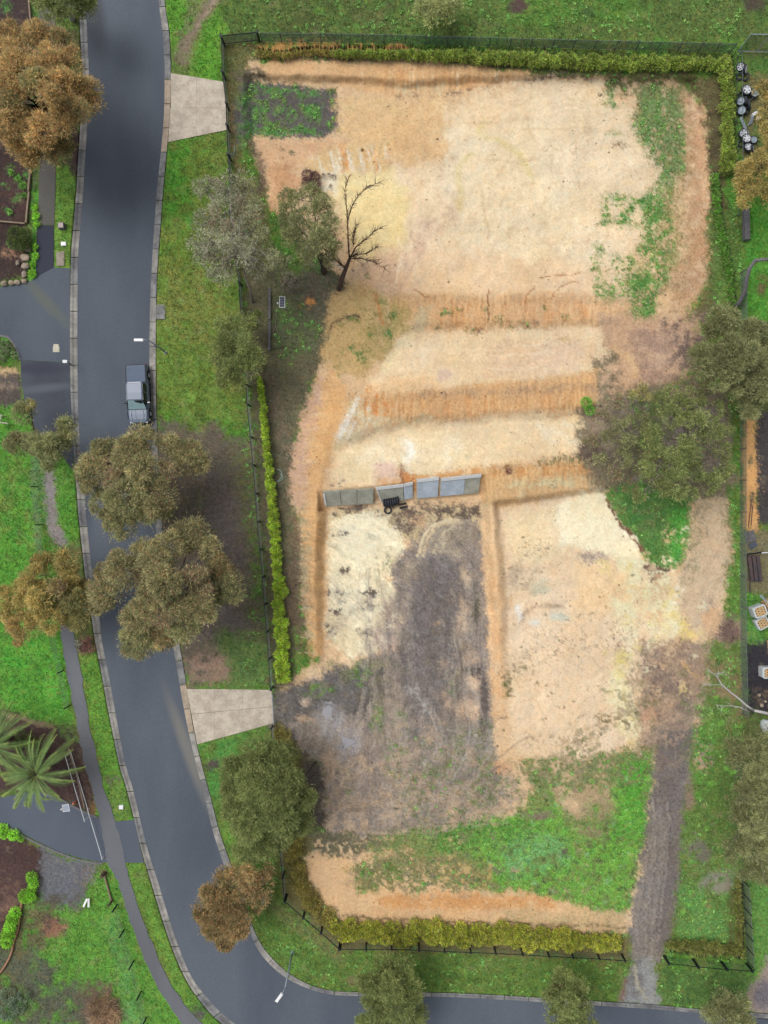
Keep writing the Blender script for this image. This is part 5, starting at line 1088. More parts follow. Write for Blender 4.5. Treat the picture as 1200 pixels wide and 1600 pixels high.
def tree(name, label, lobes, h, base, palette, dens=500, leafL=.25, leafW=.058, bark='bark', trunk_r=.22, group=None, sparse=1.0, flat_=.62, cat='tree', twigs=0, low=.55):
    """lobes: (px, py, r_px[, palette]) as seen from above; base: px of the foot of the trunk"""
    root_loc = W(*base)
    root = empty(name, root_loc, label=label, cat=cat, group=group)
    ox, oy, oz = root_loc
    lob = [l if len(l) > 3 else (*l, palette) for l in lobes]
    cx = np.mean([l[0] for l in lob]); cy = np.mean([l[1] for l in lob])
    R = max(math.hypot(l[0] - cx, l[1] - cy) for l in lob) + 12
    cs, ds, Ls, Ws, cc = [], [], [], [], []
    limbs = []
    lob = [(x, y, r * 1.15, pl) for x, y, r, pl in lob]
    fill = []
    for a_ in range(len(lob)):
        for b_ in range(a_):
            A_, B_ = lob[a_], lob[b_]; dd = math.hypot(A_[0] - B_[0], A_[1] - B_[1])
            if dd < (A_[2] + B_[2]) * 1.12 and random.random() < .55:
                t_ = random.uniform(.35, .65); fill.append((A_[0] * (1 - t_) + B_[0] * t_ + random.uniform(-4, 4), A_[1] * (1 - t_) + B_[1] * t_ + random.uniform(-4, 4), min(A_[2], B_[2]) * random.uniform(.5, .8), random.choice([A_[3], B_[3], 'mixed']), -random.uniform(.5, 1.6)))
    for (x, y, r, pl, *dz) in lob + fill:
        q = math.hypot(x - cx, y - cy) / R
        z = oz + h * (1 - (1 - low) * q ** 1.6) * random.uniform(.90, 1.04) + (dz[0] if dz else 0)
        X0, Y0 = plan(x, y, z); rr = r * S * (HC - z) / HC
        z -= rr * flat_ * .6
        if not dz: limbs.append((X0, Y0, z, rr))
        subs = [(0, 0, 0, 1.0)]; ltone = random.uniform(.8, 1.16)
        for k in range(random.randint(5, 9)):
            a = random.uniform(0, 6.283); e = math.sqrt(random.random()) * 1.0; 
            subs.append((math.cos(a) * e * rr * .8, math.sin(a) * e * rr * .8, (math.sqrt(max(0, 1 - e * e)) * .75 - .05) * rr * flat_ * 1.15 + random.uniform(-.15, .12), random.uniform(.24, .46)))
        for (sx, sy, sz, sr) in subs:
            R2 = rr * sr
            n = int(dens * sparse * 3.1 * R2 * R2 * (0.42 if sr == 1.0 else 1.25)) + 5
            v = rng.normal(size=(n, 3)); v /= np.linalg.norm(v, axis=1, keepdims=True)
            v[:, 2] = np.where(v[:, 2] < -.35, -v[:, 2], v[:, 2])
            rad = rng.uniform(.35, 1.0, (n, 1)) ** .6 * np.where(rng.random((n, 1)) < .1, 1.28, 1.0)
            p = v * rad * R2 * np.array([1, 1, flat_ * 1.1])
            c = np.array([X0 + sx, Y0 + sy, z + sz])
            cs.append(p + c)
            o = v * np.array([1.1, 1.1, .7]) + rng.normal(size=(n, 3)) * .45 + np.array([0, 0, .1])
            ds.append(o)
            Ls.append(leafL * rng.uniform(.55, 1.25, n) * (1 if R2 > .35 else .75)); Ws.append(leafW * rng.uniform(.7, 1.3, n))
            co, w = PAL[pl]; cl = pal(co, n, w); co2, w2_ = PAL[palette]; cl = np.where(rng.random((n, 1)) < .5, cl, pal(co2, n, w2_)); gm_ = cl.mean(1, keepdims=True); cl = cl * .76 + gm_ * np.array([1.02, 1.0, .9]) * .22
            tone = ltone * (random.uniform(.84, 1.16) if sr < 1 else .9)      # each spray has its own leaf tone
            cc.append(cl * tone)
    cs = np.vstack(cs) - np.array([ox, oy, oz])
    leaf_soup('crown', cs, np.vstack(ds), np.concatenate(Ls), np.concatenate(Ws), np.vstack(cc), tilt=.55, parent=root)
    # trunk and limbs
    fx, fy = plan(cx, cy, oz + h * .6)
    fork = Vector(((fx - ox) * .45, (fy - oy) * .45, h * .42))
    b = MB(); pts = [Vector((0, 0, -.2)), fork * .33 + Vector((.1, .05, 0)), fork * .7 + Vector((-.08, .06, 0)), fork]
    b.tube(pts, [trunk_r * 1.35, trunk_r * 1.05, trunk_r * .9, trunk_r * .75], 8)
    b.build('trunk', M[bark], root, smooth=True)
    b = MB(); tw = MB()
    random.shuffle(limbs)
    for (X0, Y0, z, rr) in limbs:
        e = Vector((X0 - ox, Y0 - oy, z - oz)); mid = fork.lerp(e, .5) + Vector((random.uniform(-.4, .4), random.uniform(-.4, .4), random.uniform(-.1, .4) * .6))
        st = fork.lerp(Vector((0, 0, h * .3)), random.uniform(0, .3))
        b.tube([st, st.lerp(mid, .5) + Vector((random.uniform(-.2, .2), random.uniform(-.2, .2), 0)), mid, mid.lerp(e, .6) + Vector((random.uniform(-.2, .2), random.uniform(-.2, .2), .05)), e], [trunk_r * .5, trunk_r * .4, trunk_r * .28, trunk_r * .18, .03], 5)
        for k in range(5 + twigs):
            a = random.uniform(0, 6.283); l = rr * random.uniform(.5, 1.0)
            s0 = mid.lerp(e, random.uniform(.3, 1)); e1 = s0 + Vector((math.cos(a) * l, math.sin(a) * l, random.uniform(.0, .6) * rr))
            m1 = s0.lerp(e1, .5) + Vector((random.uniform(-.2, .2), random.uniform(-.2, .2), .08))
            tw.tube([s0, m1, e1], [.035, .022, .01], 3, cap=False)
            if twigs:
                for j in range(3):
                    a2 = a + random.uniform(-1, 1); l2 = l * random.uniform(.3, .6)
                    q0 = m1.lerp(e1, random.random()); tw.tube([q0, q0 + Vector((math.cos(a2) * l2, math.sin(a2) * l2, random.uniform(0, .3)))], [.018, .007], 3, cap=False)
    b.build('limb', M[bark], root, smooth=True)
    tag(tw.build('twig', M[bark if not twigs else 'bark_grey'], root), kind='stuff')
    return root

GUMS = 'gum trees standing along the road verges'
tree('gum_tree', 'broad gum with orange tipped crown at the top left, reaching over the west kerb', [(9, 54, 24), (64, 54, 24), (93, 63, 18, 'brown'), (15, 87, 30), (30, 108, 28), (72, 95, 26), (102, 102, 22), (87, 126, 26), (135, 137, 20), (142, 158, 16), (102, 165, 24), (124, 172, 16, 'brown'), (12, 135, 26), (15, 160, 22, 'olive'), (97, 190, 18), (12, 190, 24), (57, 200, 24), (45, 228, 26), (30, 217, 24), (84, 238, 16, 'brown'), (-20, 120, 30), (-25, 180, 28), (100, 226, 14, 'olive'), (50, 122, 18, 'olive'), (110, 85, 14), (75, 145, 18)], 10.5, (92, 212), 'orange', trunk_r=.3, bark='bark_dark')
tree('gum_tree', 'grey green gum cut by the top edge, overhanging the west kerb', [(75, 5, 18), (105, 0, 18), (130, 14, 14), (95, 20, 13), (140, 4, 10), (60, -6, 14), (90, -25, 20), (120, -25, 20)], 7, (112, 30), 'green', trunk_r=.2, bark='bark_white')
tree('gum_tree', 'small olive gum overhanging the south end of the dark driveway', [(32, 645, 16), (46, 634, 9, 'yellow'), (70, 697, 22), (25, 692, 17, 'brown'), (100, 664, 14), (106, 682, 13, 'brown'), (75, 720, 13), (50, 690, 16), (88, 700, 16)], 5.5, (74, 690), 'olive', trunk_r=.16, sparse=.85)
tree('gum_tree', 'yellow orange gum straddling the west footpath beside the kerb', [(65, 878, 15), (100, 880, 20), (50, 905, 20), (14, 935, 19), (60, 938, 19), (35, 978, 22, 'orange'), (75, 970, 19), (110, 940, 19, 'olive'), (118, 968, 16, 'olive'), (108, 912, 16), (8, 955, 14), (136, 922, 13, 'brown'), (30, 1000, 9, 'orange'), (84, 920, 13, 'mixed')], 7.5, (100, 940), 'yellow', trunk_r=.2, sparse=.9)
tree('gum_tree', 'brown olive gum over the road just south of the parked car', [(217, 688, 24), (262, 692, 16), (291, 714, 27), (145, 730, 25), (160, 705, 19, 'olive'), (200, 712, 26), (222, 728, 24), (193, 776, 28, 'olive'), (242, 772, 29), (158, 786, 20, 'olive'), (186, 818, 24, 'olive'), (254, 797, 16, 'olive'), (138, 752, 17), (228, 800, 18, 'olive'), (176, 745, 15, 'mixed'), (262, 735, 14, 'mixed')], 9, (262, 812), 'brown', trunk_r=.26, bark='bark_grey')
tree('gum_tree', 'largest tawny gum covering the road, second south of the parked car', [(193, 892, 28), (160, 925, 25), (148, 942, 19), (225, 858, 17), (264, 854, 24), (298, 834, 25), (328, 858, 17), (240, 882, 25), (255, 912, 25), (352, 916, 26, 'olive'), (222, 962, 28), (217, 1000, 28, 'olive'), (278, 950, 20), (306, 948, 26), (285, 985, 21, 'olive'), (254, 998, 18, 'rust'), (235, 925, 22), (342, 890, 18, 'rust'), (160, 892, 12, 'rust'), (300, 900, 18, 'mixed'), (318, 922, 16, 'mixed'), (252, 965, 16, 'mixed')], 10.5, (300, 905), 'brown', trunk_r=.3, bark='bark_grey')
tree('dense_tree', 'dense olive green tree on the verge south of the lower concrete driveway', [(400, 1182, 26), (438, 1184, 24), (366, 1213, 22), (400, 1225, 28), (440, 1230, 28), (468, 1252, 22), (370, 1262, 24), (405, 1270, 26), (440, 1283, 25), (472, 1286, 18), (385, 1298, 24), (414, 1322, 20), (385, 1333, 18), (438, 1312, 16), (362, 1238, 18), (425, 1252, 16)], 8, (432, 1262), 'green', trunk_r=.25, dens=640, bark='bark_dark')
tree('bottlebrush_tree', 'round rust orange tree leaning over the road at the bend', [(335, 1405, 20), (320, 1424, 17), (350, 1428, 23), (335, 1450, 21), (365, 1450, 20), (350, 1470, 15), (378, 1438, 14), (345, 1395, 14, 'olive'), (368, 1412, 15), (362, 1395, 12, 'olive')], 6.5, (372, 1425), 'rust', trunk_r=.18, dens=640, sparse=1.1)
tree('bottlebrush_tree', 'thin orange tree between the dense olive tree and the rust one at the bend', [(355, 1370, 17), (385, 1374, 20), (410, 1385, 17), (403, 1408, 16), (345, 1374, 12), (418, 1362, 12), (390, 1395, 14)], 5.5, (390, 1392), 'rust', trunk_r=.15, sparse=.5, twigs=3)
tree('sparse_gum', 'thin grey twiggy gum crossing the west fence by the upper site', [(320, 290, 17), (355, 288, 19), (380, 282, 17, 'olive'), (388, 318, 20, 'olive'), (350, 328, 22), (315, 345, 18), (300, 380, 10), (325, 375, 18), (360, 368, 22), (395, 358, 20, 'olive'), (380, 393, 22), (340, 403, 18), (315, 400, 15), (350, 430, 15), (420, 400, 18, 'olive'), (430, 428, 18, 'olive'), (400, 420, 16), (335, 424, 12), (445, 410, 14, 'olive')], 9, (388, 418), 'grey', trunk_r=.22, bark='bark_white', sparse=.19, twigs=14)
tree('sparse_gum', 'olive sparse gum inside the site beside the bare dead tree', [(450, 312, 18), (483, 300, 16), (503, 320, 18), (470, 342, 20), (516, 350, 18), (498, 372, 20), (520, 384, 13), (480, 390, 18), (455, 372, 16), (512, 402, 11), (448, 345, 14)], 8.5, (506, 425), 'olive', trunk_r=.2, bark='bark_dark', sparse=.42, twigs=7)
tree('wattle_tree', 'thin yellow green tree on the west fence line above the long hedge', [(350, 505, 15), (380, 503, 17), (402, 498, 13), (350, 535, 18), (383, 540, 20), (404, 560, 13), (360, 570, 18), (388, 575, 17), (350, 588, 13), (374, 600, 11), (338, 555, 12)], 5, (388, 560), 'green', trunk_r=.13, sparse=.6, twigs=2)
tree('street_tree', 'bushy yellow green tree at the bottom edge left of centre', [(600, 1510, 16), (630, 1515, 16), (580, 1540, 18), (613, 1545, 20), (644, 1550, 17), (590, 1575, 20), (625, 1580, 22), (652, 1590, 16), (600, 1610, 22), (640, 1620, 20), (572, 1600, 14)], 6.5, (612, 1548), 'green', trunk_r=.18, bark='bark_grey', dens=600)
tree('street_tree', 'bushy green tree at the bottom edge right of centre', [(880, 1530, 14, 'green'), (905, 1545, 15), (865, 1560, 15), (888, 1570, 18), (912, 1575, 15), (870, 1592, 16), (900, 1603, 18), (922, 1603, 12)], 6, (884, 1548), 'green', trunk_r=.16, bark='bark_grey', dens=560, sparse=.9)
tree('street_tree', 'dark green tree at the bottom edge, rightmost along the road', [(1130, 1562, 14), (1153, 1574, 17), (1112, 1585, 14), (1138, 1600, 20), (1168, 1600, 14), (1150, 1625, 18)], 6, (1120, 1560), 'olive', trunk_r=.16, bark='bark_dark', dens=560)
tree('gum_tree', 'yellow olive tree beyond the east fence, level with the wheels', [(1165, 265, 14), (1188, 250, 15), (1160, 288, 12), (1184, 290, 16), (1200, 275, 14), (1165, 313, 11), (1205, 310, 12), (1212, 240, 18), (1194, 135, 13), (1206, 155, 15), (1192, 182, 10), (1204, 205, 14)], 6, (1186, 262), 'yellow', trunk_r=.16, bark='bark_dark', sparse=.75)
tree('dense_tree', 'olive spreading tree across the east fence, upper right of the site', [(1132, 495, 20), (1118, 508, 16), (1100, 555, 20), (1124, 560, 22), (1148, 540, 19), (1174, 517, 20), (1168, 555, 22), (1187, 575, 20), (1102, 575, 16), (1148, 580, 16), (1195, 520, 18), (1187, 602, 20), (1125, 598, 14), (1175, 635, 16), (1205, 560, 22), (1150, 610, 12)], 7.5, (1140, 560), 'olive', trunk_r=.22, bark='bark_dark', sparse=.85)
tree('dense_tree', 'wide olive tree with open grey branches above the green lawn patch', [(1050, 617, 14), (1084, 622, 18), (1069, 636, 17), (1052, 652, 16), (1095, 656, 18), (1112, 675, 17), (1024, 677, 14), (1021, 701, 16), (1060, 712, 20), (1084, 706, 17), (1056, 732, 20), (1090, 732, 17), (1128, 704, 14), (1106, 757, 16), (1056, 762, 16), (1038, 762, 14), (1124, 742, 13), (1008, 732, 14), (1080, 772, 12), (1019, 747, 12), (1075, 690, 14), (1040, 640, 12), (1120, 640, 13), (1135, 672, 12), (1030, 620, 11), (1108, 605, 12), (1136, 730, 12), (985, 760, 11, 'mixed'), (1000, 775, 10)], 6.5, (1062, 690), 'green', trunk_r=.16, bark='bark_grey', sparse=.34, twigs=9)
tree('small_tree', 'small bright olive tree with one round clump and leaning pale trunk', [(1003, 656, 15, 'green'), (1008, 672, 10, 'green'), (956, 684, 14), (976, 716, 14), (936, 716, 10), (993, 618, 9, 'yellow'), (1004, 604, 7, 'yellow'), (1012, 620, 7, 'yellow'), (940, 650, 12, 'mixed'), (962, 628, 12, 'mixed'), (924, 690, 11, 'mixed'), (960, 740, 12, 'mixed'), (970, 660, 12), (985, 688, 13), (976, 700, 10)], 4.5, (986, 700), 'olive', trunk_r=.12, bark='bark_grey', sparse=.34, twigs=7)
tree('dense_tree', 'large olive tree on the right edge below the pale dead branch', [(1165, 1167, 18), (1190, 1180, 20), (1202, 1150, 14), (1150, 1190, 12), (1185, 1215, 20), (1162, 1240, 15), (1190, 1250, 20), (1157, 1275, 16), (1180, 1290, 20), (1204, 1280, 18), (1150, 1318, 16), (1180, 1328, 20), (1204, 1340, 20), (1142, 1338, 10), (1165, 1360, 14), (1195, 1370, 15), (1142, 1162, 10), (1215, 1220, 24), (1220, 1310, 24)], 8, (1165, 1245), 'olive', trunk_r=.24, bark='bark_grey', sparse=.85, twigs=1)
tree('small_tree', 'pale yellow green small tree at the top edge north of the site', [(665, 8, 16), (690, 4, 16), (674, 32, 10), (700, 24, 10), (652, 14, 9), (710, 0, 12)], 3.5, (686, 20), 'pale', trunk_r=.1, sparse=.5, twigs=1)

def bare_tree(name, label, pts_list, bark, cat='tree', tw=26, r0=.2):
    """pts_list: chains of (px, py, height above ground of root) radius"""
    f = pts_list[0][0]; loc = W(f[0], f[1]); root = empty(name, loc, label=label, cat=cat)
    b = MB(); t = MB()
    for ci, ch in enumerate(pts_list):
        ps = []; rs = []
        for (x, y, hh, r) in ch:
            z = loc.z + hh; X0, Y0 = plan(x, y, z); ps.append(Vector((X0, Y0, z)) - loc); rs.append(r)
        if ci == 0: 
            b0 = MB(); b0.tube(ps, rs, 8); b0.build('trunk', M[bark], root, smooth=True)
        else: b.tube(ps, rs, 5)
        for k in range(tw if ci else tw // 3):
            i = random.randrange(len(ps) - 1); s0 = ps[i].lerp(ps[i + 1], random.random()); d = (ps[i + 1] - ps[i]).normalized()
            v = (d + Vector((random.uniform(-1, 1), random.uniform(-1, 1), random.uniform(-.2, .6)))).normalized() * random.uniform(.3, .9)
            m1 = s0 + v * .5 + Vector((random.uniform(-.1, .1), random.uniform(-.1, .1), .05)); t.tube([s0, m1, s0 + v + Vector((random.uniform(-.15, .15), random.uniform(-.15, .15), 0))], [.025, .016, .006], 3, cap=False)
    b.build('limb', M[bark], root, smooth=True); tag(t.build('twig', M[bark], root), kind='stuff')
    return root
bare_tree('dead_tree', 'leafless dead tree with dark leaning trunk on the west edge of the upper pad', [
    [(529, 452, 0, 0.240), (534, 436, 1.0, 0.225), (541, 418, 2.2, 0.180), (546, 405, 3.0, 0.144)],
    [(546, 405, 3.0, 0.074), (544, 380, 4.5, 0.062), (543, 345, 6.2, 0.050), (541, 320, 7.5, 0.037), (539, 298, 8.6, 0.019), (545, 276, 9.5, 0.007)],
    [(543, 345, 6.2, 0.043), (550, 322, 7.2, 0.034), (560, 305, 8.0, 0.025), (575, 292, 8.8, 0.019), (595, 284, 9.4, 0.007)],
    [(546, 405, 3.0, 0.074), (556, 386, 4.2, 0.056), (570, 375, 5.0, 0.037), (585, 362, 5.8, 0.019), (596, 356, 6.3, 0.007)],
    [(548, 402, 3.1, 0.056), (556, 398, 3.6, 0.043), (574, 396, 4.2, 0.031), (590, 385, 4.8, 0.012)],
    [(547, 404, 3.0, 0.050), (566, 404, 3.4, 0.031), (585, 410, 3.8, 0.019), (602, 420, 4.2, 0.006)],
    [(552, 385, 4.2, 0.031), (552, 370, 5.2, 0.025), (557, 350, 6.2, 0.009)], [(541, 418, 2.2, 0.043), (530, 412, 2.8, 0.031), (520, 400, 3.3, 0.012)]], 'bark', tw=60)
bare_tree('dead_limb', 'bare white gum branch reaching in from the right edge over the grass', [
    [(1225, 1122, 0, .2), (1212, 1119, 2.6, .16), (1200, 1115, 4.0, .13), (1178, 1110, 4.3, .11)],
    [(1178, 1110, 4.3, .11), (1166, 1102, 4.5, .1), (1155, 1092, 4.6, .09), (1142, 1082, 4.8, .08), (1128, 1070, 5.0, .065), (1122, 1060, 5.1, .05), (1118, 1054, 5.2, .04), (1110, 1050, 5.2, .03), (1104, 1042, 5.3, .012)],
    [(1122, 1060, 5.1, .04), (1121, 1052, 5.3, .03), (1128, 1051, 5.4, .015)], [(1125, 1069, 5.0, .035), (1115, 1070, 5.0, .025), (1108, 1070, 5.0, .02), (1100, 1068, 5.0, .01)],
    [(1170, 1112, 4.2, .05), (1156, 1105, 4.3, .04), (1144, 1103, 4.3, .03), (1130, 1103, 4.3, .02), (1118, 1101, 4.3, .012)]], 'bark_white', tw=7, cat='branch')
bare_tree('leaning_trunk', 'thick dark leaning trunk arching over the east fence', [
    [(1148, 482, 0, .2), (1156, 472, .8, .2), (1164, 455, 1.6, .19), (1166, 438, 2.2, .18), (1171, 420, 2.8, .17), (1180, 407, 3.2, .16), (1200, 405, 3.5, .14), (1225, 408, 3.8, .12)], [(1163, 476, .4, .06), (1160, 480, .2, .04)]], 'timber_grey', tw=2, cat='tree trunk')
for k, (lab, x, y, x2, y2, r, bk, hh) in enumerate((('brown leaning bare trunk beside the west fence under the grey twiggy gum', 396, 474, 380, 424, .09, 'bark_grey', 3.0),
                                             ('short dark trunk leaning next to the dead tree', 506, 426, 503, 396, .22, 'bark', 2.4),
                                             ('slim dark trunk beside the green patch at the top of the olive hedge', 495, 1188, 462, 1228, .05, 'bark_dark', 2.5))):
    p = W(x, y); z = p.z + hh; q = Vector((*plan(x2, y2, z), z)); b = MB(); b.tube([p - Vector((0, 0, .2)), p.lerp(q, .4) + Vector((.1, 0, 0)), q], [r * 1.3, r, r * .6], 7); o = b.build('bare_trunk', M[bk], smooth=True); tag(o, lab, 'tree trunk')

def bush(name, label, lobes, h, palette, dens=420, cat='shrub', group=None, leafL=.16, leafW=.06, stem='bark_dark', flat_=.8, tilt=.3, out=.9):
    """lobes (px, py, r_px) of a low plant"""
    cx = np.mean([l[0] for l in lobes]); cy = np.mean([l[1] for l in lobes]); loc = W(cx, cy)
    root = empty(name, loc, label=label, cat=cat, group=group)
    cs, ds, Ls, Ws, cc = [], [], [], [], []; st = MB()
    for (x, y, r) in lobes:
        z0 = float(Hat(x, y)); z = z0 + h * random.uniform(.8, 1.1); X0, Y0 = plan(x, y, z); rr = r * S
        n = int(dens * rr * rr * 3.1)
        v = rng.normal(size=(n, 3)); v /= np.linalg.norm(v, axis=1, keepdims=True); v[:, 2] = np.abs(v[:, 2]) * 1.2 - .35
        rad = rng.uniform(.3, 1.0, (n, 1)) ** .5
        p = v * rad * rr; p[:, 2] = np.clip(v[:, 2] * rad[:, 0], -1, 1) * h * .55
        c = np.array([X0, Y0, z - h * .45]); p = p + c
        p[:, 2] = np.maximum(p[:, 2], z0 + .04)
        cs.append(p); ds.append(v * out + rng.normal(size=(n, 3)) * np.array([.5, .5, .3]) + np.array([0, 0, .12])); Ls.append(leafL * rng.uniform(.6, 1.3, n)); Ws.append(leafW * rng.uniform(.7, 1.3, n))
        co, w = PAL[palette] if isinstance(palette, str) else palette; cc.append(pal(co, n, w) * random.uniform(.72, 1.22))
        f0 = Vector((*plan(x, y, z0), z0)) - loc
        for k in range(5):
            a = random.uniform(0, 6.28); st.tube([f0, f0 + Vector((math.cos(a) * rr * .6, math.sin(a) * rr * .6, h * .7))], [.02, .006], 3, cap=False)
    leaf_soup('foliage', np.vstack(cs) - np.array(loc), np.vstack(ds), np.concatenate(Ls), np.concatenate(Ws), np.vstack(cc), tilt=tilt, parent=root)
    tag(st.build('stem', M[stem], root), kind='stuff')
    return root

def count_tris():
    print('TRIS', sum(sum(len(p.vertices) - 2 for p in me.polygons) if len(me.polygons) < 50000 else len(me.loops) - 2 * len(me.polygons) for me in bpy.data.meshes if me.users))
def hedge(label, pts, wd, h, palette, dens=520):
    """a clipped row: overlapping plants along pts"""
    P = bez(pts, 12); d = np.concatenate([[0], np.cumsum(np.linalg.norm(np.diff(P, axis=0), axis=1))]); lob = []
    t = 0
    while t < d[-1]:
        x = np.interp(t, d, P[:, 0]); y = np.interp(t, d, P[:, 1]); k = np.interp(t, d, np.interp(np.linspace(0, 1, len(P)), np.linspace(0, 1, len(wd)), wd))
        for s_ in (-.45, .45):
            lob.append((x + random.uniform(-.4, .4) * k + (s_ * k if k > 8 else 0) * random.uniform(.3, .9) * (1 if abs(P[-1][0] - P[0][0]) < abs(P[-1][1] - P[0][1]) else 0),
                        y + random.uniform(-.4, .4) * k + (s_ * k if k > 8 else 0) * random.uniform(.3, .9) * (0 if abs(P[-1][0] - P[0][0]) < abs(P[-1][1] - P[0][1]) else 1), k * random.uniform(.34, .66)))
        t += k * .42
    palette = ([tuple(min(255, v * 1.0) for v in c_) for c_ in palette[0]] + [(120, 104, 76)], [w_ * .88 for w_ in palette[1]] + [.12]); wd = [w_ * .98 for w_ in wd]
    return bush('hedge', label, lob, h, palette, dens=dens, cat='hedge', leafL=.19, leafW=.075, tilt=.5)
HY = ([(172, 170, 58), (150, 154, 48), (124, 142, 46), (104, 122, 44), (164, 140, 66)], [.2, .27, .25, .2, .08])
HB = ([(176, 190, 60), (150, 178, 50), (124, 164, 50), (104, 140, 44), (160, 146, 74)], [.25, .28, .25, .17, .05])
HG = ([(150, 162, 68), (128, 150, 58), (108, 134, 54), (90, 112, 48)], [.25, .3, .25, .2])
HO = ([(150, 140, 66), (132, 124, 56), (106, 112, 48), (120, 96, 56)], [.25, .3, .3, .15])
hedge('long yellow green hedge inside the north fence above the big sand pad', [(520, 79), (640, 81), (760, 85), (880, 90), (1000, 94), (1080, 93), (1140, 96)], [5, 8, 9, 10.5, 11, 11, 11], 1.0, HG)
hedge('thin patchy hedge at the north west corner, on the orange bank', [(402, 80), (440, 84), (480, 78), (520, 80)], [6, 5, 3, 5], .7, HO, 260)
hedge('green hedge along the upper east fence beside the pile of wheels', [(1136, 92), (1140, 130), (1141, 180), (1141, 230), (1142, 265)], [11, 11, 10, 11, 10], 1.1, HG)
hedge('low thin green hedge on the east side below the yellow olive tree', [(1120, 275), (1122, 320), (1132, 380), (1142, 430), (1146, 470)], [7, 7, 8, 6, 6], .6, ([(96, 150, 50), (84, 132, 44), (76, 112, 44)], [.35, .35, .3]), 260)
hedge('long bright lime hedge inside the west fence above the lower concrete driveway', [(404, 590), (410, 640), (414, 690), (420, 740), (425, 800), (428, 860), (434, 920), (437, 980), (440, 1030), (441, 1068)], [4, 6, 6.5, 8, 8, 8.5, 10.5, 11, 11.5, 10], 1.1, HB, 560)
hedge('olive hedge south of the lower concrete driveway, inside the fence beside the dense tree', [(440, 1140), (448, 1190), (456, 1260), (462, 1330), (468, 1380), (490, 1420), (520, 1448)], [13, 14, 14, 13, 15, 16, 14], .7, HO, 260)
hedge('long yellow hedge inside the south fence, west of the muddy track', [(520, 1455), (580, 1462), (660, 1464), (740, 1466), (820, 1470), (900, 1474), (974, 1478)], [14, 19, 20, 20, 19, 17, 12], .8, HY, 420)
hedge('short dull hedge inside the south fence, east of the muddy track', [(1048, 1482), (1090, 1484), (1130, 1488), (1162, 1492)], [7, 10, 10, 9], 1.0, ([(120, 124, 54), (104, 112, 46), (90, 98, 44)], [.4, .3, .3]), 420)
hedge('short olive hedge running north from the south east corner of the site', [(1156, 1490), (1158, 1450), (1156, 1410), (1155, 1376)], [7, 6, 6, 5], .8, ([(116, 118, 54), (104, 112, 46), (90, 98, 44)], [.4, .3, .3]), 300)
LIME = ([(150, 196, 60), (124, 180, 48), (100, 156, 44), (84, 128, 40)], [.3, .3, .25, .15])
MID = ([(110, 160, 60), (88, 140, 50), (72, 116, 44)], [.35, .35, .3])
DRK = ([(84, 102, 46), (66, 88, 38), (54, 72, 34), (112, 116, 60)], [.3, .3, .25, .15])
bush('shrub', 'round dark green clipped shrub above the garden boulders', [(20, 362, 12), (34, 362, 10), (28, 376, 13), (16, 376, 10), (36, 378, 8)], .9, DRK, 560, leafL=.14)
bush('shrub', 'tall lime shrub of two clumps beside the gravel patch, lower left', [(46, 1374, 9), (49, 1384, 8), (46, 1394, 8), (36, 1404, 11), (44, 1404, 9)], .8, LIME, 520)
bush('shrub', 'long lime shrub beside the curved brown edging, lower left', [(20, 1430, 9), (16, 1440, 10), (12, 1452, 10), (9, 1464, 11), (7, 1476, 10)], .8, LIME, 520)
bush('shrub', 'lime shrub cut by the left edge under the lower driveway edging', [(2, 1297, 8), (4, 1306, 7)], .6, LIME, 520)
bush('shrub', 'small round lime shrub second from the left edge under the lower driveway', [(18, 1307, 9)], .6, LIME, 520)
bush('shrub', 'tiny green shrub right of the round lime one', [(31, 1312, 5)], .4, LIME, 420)
bush('shrub', 'bright green low bush on the left of the olive trees by the third pad', [(918, 628, 9), (924, 640, 8)], .7, MID, 420)
bush('shrub', 'green leafy plant below the east fence in the neighbouring yard', [(1172, 934, 6), (1180, 938, 5)], .5, MID, 380)
bush('shrub', 'dark dry purple bush at the foot of the white clay bank', [(480, 271, 9), (491, 273, 8), (487, 287, 10), (479, 282, 8), (492, 284, 8)], .8, ([(84, 56, 58), (66, 46, 50), (104, 76, 70)], [.4, .4, .2]), 420, leafL=.22, leafW=.035)
bush('shrub', 'thin dark dry brush trailing right of the purple bush', [(505, 274, 3.5), (513, 273, 3.5), (521, 275, 3.5), (517, 290, 2.5)], .3, ([(96, 70, 66), (76, 56, 56)], [.5, .5]), 300, leafL=.2, leafW=.03)
bush('shrub', 'grey dead brush under the thin gum beside the dead tree', [(452, 432, 9), (462, 442, 8), (446, 445, 7), (566, 415, 6), (552, 424, 5)], .7, ([(150, 138, 132), (118, 104, 100), (92, 78, 76)], [.4, .35, .25]), 160, leafL=.5, leafW=.02)
bush('shrub', 'brown and red leafed bush on the verge under the yellow orange gum', [(134, 1006, 7), (128, 1014, 6), (141, 1014, 6), (138, 1000, 5)], .5, ([(124, 78, 78), (144, 110, 100), (96, 84, 60)], [.45, .3, .25]), 360)
bush('shrub', 'white flowering bush beside the red leafed bush on the verge', [(122, 1012, 6), (120, 1005, 5)], .5, ([(190, 186, 178), (112, 118, 84), (96, 98, 70)], [.3, .35, .35]), 300)
bush('shrub', 'dry straw heap of cut stalks at the bottom left', [(150, 1580, 14), (166, 1572, 14), (172, 1592, 15), (154, 1598, 14)], .5, ([(160, 134, 104), (134, 110, 86), (100, 84, 70)], [.35, .35, .3]), 220, leafL=.7, leafW=.03, cat='straw heap', out=.3)
bush('shrub', 'dark green undergrowth in the shade below the palms', [(30, 1150, 9), (45, 1160, 10), (25, 1165, 9), (60, 1180, 8)], .6, DRK, 330)
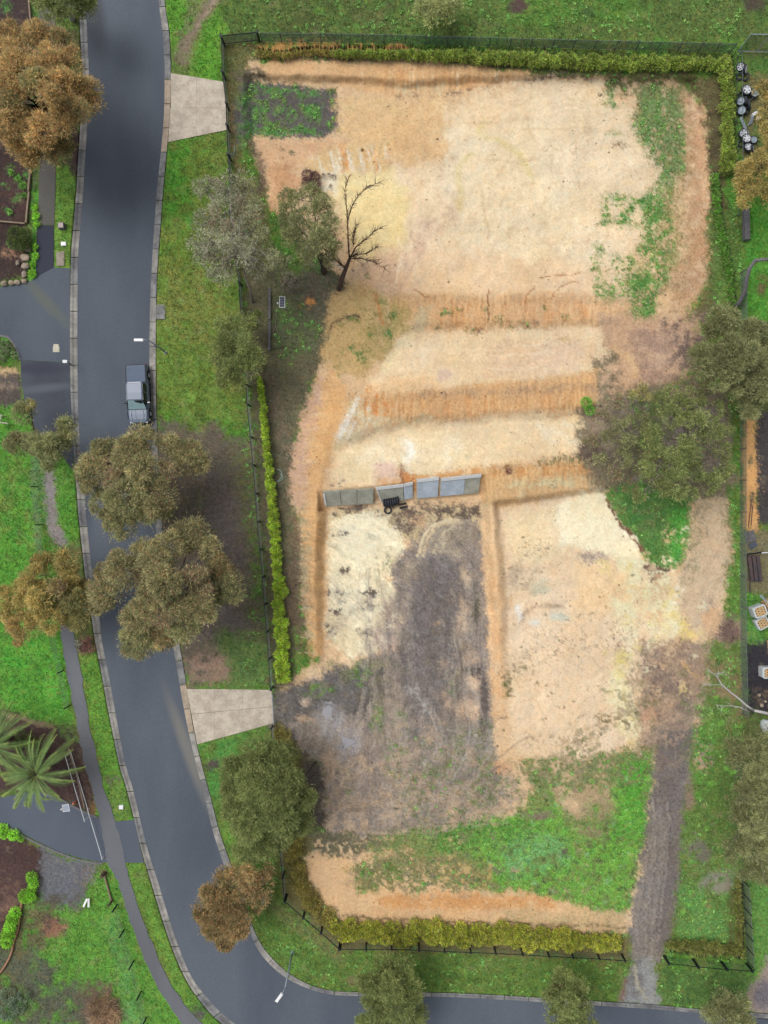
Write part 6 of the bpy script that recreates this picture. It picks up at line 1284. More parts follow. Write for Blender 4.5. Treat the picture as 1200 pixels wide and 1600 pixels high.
bush('shrub', 'sprawling blue green bush in the bottom left corner', [(10, 1560, 14), (24, 1575, 14), (8, 1585, 15), (34, 1560, 10)], .7, ([(120, 134, 116), (92, 108, 84), (76, 90, 66)], [.3, .4, .3]), 260)
bush('shrub', 'leafy garden plants inside the curved driveway edging', [(5, 537, 6), (14, 544, 6), (20, 554, 5), (4, 552, 6)], .4, ([(96, 130, 70), (76, 100, 56), (120, 100, 100)], [.4, .4, .2]), 360)
bush('shrub', 'dusty green bush with pink stems at the corner of the thin gum roots', [(975, 690, 12), (955, 660, 12), (930, 690, 10), (960, 640, 9), (945, 715, 10), (925, 722, 7)], .5, ([(150, 136, 124), (128, 124, 96), (112, 112, 82)], [.35, .35, .3]), 130, leafL=.35, leafW=.03)
for i, (x, y, r, c) in enumerate(((16, 268, 4.5, 'upper garden bed, nearest the timber corner under the big gum'), (35, 288, 5, 'upper garden bed, beside the timber edging'), (27, 277, 4, 'upper garden bed, centre of the leafy row'), (36, 304, 4, 'upper garden bed, lowest along the timber edging'), (14, 330, 3.5, 'upper garden bed, alone near its bottom board'))):
    bush('garden_plant', 'small green plant in the ' + c, [(x, y, r)], .3, MID, 420, cat='plant', group='leafy plants in the upper garden bed')
for i, (x, y, r, c) in enumerate(((53, 322, 4, 'topmost'), (55, 335, 5, 'second from the top, with white flowers'), (56, 348, 4.5, 'third from the top'), (54, 384, 4, 'fourth from the top'), (54, 398, 4.5, 'third from the bottom'), (50, 411, 4, 'second from the bottom'), (49, 426, 6, 'lowest, beside the boulders'))):
    bush('border_plant', 'lime border plant along the dark footpath, ' + c, [(x, y, r), (x - 1, y + 3, r * .8)], .35, LIME, 420, cat='plant', group='border plants along the dark footpath')

# ---- palms: every frond a part
def frond_mesh(k, L, droop):
    vs = []; fs = []; cols = []; r = random.Random(k)
    n = 30; c0 = alb((110, 148, 96)) * 1.9; c1 = alb((186, 190, 104)) * 1.6; cr = alb((140, 152, 92))
    def pt(t): return Vector((L * t * (1 - .12 * t), 0, L * (.42 * t - droop * t * t)))
    ring = []
    for i in range(13):
        t = i / 12; p = pt(t); w = .045 * (1 - t) + .012
        ring.append(len(vs)); vs += [p + Vector((0, -w, 0)), p + Vector((0, 0, w)), p + Vector((0, w, 0))]; cols += [cr] * 3
        if i:
            a = ring[-2]; b = ring[-1]
            fs += [(a, b, b + 1), (a, b + 1, a + 1), (a + 1, b + 1, b + 2), (a + 1, b + 2, a + 2)]
    for i in range(n):
        t = .12 + .88 * i / n; p = pt(t); l = .56 * math.sin(math.pi * (t * .82 + .12)) ** .7 * L / 3.2
        for s_ in (-1, 1):
            d = Vector((1.0, s_ * .62, .35 - .75 * t)).normalized() * l * r.uniform(.85, 1.1); w = Vector((.036, 0, 0.006))
            a = len(vs); vs += [p - w, p + w, p + d]; q = r.random(); col = c0 * (1 - q * .3 - t ** 4 * .7) + c1 * (q * .3 + t ** 4 * .7); cols += [col, col, col * 1.1]
            fs.append((a, a + 1, a + 2))
    return np_mesh('frond', np.array([tuple(v) for v in vs]), np.array(fs), np.array(cols))
FR = [frond_mesh(k, 3.3, .26 + .16 * k) for k in range(4)]
def palm(label, cx, cy, base, h, n, R):
    loc = W(*base); root = empty('palm_tree', loc, label=label, cat='palm')
    z = loc.z + h; hx, hy = plan(cx, cy, z); top = Vector((hx, hy, z)) - loc
    b = MB(); b.tube([Vector((0, 0, -.2)), top * .5, top], [.34, .28, .3], 12); b.build('trunk', M['bark'], root, smooth=True)
    for i in range(n):
        u = i / n; a = i * 2.39996 + random.uniform(-.15, .15)
        k = min(3, int(u * 4)); s_ = R * random.uniform(.9, 1.08) * (.62 + .38 * min(1, u * 1.6))
        o = link('frond', FR[k], M['leaf'], root); o.location = top + Vector((math.cos(a) * .15, math.sin(a) * .15, .25 - .4 * u))
        pitch = -(.62 - 1.05 * u)
        o.rotation_euler = (random.uniform(-.3, .3), pitch, a); o.scale = (s_, s_, s_)
    b = MB(); b.tube([top, top + Vector((-.5, -.25, .45)), top + Vector((-1.1, -.5, .35))], [.06, .09, .05], 6); b.build('flower_stalk', M['rust'], root)
palm('feathery palm with full crown above the lower west driveway', 57, 1209, (72, 1196), 3.6, 42, 1.15)
palm('palm cut by the left edge, touching the full crowned one', -10, 1165, (12, 1152), 3.8, 42, 1.15)

# ---- ground cover: grass blades where the surface is grassy, weeds and clods on bare ground
def scatter(n, lo=(-20, -20), hi=(1220, 1620)):
    return rng.uniform(lo[0], hi[0], n), rng.uniform(lo[1], hi[1], n)
inroad = np.zeros((NY, NX), bool)
for pl in ([tuple(p) for p in np.vstack([LO, RO[::-1]])], DRIVE_OLD, DRIVE_NEW, DRIVE_LOW, PATH_DARK, SLAB_N, SLAB_S, [tuple(p) for p in np.vstack([bez(PATH_L, 3), bez(PATH_R, 3)[::-1]])], PATH_TOP[0] + PATH_TOP[1][::-1]):
    d, sl = sdf(pl, 0, 0); inroad[sl] |= d < 1.5
def cover(n, wfun, Lr, Wr, tone, name, kinds, up=.6):
    x, y = scatter(n); i = np.clip(np.searchsorted(AX, x), 0, NX - 1); j = np.clip(np.searchsorted(AY, y), 0, NY - 1)
    keep = (rng.random(n) < wfun(i, j)) & ~inroad[j, i]; x, y, i, j = x[keep], y[keep], i[keep], j[keep]; n = len(x)
    z = Hat(x, y); X0, Y0 = plan(x, y, z); c = C[j, i] * rng.uniform(*tone, (n, 1)) * np.array([1, 1, 1]) * (1 + rng.normal(size=(n, 3)) * [.07, .04, .05])
    a = rng.uniform(0, 6.283, n); d = np.stack([np.cos(a), np.sin(a), rng.uniform(.1, up * 2, n)], 1)
    cen = np.stack([X0, Y0, z + .005], 1)
    o = leaf_soup(name, cen, d, rng.uniform(*Lr, n), rng.uniform(*Wr, n), np.clip(c, .005, .8), tilt=.8, m=M['blade'], kind='stuff'); return o, n
N6 = fbm(PX / 6, PY / 6, 2, 3)
tag(cover(760000, lambda i, j: np.clip(G[j, i], 0, 1) * (.25 + .75 * sstep(.4, .6, N6[j, i])), (.09, .26), (.03, .075), (.55, 1.7), 'grass', None)[0], 'short tufted grass of the verges, lawns and weedy ground', 'grass')
tag(cover(60000, lambda i, j: np.clip(1 - G[j, i], 0, 1) * sstep(.58, .7, N9[j, i]) * .5, (.05, .14), (.03, .07), (.45, .8), 'litter', None, up=.15)[0], 'fallen leaf litter and clods on the bare ground', 'litter')
# weeds in clumps, and stones
def weeds(n, cond, col):
    cs, ds, cc = [], [], []
    x, y = scatter(n); i = np.clip(np.searchsorted(AX, x), 0, NX - 1); j = np.clip(np.searchsorted(AY, y), 0, NY - 1)
    k = cond(i, j) & ~inroad[j, i]; x, y = x[k], y[k]
    z = Hat(x, y); X0, Y0 = plan(x, y, z)
    for a, b_, c_ in zip(X0, Y0, z):
        m = rng.integers(8, 22); an = rng.uniform(0, 6.283, m); r = rng.uniform(.05, .22)
        cs.append(np.stack([a + np.cos(an) * r * rng.random(m), b_ + np.sin(an) * r * rng.random(m), c_ + rng.uniform(.02, .12, m)], 1)); ds.append(np.stack([np.cos(an), np.sin(an), np.full(m, .3)], 1)); cc.append(pal(col, m) * random.uniform(.55, 1.15))
    n = sum(map(len, cs)); return leaf_soup('weeds', np.vstack(cs), np.vstack(ds), rng.uniform(.08, .18, n), rng.uniform(.04, .08, n), np.vstack(cc), m=M['blade'], kind='stuff')
tag(weeds(70000, lambda i, j: (G[j, i] > .45) & (G[j, i] < 1.1) & (N9[j, i] > .52) & (AX[i] > 380) & (AX[i] < 1160) & (rng.random(len(i)) < .35), [(96, 150, 66), (80, 132, 56), (128, 160, 80), (70, 110, 56)]), 'leafy green weeds scattered over the cleared ground', 'weeds')
def stones(n):
    b_v = []; b_f = []; x, y = scatter(n, (380, 80), (1165, 1460)); i = np.clip(np.searchsorted(AX, x), 0, NX - 1); j = np.clip(np.searchsorted(AY, y), 0, NY - 1)
    k = (G[j, i] < .3) & (N20[j, i] > .44) & (N6[j, i] > .5) & ~inroad[j, i]; x, y, i, j = x[k], y[k], i[k], j[k]
    z = Hat(x, y); X0, Y0 = plan(x, y, z); m = len(x); r = rng.gamma(1.6, .02, m) + .015
    octv = np.array([(1, 0, 0), (0, 1, 0), (-1, 0, 0), (0, -1, 0), (0, 0, .8), (0, 0, -.6)]); octf = np.array([(0, 1, 4), (1, 2, 4), (2, 3, 4), (3, 0, 4), (1, 0, 5), (2, 1, 5), (3, 2, 5), (0, 3, 5)])
    V = octv[None] * r[:, None, None] * rng.uniform(.6, 1.4, (m, 6, 3)) + np.stack([X0, Y0, z], 1)[:, None]
    F = octf[None] + (np.arange(m) * 6)[:, None, None]; dark = rng.random(m) < .6
    c = C[j, i] * np.where(dark, rng.uniform(.5, .85, m), rng.uniform(1.0, 1.25, m))[:, None]
    o = link('stones', np_mesh('stones', V.reshape(-1, 3), F.reshape(-1, 3), np.repeat(np.clip(c, .01, .8), 6, axis=0)), M['blade']); o['kind'] = 'stuff'; return o
tag(stones(9000), 'loose clods and small stones on the bare sand and clay', 'stones')
# ------------------------------------------------------------------ fences, gates, posts
def foot_of(px, py, h):
    """ground point below something whose top, h above ground, is seen at px, py"""
    bx, by = 600 + (px - 600) * (HC - h) / HC, 800 + (py - 800) * (HC - h) / HC
    z = float(Hat(bx, by)); x, y = plan(px, py, z + h)
    return Vector((x, y, z))
def cloth(name, color, a):
    m = mat(name, color, 0.8, 0.25, 3.0, alpha=a)
    return m
M['mesh_green'] = cloth('green_fence_mesh', A(112, 130, 122), .6)
M['mesh_grey'] = cloth('grey_fence_mesh', A(112, 122, 110), .5)
M['mesh_pale'] = cloth('pale_fence_mesh', A(122, 138, 122), .5)
M['mesh_dark'] = cloth('dark_fence_mesh', A(84, 100, 84), .5)
def fence(label, tops, h, post_w=.1, post_m='black', fabric=None, rail=.03, rail_m='black', lower=True, between=None, cat='fence', wires=0, name='fence', post_h=None):
    P = [foot_of(x, y, h) for x, y in tops]
    root = empty(name, P[0], label=label, cat=cat); o = P[0]
    if between:
        Q = []
        for a, b in zip(P[:-1], P[1:]):
            n = max(1, round((b - a).length / between))
            for k in range(n):
                q = a.lerp(b, k / n); Q.append(q)
        Q.append(P[-1])
    else: Q = P
    base = None
    for q in Q:
        if base is None:
            b = MB(); b.box((0, 0, (post_h or h) / 2 + .02), (post_w, post_w, (post_h or h) + .08)); 
            b.box((0, 0, (post_h or h) + .075), (post_w * 1.25, post_w * 1.25, .03)); base = b.build('post', M[post_m], root); ob = base
        else:
            ob = link('post', base.data, None, root)
        ob.location = q - o
    zt = h
    b = MB()
    b.tube([q - o + Vector((0, 0, zt)) for q in P], rail, 5)
    if lower: b.tube([q - o + Vector((0, 0, .15)) for q in P], rail * .8, 5)
    tag(b.build('rail', M[rail_m], root), kind='stuff' if lower else None)
    if wires:
        b = MB()
        for k in range(wires):
            b.tube([q - o + Vector((0, 0, zt * (k + 1) / (wires + 1))) for q in P], .012, 3)
        tag(b.build('wire', M['wire'], root), kind='stuff')
    if fabric:
        b = MB()
        for u, v in zip(Q[:-1], Q[1:]):
            u, v = u - o, v - o; n = Vector((-(v - u).y, (v - u).x, 0)).normalized() * .012
            b.add([u + n + Vector((0, 0, .05)), v + n + Vector((0, 0, .05)), v + n + Vector((0, 0, zt)), u + n + Vector((0, 0, zt))], [(0, 1, 2, 3)])
        b.build('mesh_panel', M[fabric], root)
    return root
fence('green mesh fence with two black posts at the north west corner of the site', [(345, 56), (402, 50.5)], 1.15, .16, 'black', 'mesh_green', .045)
fence('long grey green mesh fence along the north side of the site', [(406, 52), (500, 52.5), (600, 54.5), (700, 57), (800, 60), (900, 62.5), (1000, 65), (1100, 67.5), (1152, 68.5)], 1.15, .06, 'timber_grey', 'mesh_green', .02, 'wire', between=1.7)
fence('tall chain link fence panel with pale rails in the top right corner', [(1173.5, 53.5), (1204, 54), (1290, 56)], 2.3, .05, 'galv', 'mesh_grey', .035, 'galv')
fence('black post and wire fence by the upper concrete driveway', [(346, 58), (347, 111), (353, 160), (354, 194), (356, 240), (358, 265), (358, 330), (366, 400), (373, 440), (376, 489)], 1.15, .15, 'black', 'mesh_dark', .035, wires=3, post_h=1.15)
fence('black post and wire fence along the long lime hedge', [(381, 560), (384, 600), (386, 631), (391, 682), (395, 726), (399, 771), (402, 815), (406, 859), (410, 902), (413, 945), (417, 988), (420, 1031), (423, 1078)], 1.15, .13, 'black', None, .028, 'black', lower=False, wires=4)
fence('low pale pipe barrier across the site entrance by the lower concrete driveway', [(425, 1086), (427.5, 1132)], .35, .07, 'galv', None, .035, 'galv', lower=False, cat='barrier')
fence('black fence beside the dense olive tree down to the bend', [(424, 1138), (427, 1200), (432, 1280), (437, 1330), (441.5, 1372), (444, 1408)], 1.15, .14, 'black', None, .03, wires=4, lower=False)
fence('black fence running diagonally round the bend on the south west corner', [(445.5, 1409), (474, 1434), (502, 1458), (530, 1483)], 1.15, .17, 'black', None, .045, wires=3, lower=False)
fence('black fence along the south side of the site west of the muddy track', [(532, 1483.5), (572, 1484), (612, 1483.5), (655, 1485), (695, 1487), (736, 1488.5), (775, 1490), (817, 1492), (858, 1494.5), (896, 1496.5), (937, 1498.5), (977, 1501.5)], 1.0, .13, 'black', None, .04, wires=4, lower=False)
fence('black fence in the south east corner, east of the muddy track', [(1045, 1505.5), (1091, 1511), (1136, 1515), (1176, 1517.5)], 1.1, .17, 'black', None, .04, wires=4, lower=False)
fence('grey mesh fence running north from the south east corner', [(1179, 1515), (1176, 1470), (1174, 1430), (1170, 1385)], 1.25, .07, 'black', 'mesh_grey', .025, 'wire', between=1.2)
fence('grey green mesh fence along the upper east side behind the wheels', [(1160, 80), (1160, 140), (1161, 200), (1161, 260), (1162, 330)], 1.0, .07, 'timber_grey', None, .02, 'wire', between=2.6)
fence('green mesh fence on the east side between the olive trees and the brick packs', [(1167, 420), (1167, 500), (1167, 600), (1166, 700), (1166, 800), (1166, 900), (1166.5, 1000), (1168, 1060), (1169, 1120)], 1.1, .07, 'timber_grey', 'mesh_pale', .02, 'wire', between=2.6)
fence('thin wire fence with dark posts on the lawn beside the lower footpath', [(176, 1424), (187, 1464), (202, 1514), (214, 1562), (222, 1604)], 1.1, .1, 'black', None, .014, 'wire', wires=4, lower=False)
fence('thin wire fence with small dark posts crossing the large west lawn', [(50, 690), (48, 760), (55, 820), (62, 900), (75, 985), (90, 1052), (101, 1107)], 1.1, .08, 'black', None, .014, 'wire', wires=4, lower=False)
def pipe_gate(label, a, b_, h, n, diag=False):
    A_, B_ = foot_of(*a, h), foot_of(*b_, h); root = empty('pipe_gate', A_, label=label, cat='gate'); d = B_ - A_
    b = MB()
    for z in ((h, .12) if h > 1 else (h,)): b.tube([Vector((0, 0, z)), d + Vector((0, 0, z))], .035, 6)
    for t in (0, 1): b.tube([d * t + Vector((0, 0, 0)), d * t + Vector((0, 0, h + .05))], .04, 6)
    b.build('gate_frame', M['white'], root)
    w = MB()
    for k in range(1, n): w.tube([d * (k / n) + Vector((0, 0, .12)), d * (k / n) + Vector((0, 0, h))], .018, 4)
    w.build('gate_bar', M['galv'], root)
pipe_gate('white pipe gate leaf standing beside the palm, at the driveway mouth', (102, 1182), (132, 1283), 1.2, 14)
pipe_gate('white pipe gate leaf across the lower west driveway', (137, 1266), (159.5, 1342), .42, 5)
b = MB(); P = [W(108, 1168), W(121, 1210), W(133, 1262)]; b.tube([p + Vector((0, 0, .09)) for p in P], .1, 6); tag(b.build('sleeper', M['timber']), 'pale timber sleeper on the ground beside the white gate leaf', 'timber')
b = MB(); b.tube([W(163, 1368, .12), W(169, 1390, .12), W(174, 1408, .12)], .085, 7); tag(b.build('timber_rail', M['timber']), 'pale bare timber rail lying on the lawn south of the lower driveway', 'timber')
def post(label, x, y, h, w, m, name='timber_post'):
    p = W(x, y); b = MB(); b.box(p + Vector((0, 0, h / 2)), (w, w, h)); b.box(p + Vector((0, 0, h + .02)), (w * 1.2, w * 1.2, .04)); return tag(b.build(name, M[m]), label, 'post')
post('dark post at the far end of the pale timber rail', 176, 1406, 1.0, .14, 'bark'); post('red brown stump post at the near end of the pale timber rail', 164, 1363, .8, .22, 'bark')
def timbers(label, pts, h, w, m='timber'):
    P = [W(*p) for p in pts]; root = empty('timber_edging', P[0], label=label, cat='edging')
    for a, c in zip(P[:-1], P[1:]):
        n = max(1, int((c - a).length / 2.4))
        for k in range(n):
            u, v = a.lerp(c, k / n) - P[0], a.lerp(c, (k + 1) / n - .01) - P[0]; mid = (u + v) / 2 + Vector((0, 0, h / 2)); d = v - u
            b = MB(); b.box(mid, (d.length, w, h), math.atan2(d.y, d.x)); b.build('board', M[m], root)
timbers('weathered board edging down the east side of the upper garden bed', [(49, 258), (46, 300), (42.5, 350)], .22, .14)
timbers('weathered board edging along the bottom of the upper garden bed', [(-20, 345), (41, 350.5)], .22, .12)
timbers('weathered board edging in the top left corner beside the path', [(44, -20), (47, 10), (50, 44)], .22, .12)
timbers('grey timber retaining boards under the yellow olive tree by the east fence', [(1163, 326), (1163, 378)], .5, .45, 'timber_grey')
timbers('dark sleeper edging on the litter below the thin grey gum', [(421.5, 450), (421.5, 500), (421, 548)], .14, .2, 'timber_grey')

# ------------------------------------------------------------------ street lamps, solar poles, boxes
def street_lamp(label, foot, top, arm, head, h=4.7):
    f = W(*foot); root = empty('street_lamp', f, label=label, cat='street lamp')
    z = f.z + h; t = Vector((*plan(*top, z), z)) - f; t = Vector((t.x * .0 + t.x, t.y, h))
    # the pole is upright; its top sits over its foot
    b = MB(); b.tube([Vector((0, 0, 0)), Vector((0, 0, h * .5)), Vector((0, 0, h - .1))], [.085, .065, .05], 10); b.build('pole', M['galv'], root, smooth=True)
    b = MB(); b.lathe([(0.0, .12), (.13, .12), (.15, 0)], 10); b.build('base_plate', M['galv'], root)
    a1 = Vector((*plan(*arm, z + .25), z + .25)) - f; h1 = Vector((*plan(*head, z + .3), z + .3)) - f
    b = MB(); b.tube([Vector((0, 0, h - .15)), Vector((a1.x * .25, a1.y * .25, h + .12)), a1, a1.lerp(h1, .2)], .03, 8); b.build('arm', M['galv'], root, smooth=True)
    d = (h1 - a1); c = (a1 + h1) / 2; b = MB(); b.box((0, 0, 0), (d.length, .26, .12), 0, .86); b.box((d.length * .1, 0, -.08), (d.length * .6, .2, .05))
    ob = b.build('lamp_head', M['glow_white'], root, bevel=.03); ob.location = c; ob.rotation_euler = (0, 0, math.atan2(d.y, d.x))
street_lamp('street lamp with white head over the road north of the parked car', (259, 551), (230, 531), (224.5, 531.5), (208.5, 531))
street_lamp('street lamp with white head over the road at the bottom bend', (457, 1488), (446, 1544), (441, 1552), (431, 1566.5))
def solar(label, x, y, h, size, rz, tilt, m):
    f = foot_of(x, y, h); root = empty('solar_pole', f, label=label, cat='solar panel')
    b = MB(); b.tube([Vector((0, 0, 0)), Vector((0, 0, h))], .035, 8); b.build('pole', M['galv'], root)
    b = MB(); b.box((0, 0, 0), (size[0], size[1], .03)); p = b.build('panel_frame', M['white'], root); p.location = (0, 0, h); p.rotation_euler = (tilt, 0, rz)
    b = MB()
    nx, ny = 2, 4
    for i in range(nx):
        for j in range(ny):
            b.box(((i - .5) * (size[0] - .1) / nx, (j - 1.5) * (size[1] - .1) / ny, .022), ((size[0] - .1) / nx - .015, (size[1] - .1) / ny - .015, .012))
    b.build('solar_cell', m, p)
    b = MB(); b.lathe([(0, .1), (.07, .08), (.09, 0), (.07, -.08), (0, -.1)], 10); c = b.build('camera_dome', M['glow_white'], root, smooth=True); c.location = (-.38, -.1, h + .02)
    b = MB(); b.tube([Vector((-.38, -.1, h)), Vector((0, -.1, h - .05)), Vector((.35, -.4, h - .1))], .015, 5); b.build('bracket', M['galv'], root)
M['cell'] = mat('solar_cells', A(66, 70, 92), .35, .1, 5); M['cell_pale'] = mat('solar_cells_pale', A(168, 178, 196), .35, .05, 5)
solar('dark solar panel in white frame on a pole below the thin grey gum', 440.8, 472, 2.2, (.5, .95), -.05, .1, M['cell'])
solar('pale square solar panel on a pole above the lower west driveway', 103, 1262.5, 2.0, (.62, .66), .1, .1, M['cell_pale'])
def block(name, label, cat, x, y, wx_, wy_, h, m, rz=0.0, bevel=.02, lid=None, px=True):
    p = W(x, y); root = empty(name, p, rz, label=label, cat=cat)
    b = MB(); b.box((0, 0, h / 2 - .02), (wx_ * S, wy_ * S, h + .04)); b.build('body', M[m], root, bevel=min(bevel, h * .3))
    b = MB(); b.box((0, 0, h + .008), (wx_ * S * .78, wy_ * S * .8, .014)); b.build('lid', M[lid or m], root)
M['cream'] = mat('cream_concrete', A(206, 202, 182), .85, .08, 4); M['pinkish'] = mat('pinkish_concrete', A(196, 180, 176), .85, .1, 5)
M['orange_plastic'] = mat('orange_plastic', A(226, 140, 100), .6, .05, 4)
block('utility_box', 'squat pinkish utility box with dark sides on the verge by the dark path', 'utility box', 98.5, 355, 9, 9, .45, 'timber_grey', .05, lid='pinkish')
block('pit_lid', 'small bright white pit lid on the verge by the dark path', 'pit lid', 100, 381.5, 8, 6, .12, 'white', .05, lid='glow_white')
block('pit_lid', 'long worn concrete pit lid on the verge just above the upper west driveway', 'pit lid', 94.5, 404, 12, 22, .04, 'pit')
block('drain_pit', 'concrete side entry drain lid behind the east kerb, north of the lamp', 'drain', 251, 487.5, 14, 22, .05, 'kerb_old')
block('pit_lid', 'cream rectangular lid set in the upper west driveway', 'pit lid', 88, 543, 10, 14.5, .04, 'cream')
block('pit_lid', 'small white lid on the verge north of the lower west driveway', 'pit lid', 190, 1260.5, 7, 6.5, .14, 'white', lid='glow_white')
block('marker', 'small orange marker beside the pale solar panel', 'marker', 118, 1252.5, 3, 3, .5, 'orange_plastic')
p = foot_of(102, 565, 1.1); root = empty('letterbox', p, label='white letterbox on a post at the west kerb between the two driveway surfaces', cat='letterbox')
b = MB(); b.box((0, 0, .5), (.08, .08, 1.0)); b.build('post', M['timber_grey'], root)
b = MB(); b.box((0, 0, 1.08), (.4, .27, .24)); b.build('box', M['white'], root, bevel=.02); b = MB(); b.box((.205, 0, 1.1), (.01, .2, .04)); b.build('slot', M['black'], root)
# two white boards leaning together on the lawn
p = W(138, 1408); root = empty('sign_board', p, label='folded white A frame board standing on the lawn by the gravel patch', cat='sign board')
for s_, rz_ in ((-1, 1.15), (1, 1.57)):
    b = MB(); b.box((0, 0, 0), (.8, .17, .05)); o = b.build('board', M['glow_white'], root); o.location = (s_ * .15, .02, .3); o.rotation_euler = (s_ * .25, 0, rz_)
b = MB(); b.box(W(131.5, 1413, .06), (.2, .1, .12)); tag(b.build('timber_offcut', M['timber']), 'pale offcut beside the A frame board', 'timber')
p = W(9, 656); root = empty('trestle', p, label='cream timber trestle on the lawn at the left edge', cat='trestle')
for (ax, ay, bx, by, z) in ((-6, -6, 1, -5, .62), (-1, -5, -4, 5, .6), (-5, 5, 9, 7, .62)):
    b = MB(); b.tube([Vector((ax * S, -ay * S, z)), Vector((bx * S, -by * S, z))], .055, 4); b.build('beam', M['cream'], root)
for (ax, ay) in ((-6, -6), (1, -5), (-5, 5), (9, 7)):
    b = MB(); b.tube([Vector((ax * S, -ay * S, 0)), Vector((ax * S, -ay * S, .62))], .035, 4); b.build('leg', M['cream'], root)
p = W(0, 562); root = empty('white_canopy', p, label='white pointed canopy corner at the left edge by the curved edging', cat='canopy')
b = MB(); b.add([Vector((-1.6, .25, 1.0)), Vector((.45, -.1, .96)), Vector((.5, -.15, .92)), Vector((-1.6, -.3, .95)), Vector((-1.6, 0, 1.12))], [(0, 1, 4), (1, 2, 4), (2, 3, 4), (0, 4, 3), (0, 3, 2, 1)]); b.build('cloth', M['glow_white'], root)
b = MB(); b.tube([Vector((.4, -.12, 0)), Vector((.4, -.12, .94))], .03, 6); b.build('pole', M['galv'], root)
# garden boulders
def rock(label, x, y, rx, ry, h=.28, name='boulder', group=None, m='rock', cat='boulder'):
    bm = bmesh.new(); bmesh.ops.create_icosphere(bm, subdivisions=2, radius=1)
    sd = random.uniform(0, 50)
    for v in bm.verts:
        q = v.co; k = 1 + .28 * (vnoise(np.array(q.x * 1.3 + sd), np.array(q.y * 1.3 + q.z + sd), 1) - .5) * 2
        v.co = Vector((max(-.86, min(.86, q.x * k)) * rx * S, max(-.86, min(.86, q.y * k)) * ry * S, q.z * k * h * .8))
    me = bpy.data.meshes.new(name); bm.to_mesh(me); bm.free(); 
    o = link(name, me, M[m]); o.location = W(x, y, h * .35); return tag(o, label, cat, group)
for i, (x, y, rx, ry, lab) in enumerate(((43.5, 388.5, 4.8, 5.6, 'grey boulder topmost of the row beside the border plants'), (39.5, 402, 7.6, 6.4, 'large pale boulder second down the row, under the grey one'), (39.5, 416, 7.4, 5.6, 'large boulder third down the row with a slanting top'), (38, 428.5, 5.2, 6, 'round boulder fourth down the row'),
                                 (38, 439, 5, 4, 'small boulder at the corner of the row by the driveway'), (27.6, 441.5, 5, 4.4, 'boulder on the driveway edge, next left of the corner one'), (18.6, 442, 5, 4.4, 'boulder on the driveway edge, second left of the corner one'), (7, 443, 5.4, 4.2, 'plant covered boulder on the driveway edge, leftmost'), (28, 411, 3.6, 4.6, 'narrow tan boulder set back inside the bed'))):
    rock(lab, x, y, rx, ry, group='boulders edging the garden bed')
for x, y, r, lab in ((1190, 1102, 3.4, 'larger tan rock on the dark soil above the dead branch'), (1196, 1096, 2.4, 'small pale rock beside the larger tan one'), (1186, 1086, 2.6, 'pinkish rock on the dark soil'), (12, 542, 2.6, 'pink rock in the curved garden bed')):
    rock(lab, x, y, r, r, .16, name='rock', cat='rock')
def hose(label, pts, r, m, cat='hose', name='hose'):
    P = [W(x, y, r + .03) for x, y in bez(pts, 6)]; b = MB(); b.tube(P, r, 6); return tag(b.build(name, m, smooth=True), label, cat)
M['pale_blue'] = mat('pale_blue_plastic', A(160, 190, 180), .5, .1, 4); M['rope'] = mat('brown_edging', A(170, 128, 100), .9, .2, 6)
hose('pale coiled hose on the grass beside the long lime hedge', [(432, 733), (438, 735), (441, 742), (438, 748), (434, 752), (440, 750), (442, 745), (437, 739)], .03, M['pale_blue'])
hose('pale blue green hose loop by the fence near the upper concrete driveway', [(366, 228), (367, 236), (364, 243), (360, 244), (363, 239)], .03, M['pale_blue'])
hose('curved brown timber edging strip under the lime shrubs, lower left', [(33, 1414), (31, 1432), (28, 1452), (22, 1470), (18, 1488), (12, 1502), (0, 1520), (-20, 1540)], .1, M['rope'], 'edging', 'edging_strip')
hose('short brown edging end piece below the tall lime shrub', [(33, 1408), (34, 1416), (32, 1421)], .09, M['rope'], 'edging', 'edging_strip')
hose('fallen grey branch on the litter beside the solar pole', [(450, 452), (462, 466), (476, 471)], .04, M['bark_grey'], 'branch', 'fallen_branch')
hose('long thin fallen branch on the litter south of the solar pole', [(432, 480), (431, 505), (427, 520)], .03, M['bark_grey'], 'branch', 'fallen_branch')
hose('fallen branch lying between two clumps of litter near the thin gum', [(455, 456), (480, 460), (492, 461)], .025, M['bark_grey'], 'branch', 'fallen_branch')
hose('brown fallen stick beside the east clay mound', [(424, 546), (445, 542), (462, 545)], .03, M['bark'], 'branch', 'fallen_branch')
p1 = W(519, 410, 1.3); p2 = W(537, 421, .5); b = MB(); b.tube([p1, p2], .045, 7); tag(b.build('white_pole', M['glow_white']), 'straight white pole leaning against the dead tree trunk', 'pole')

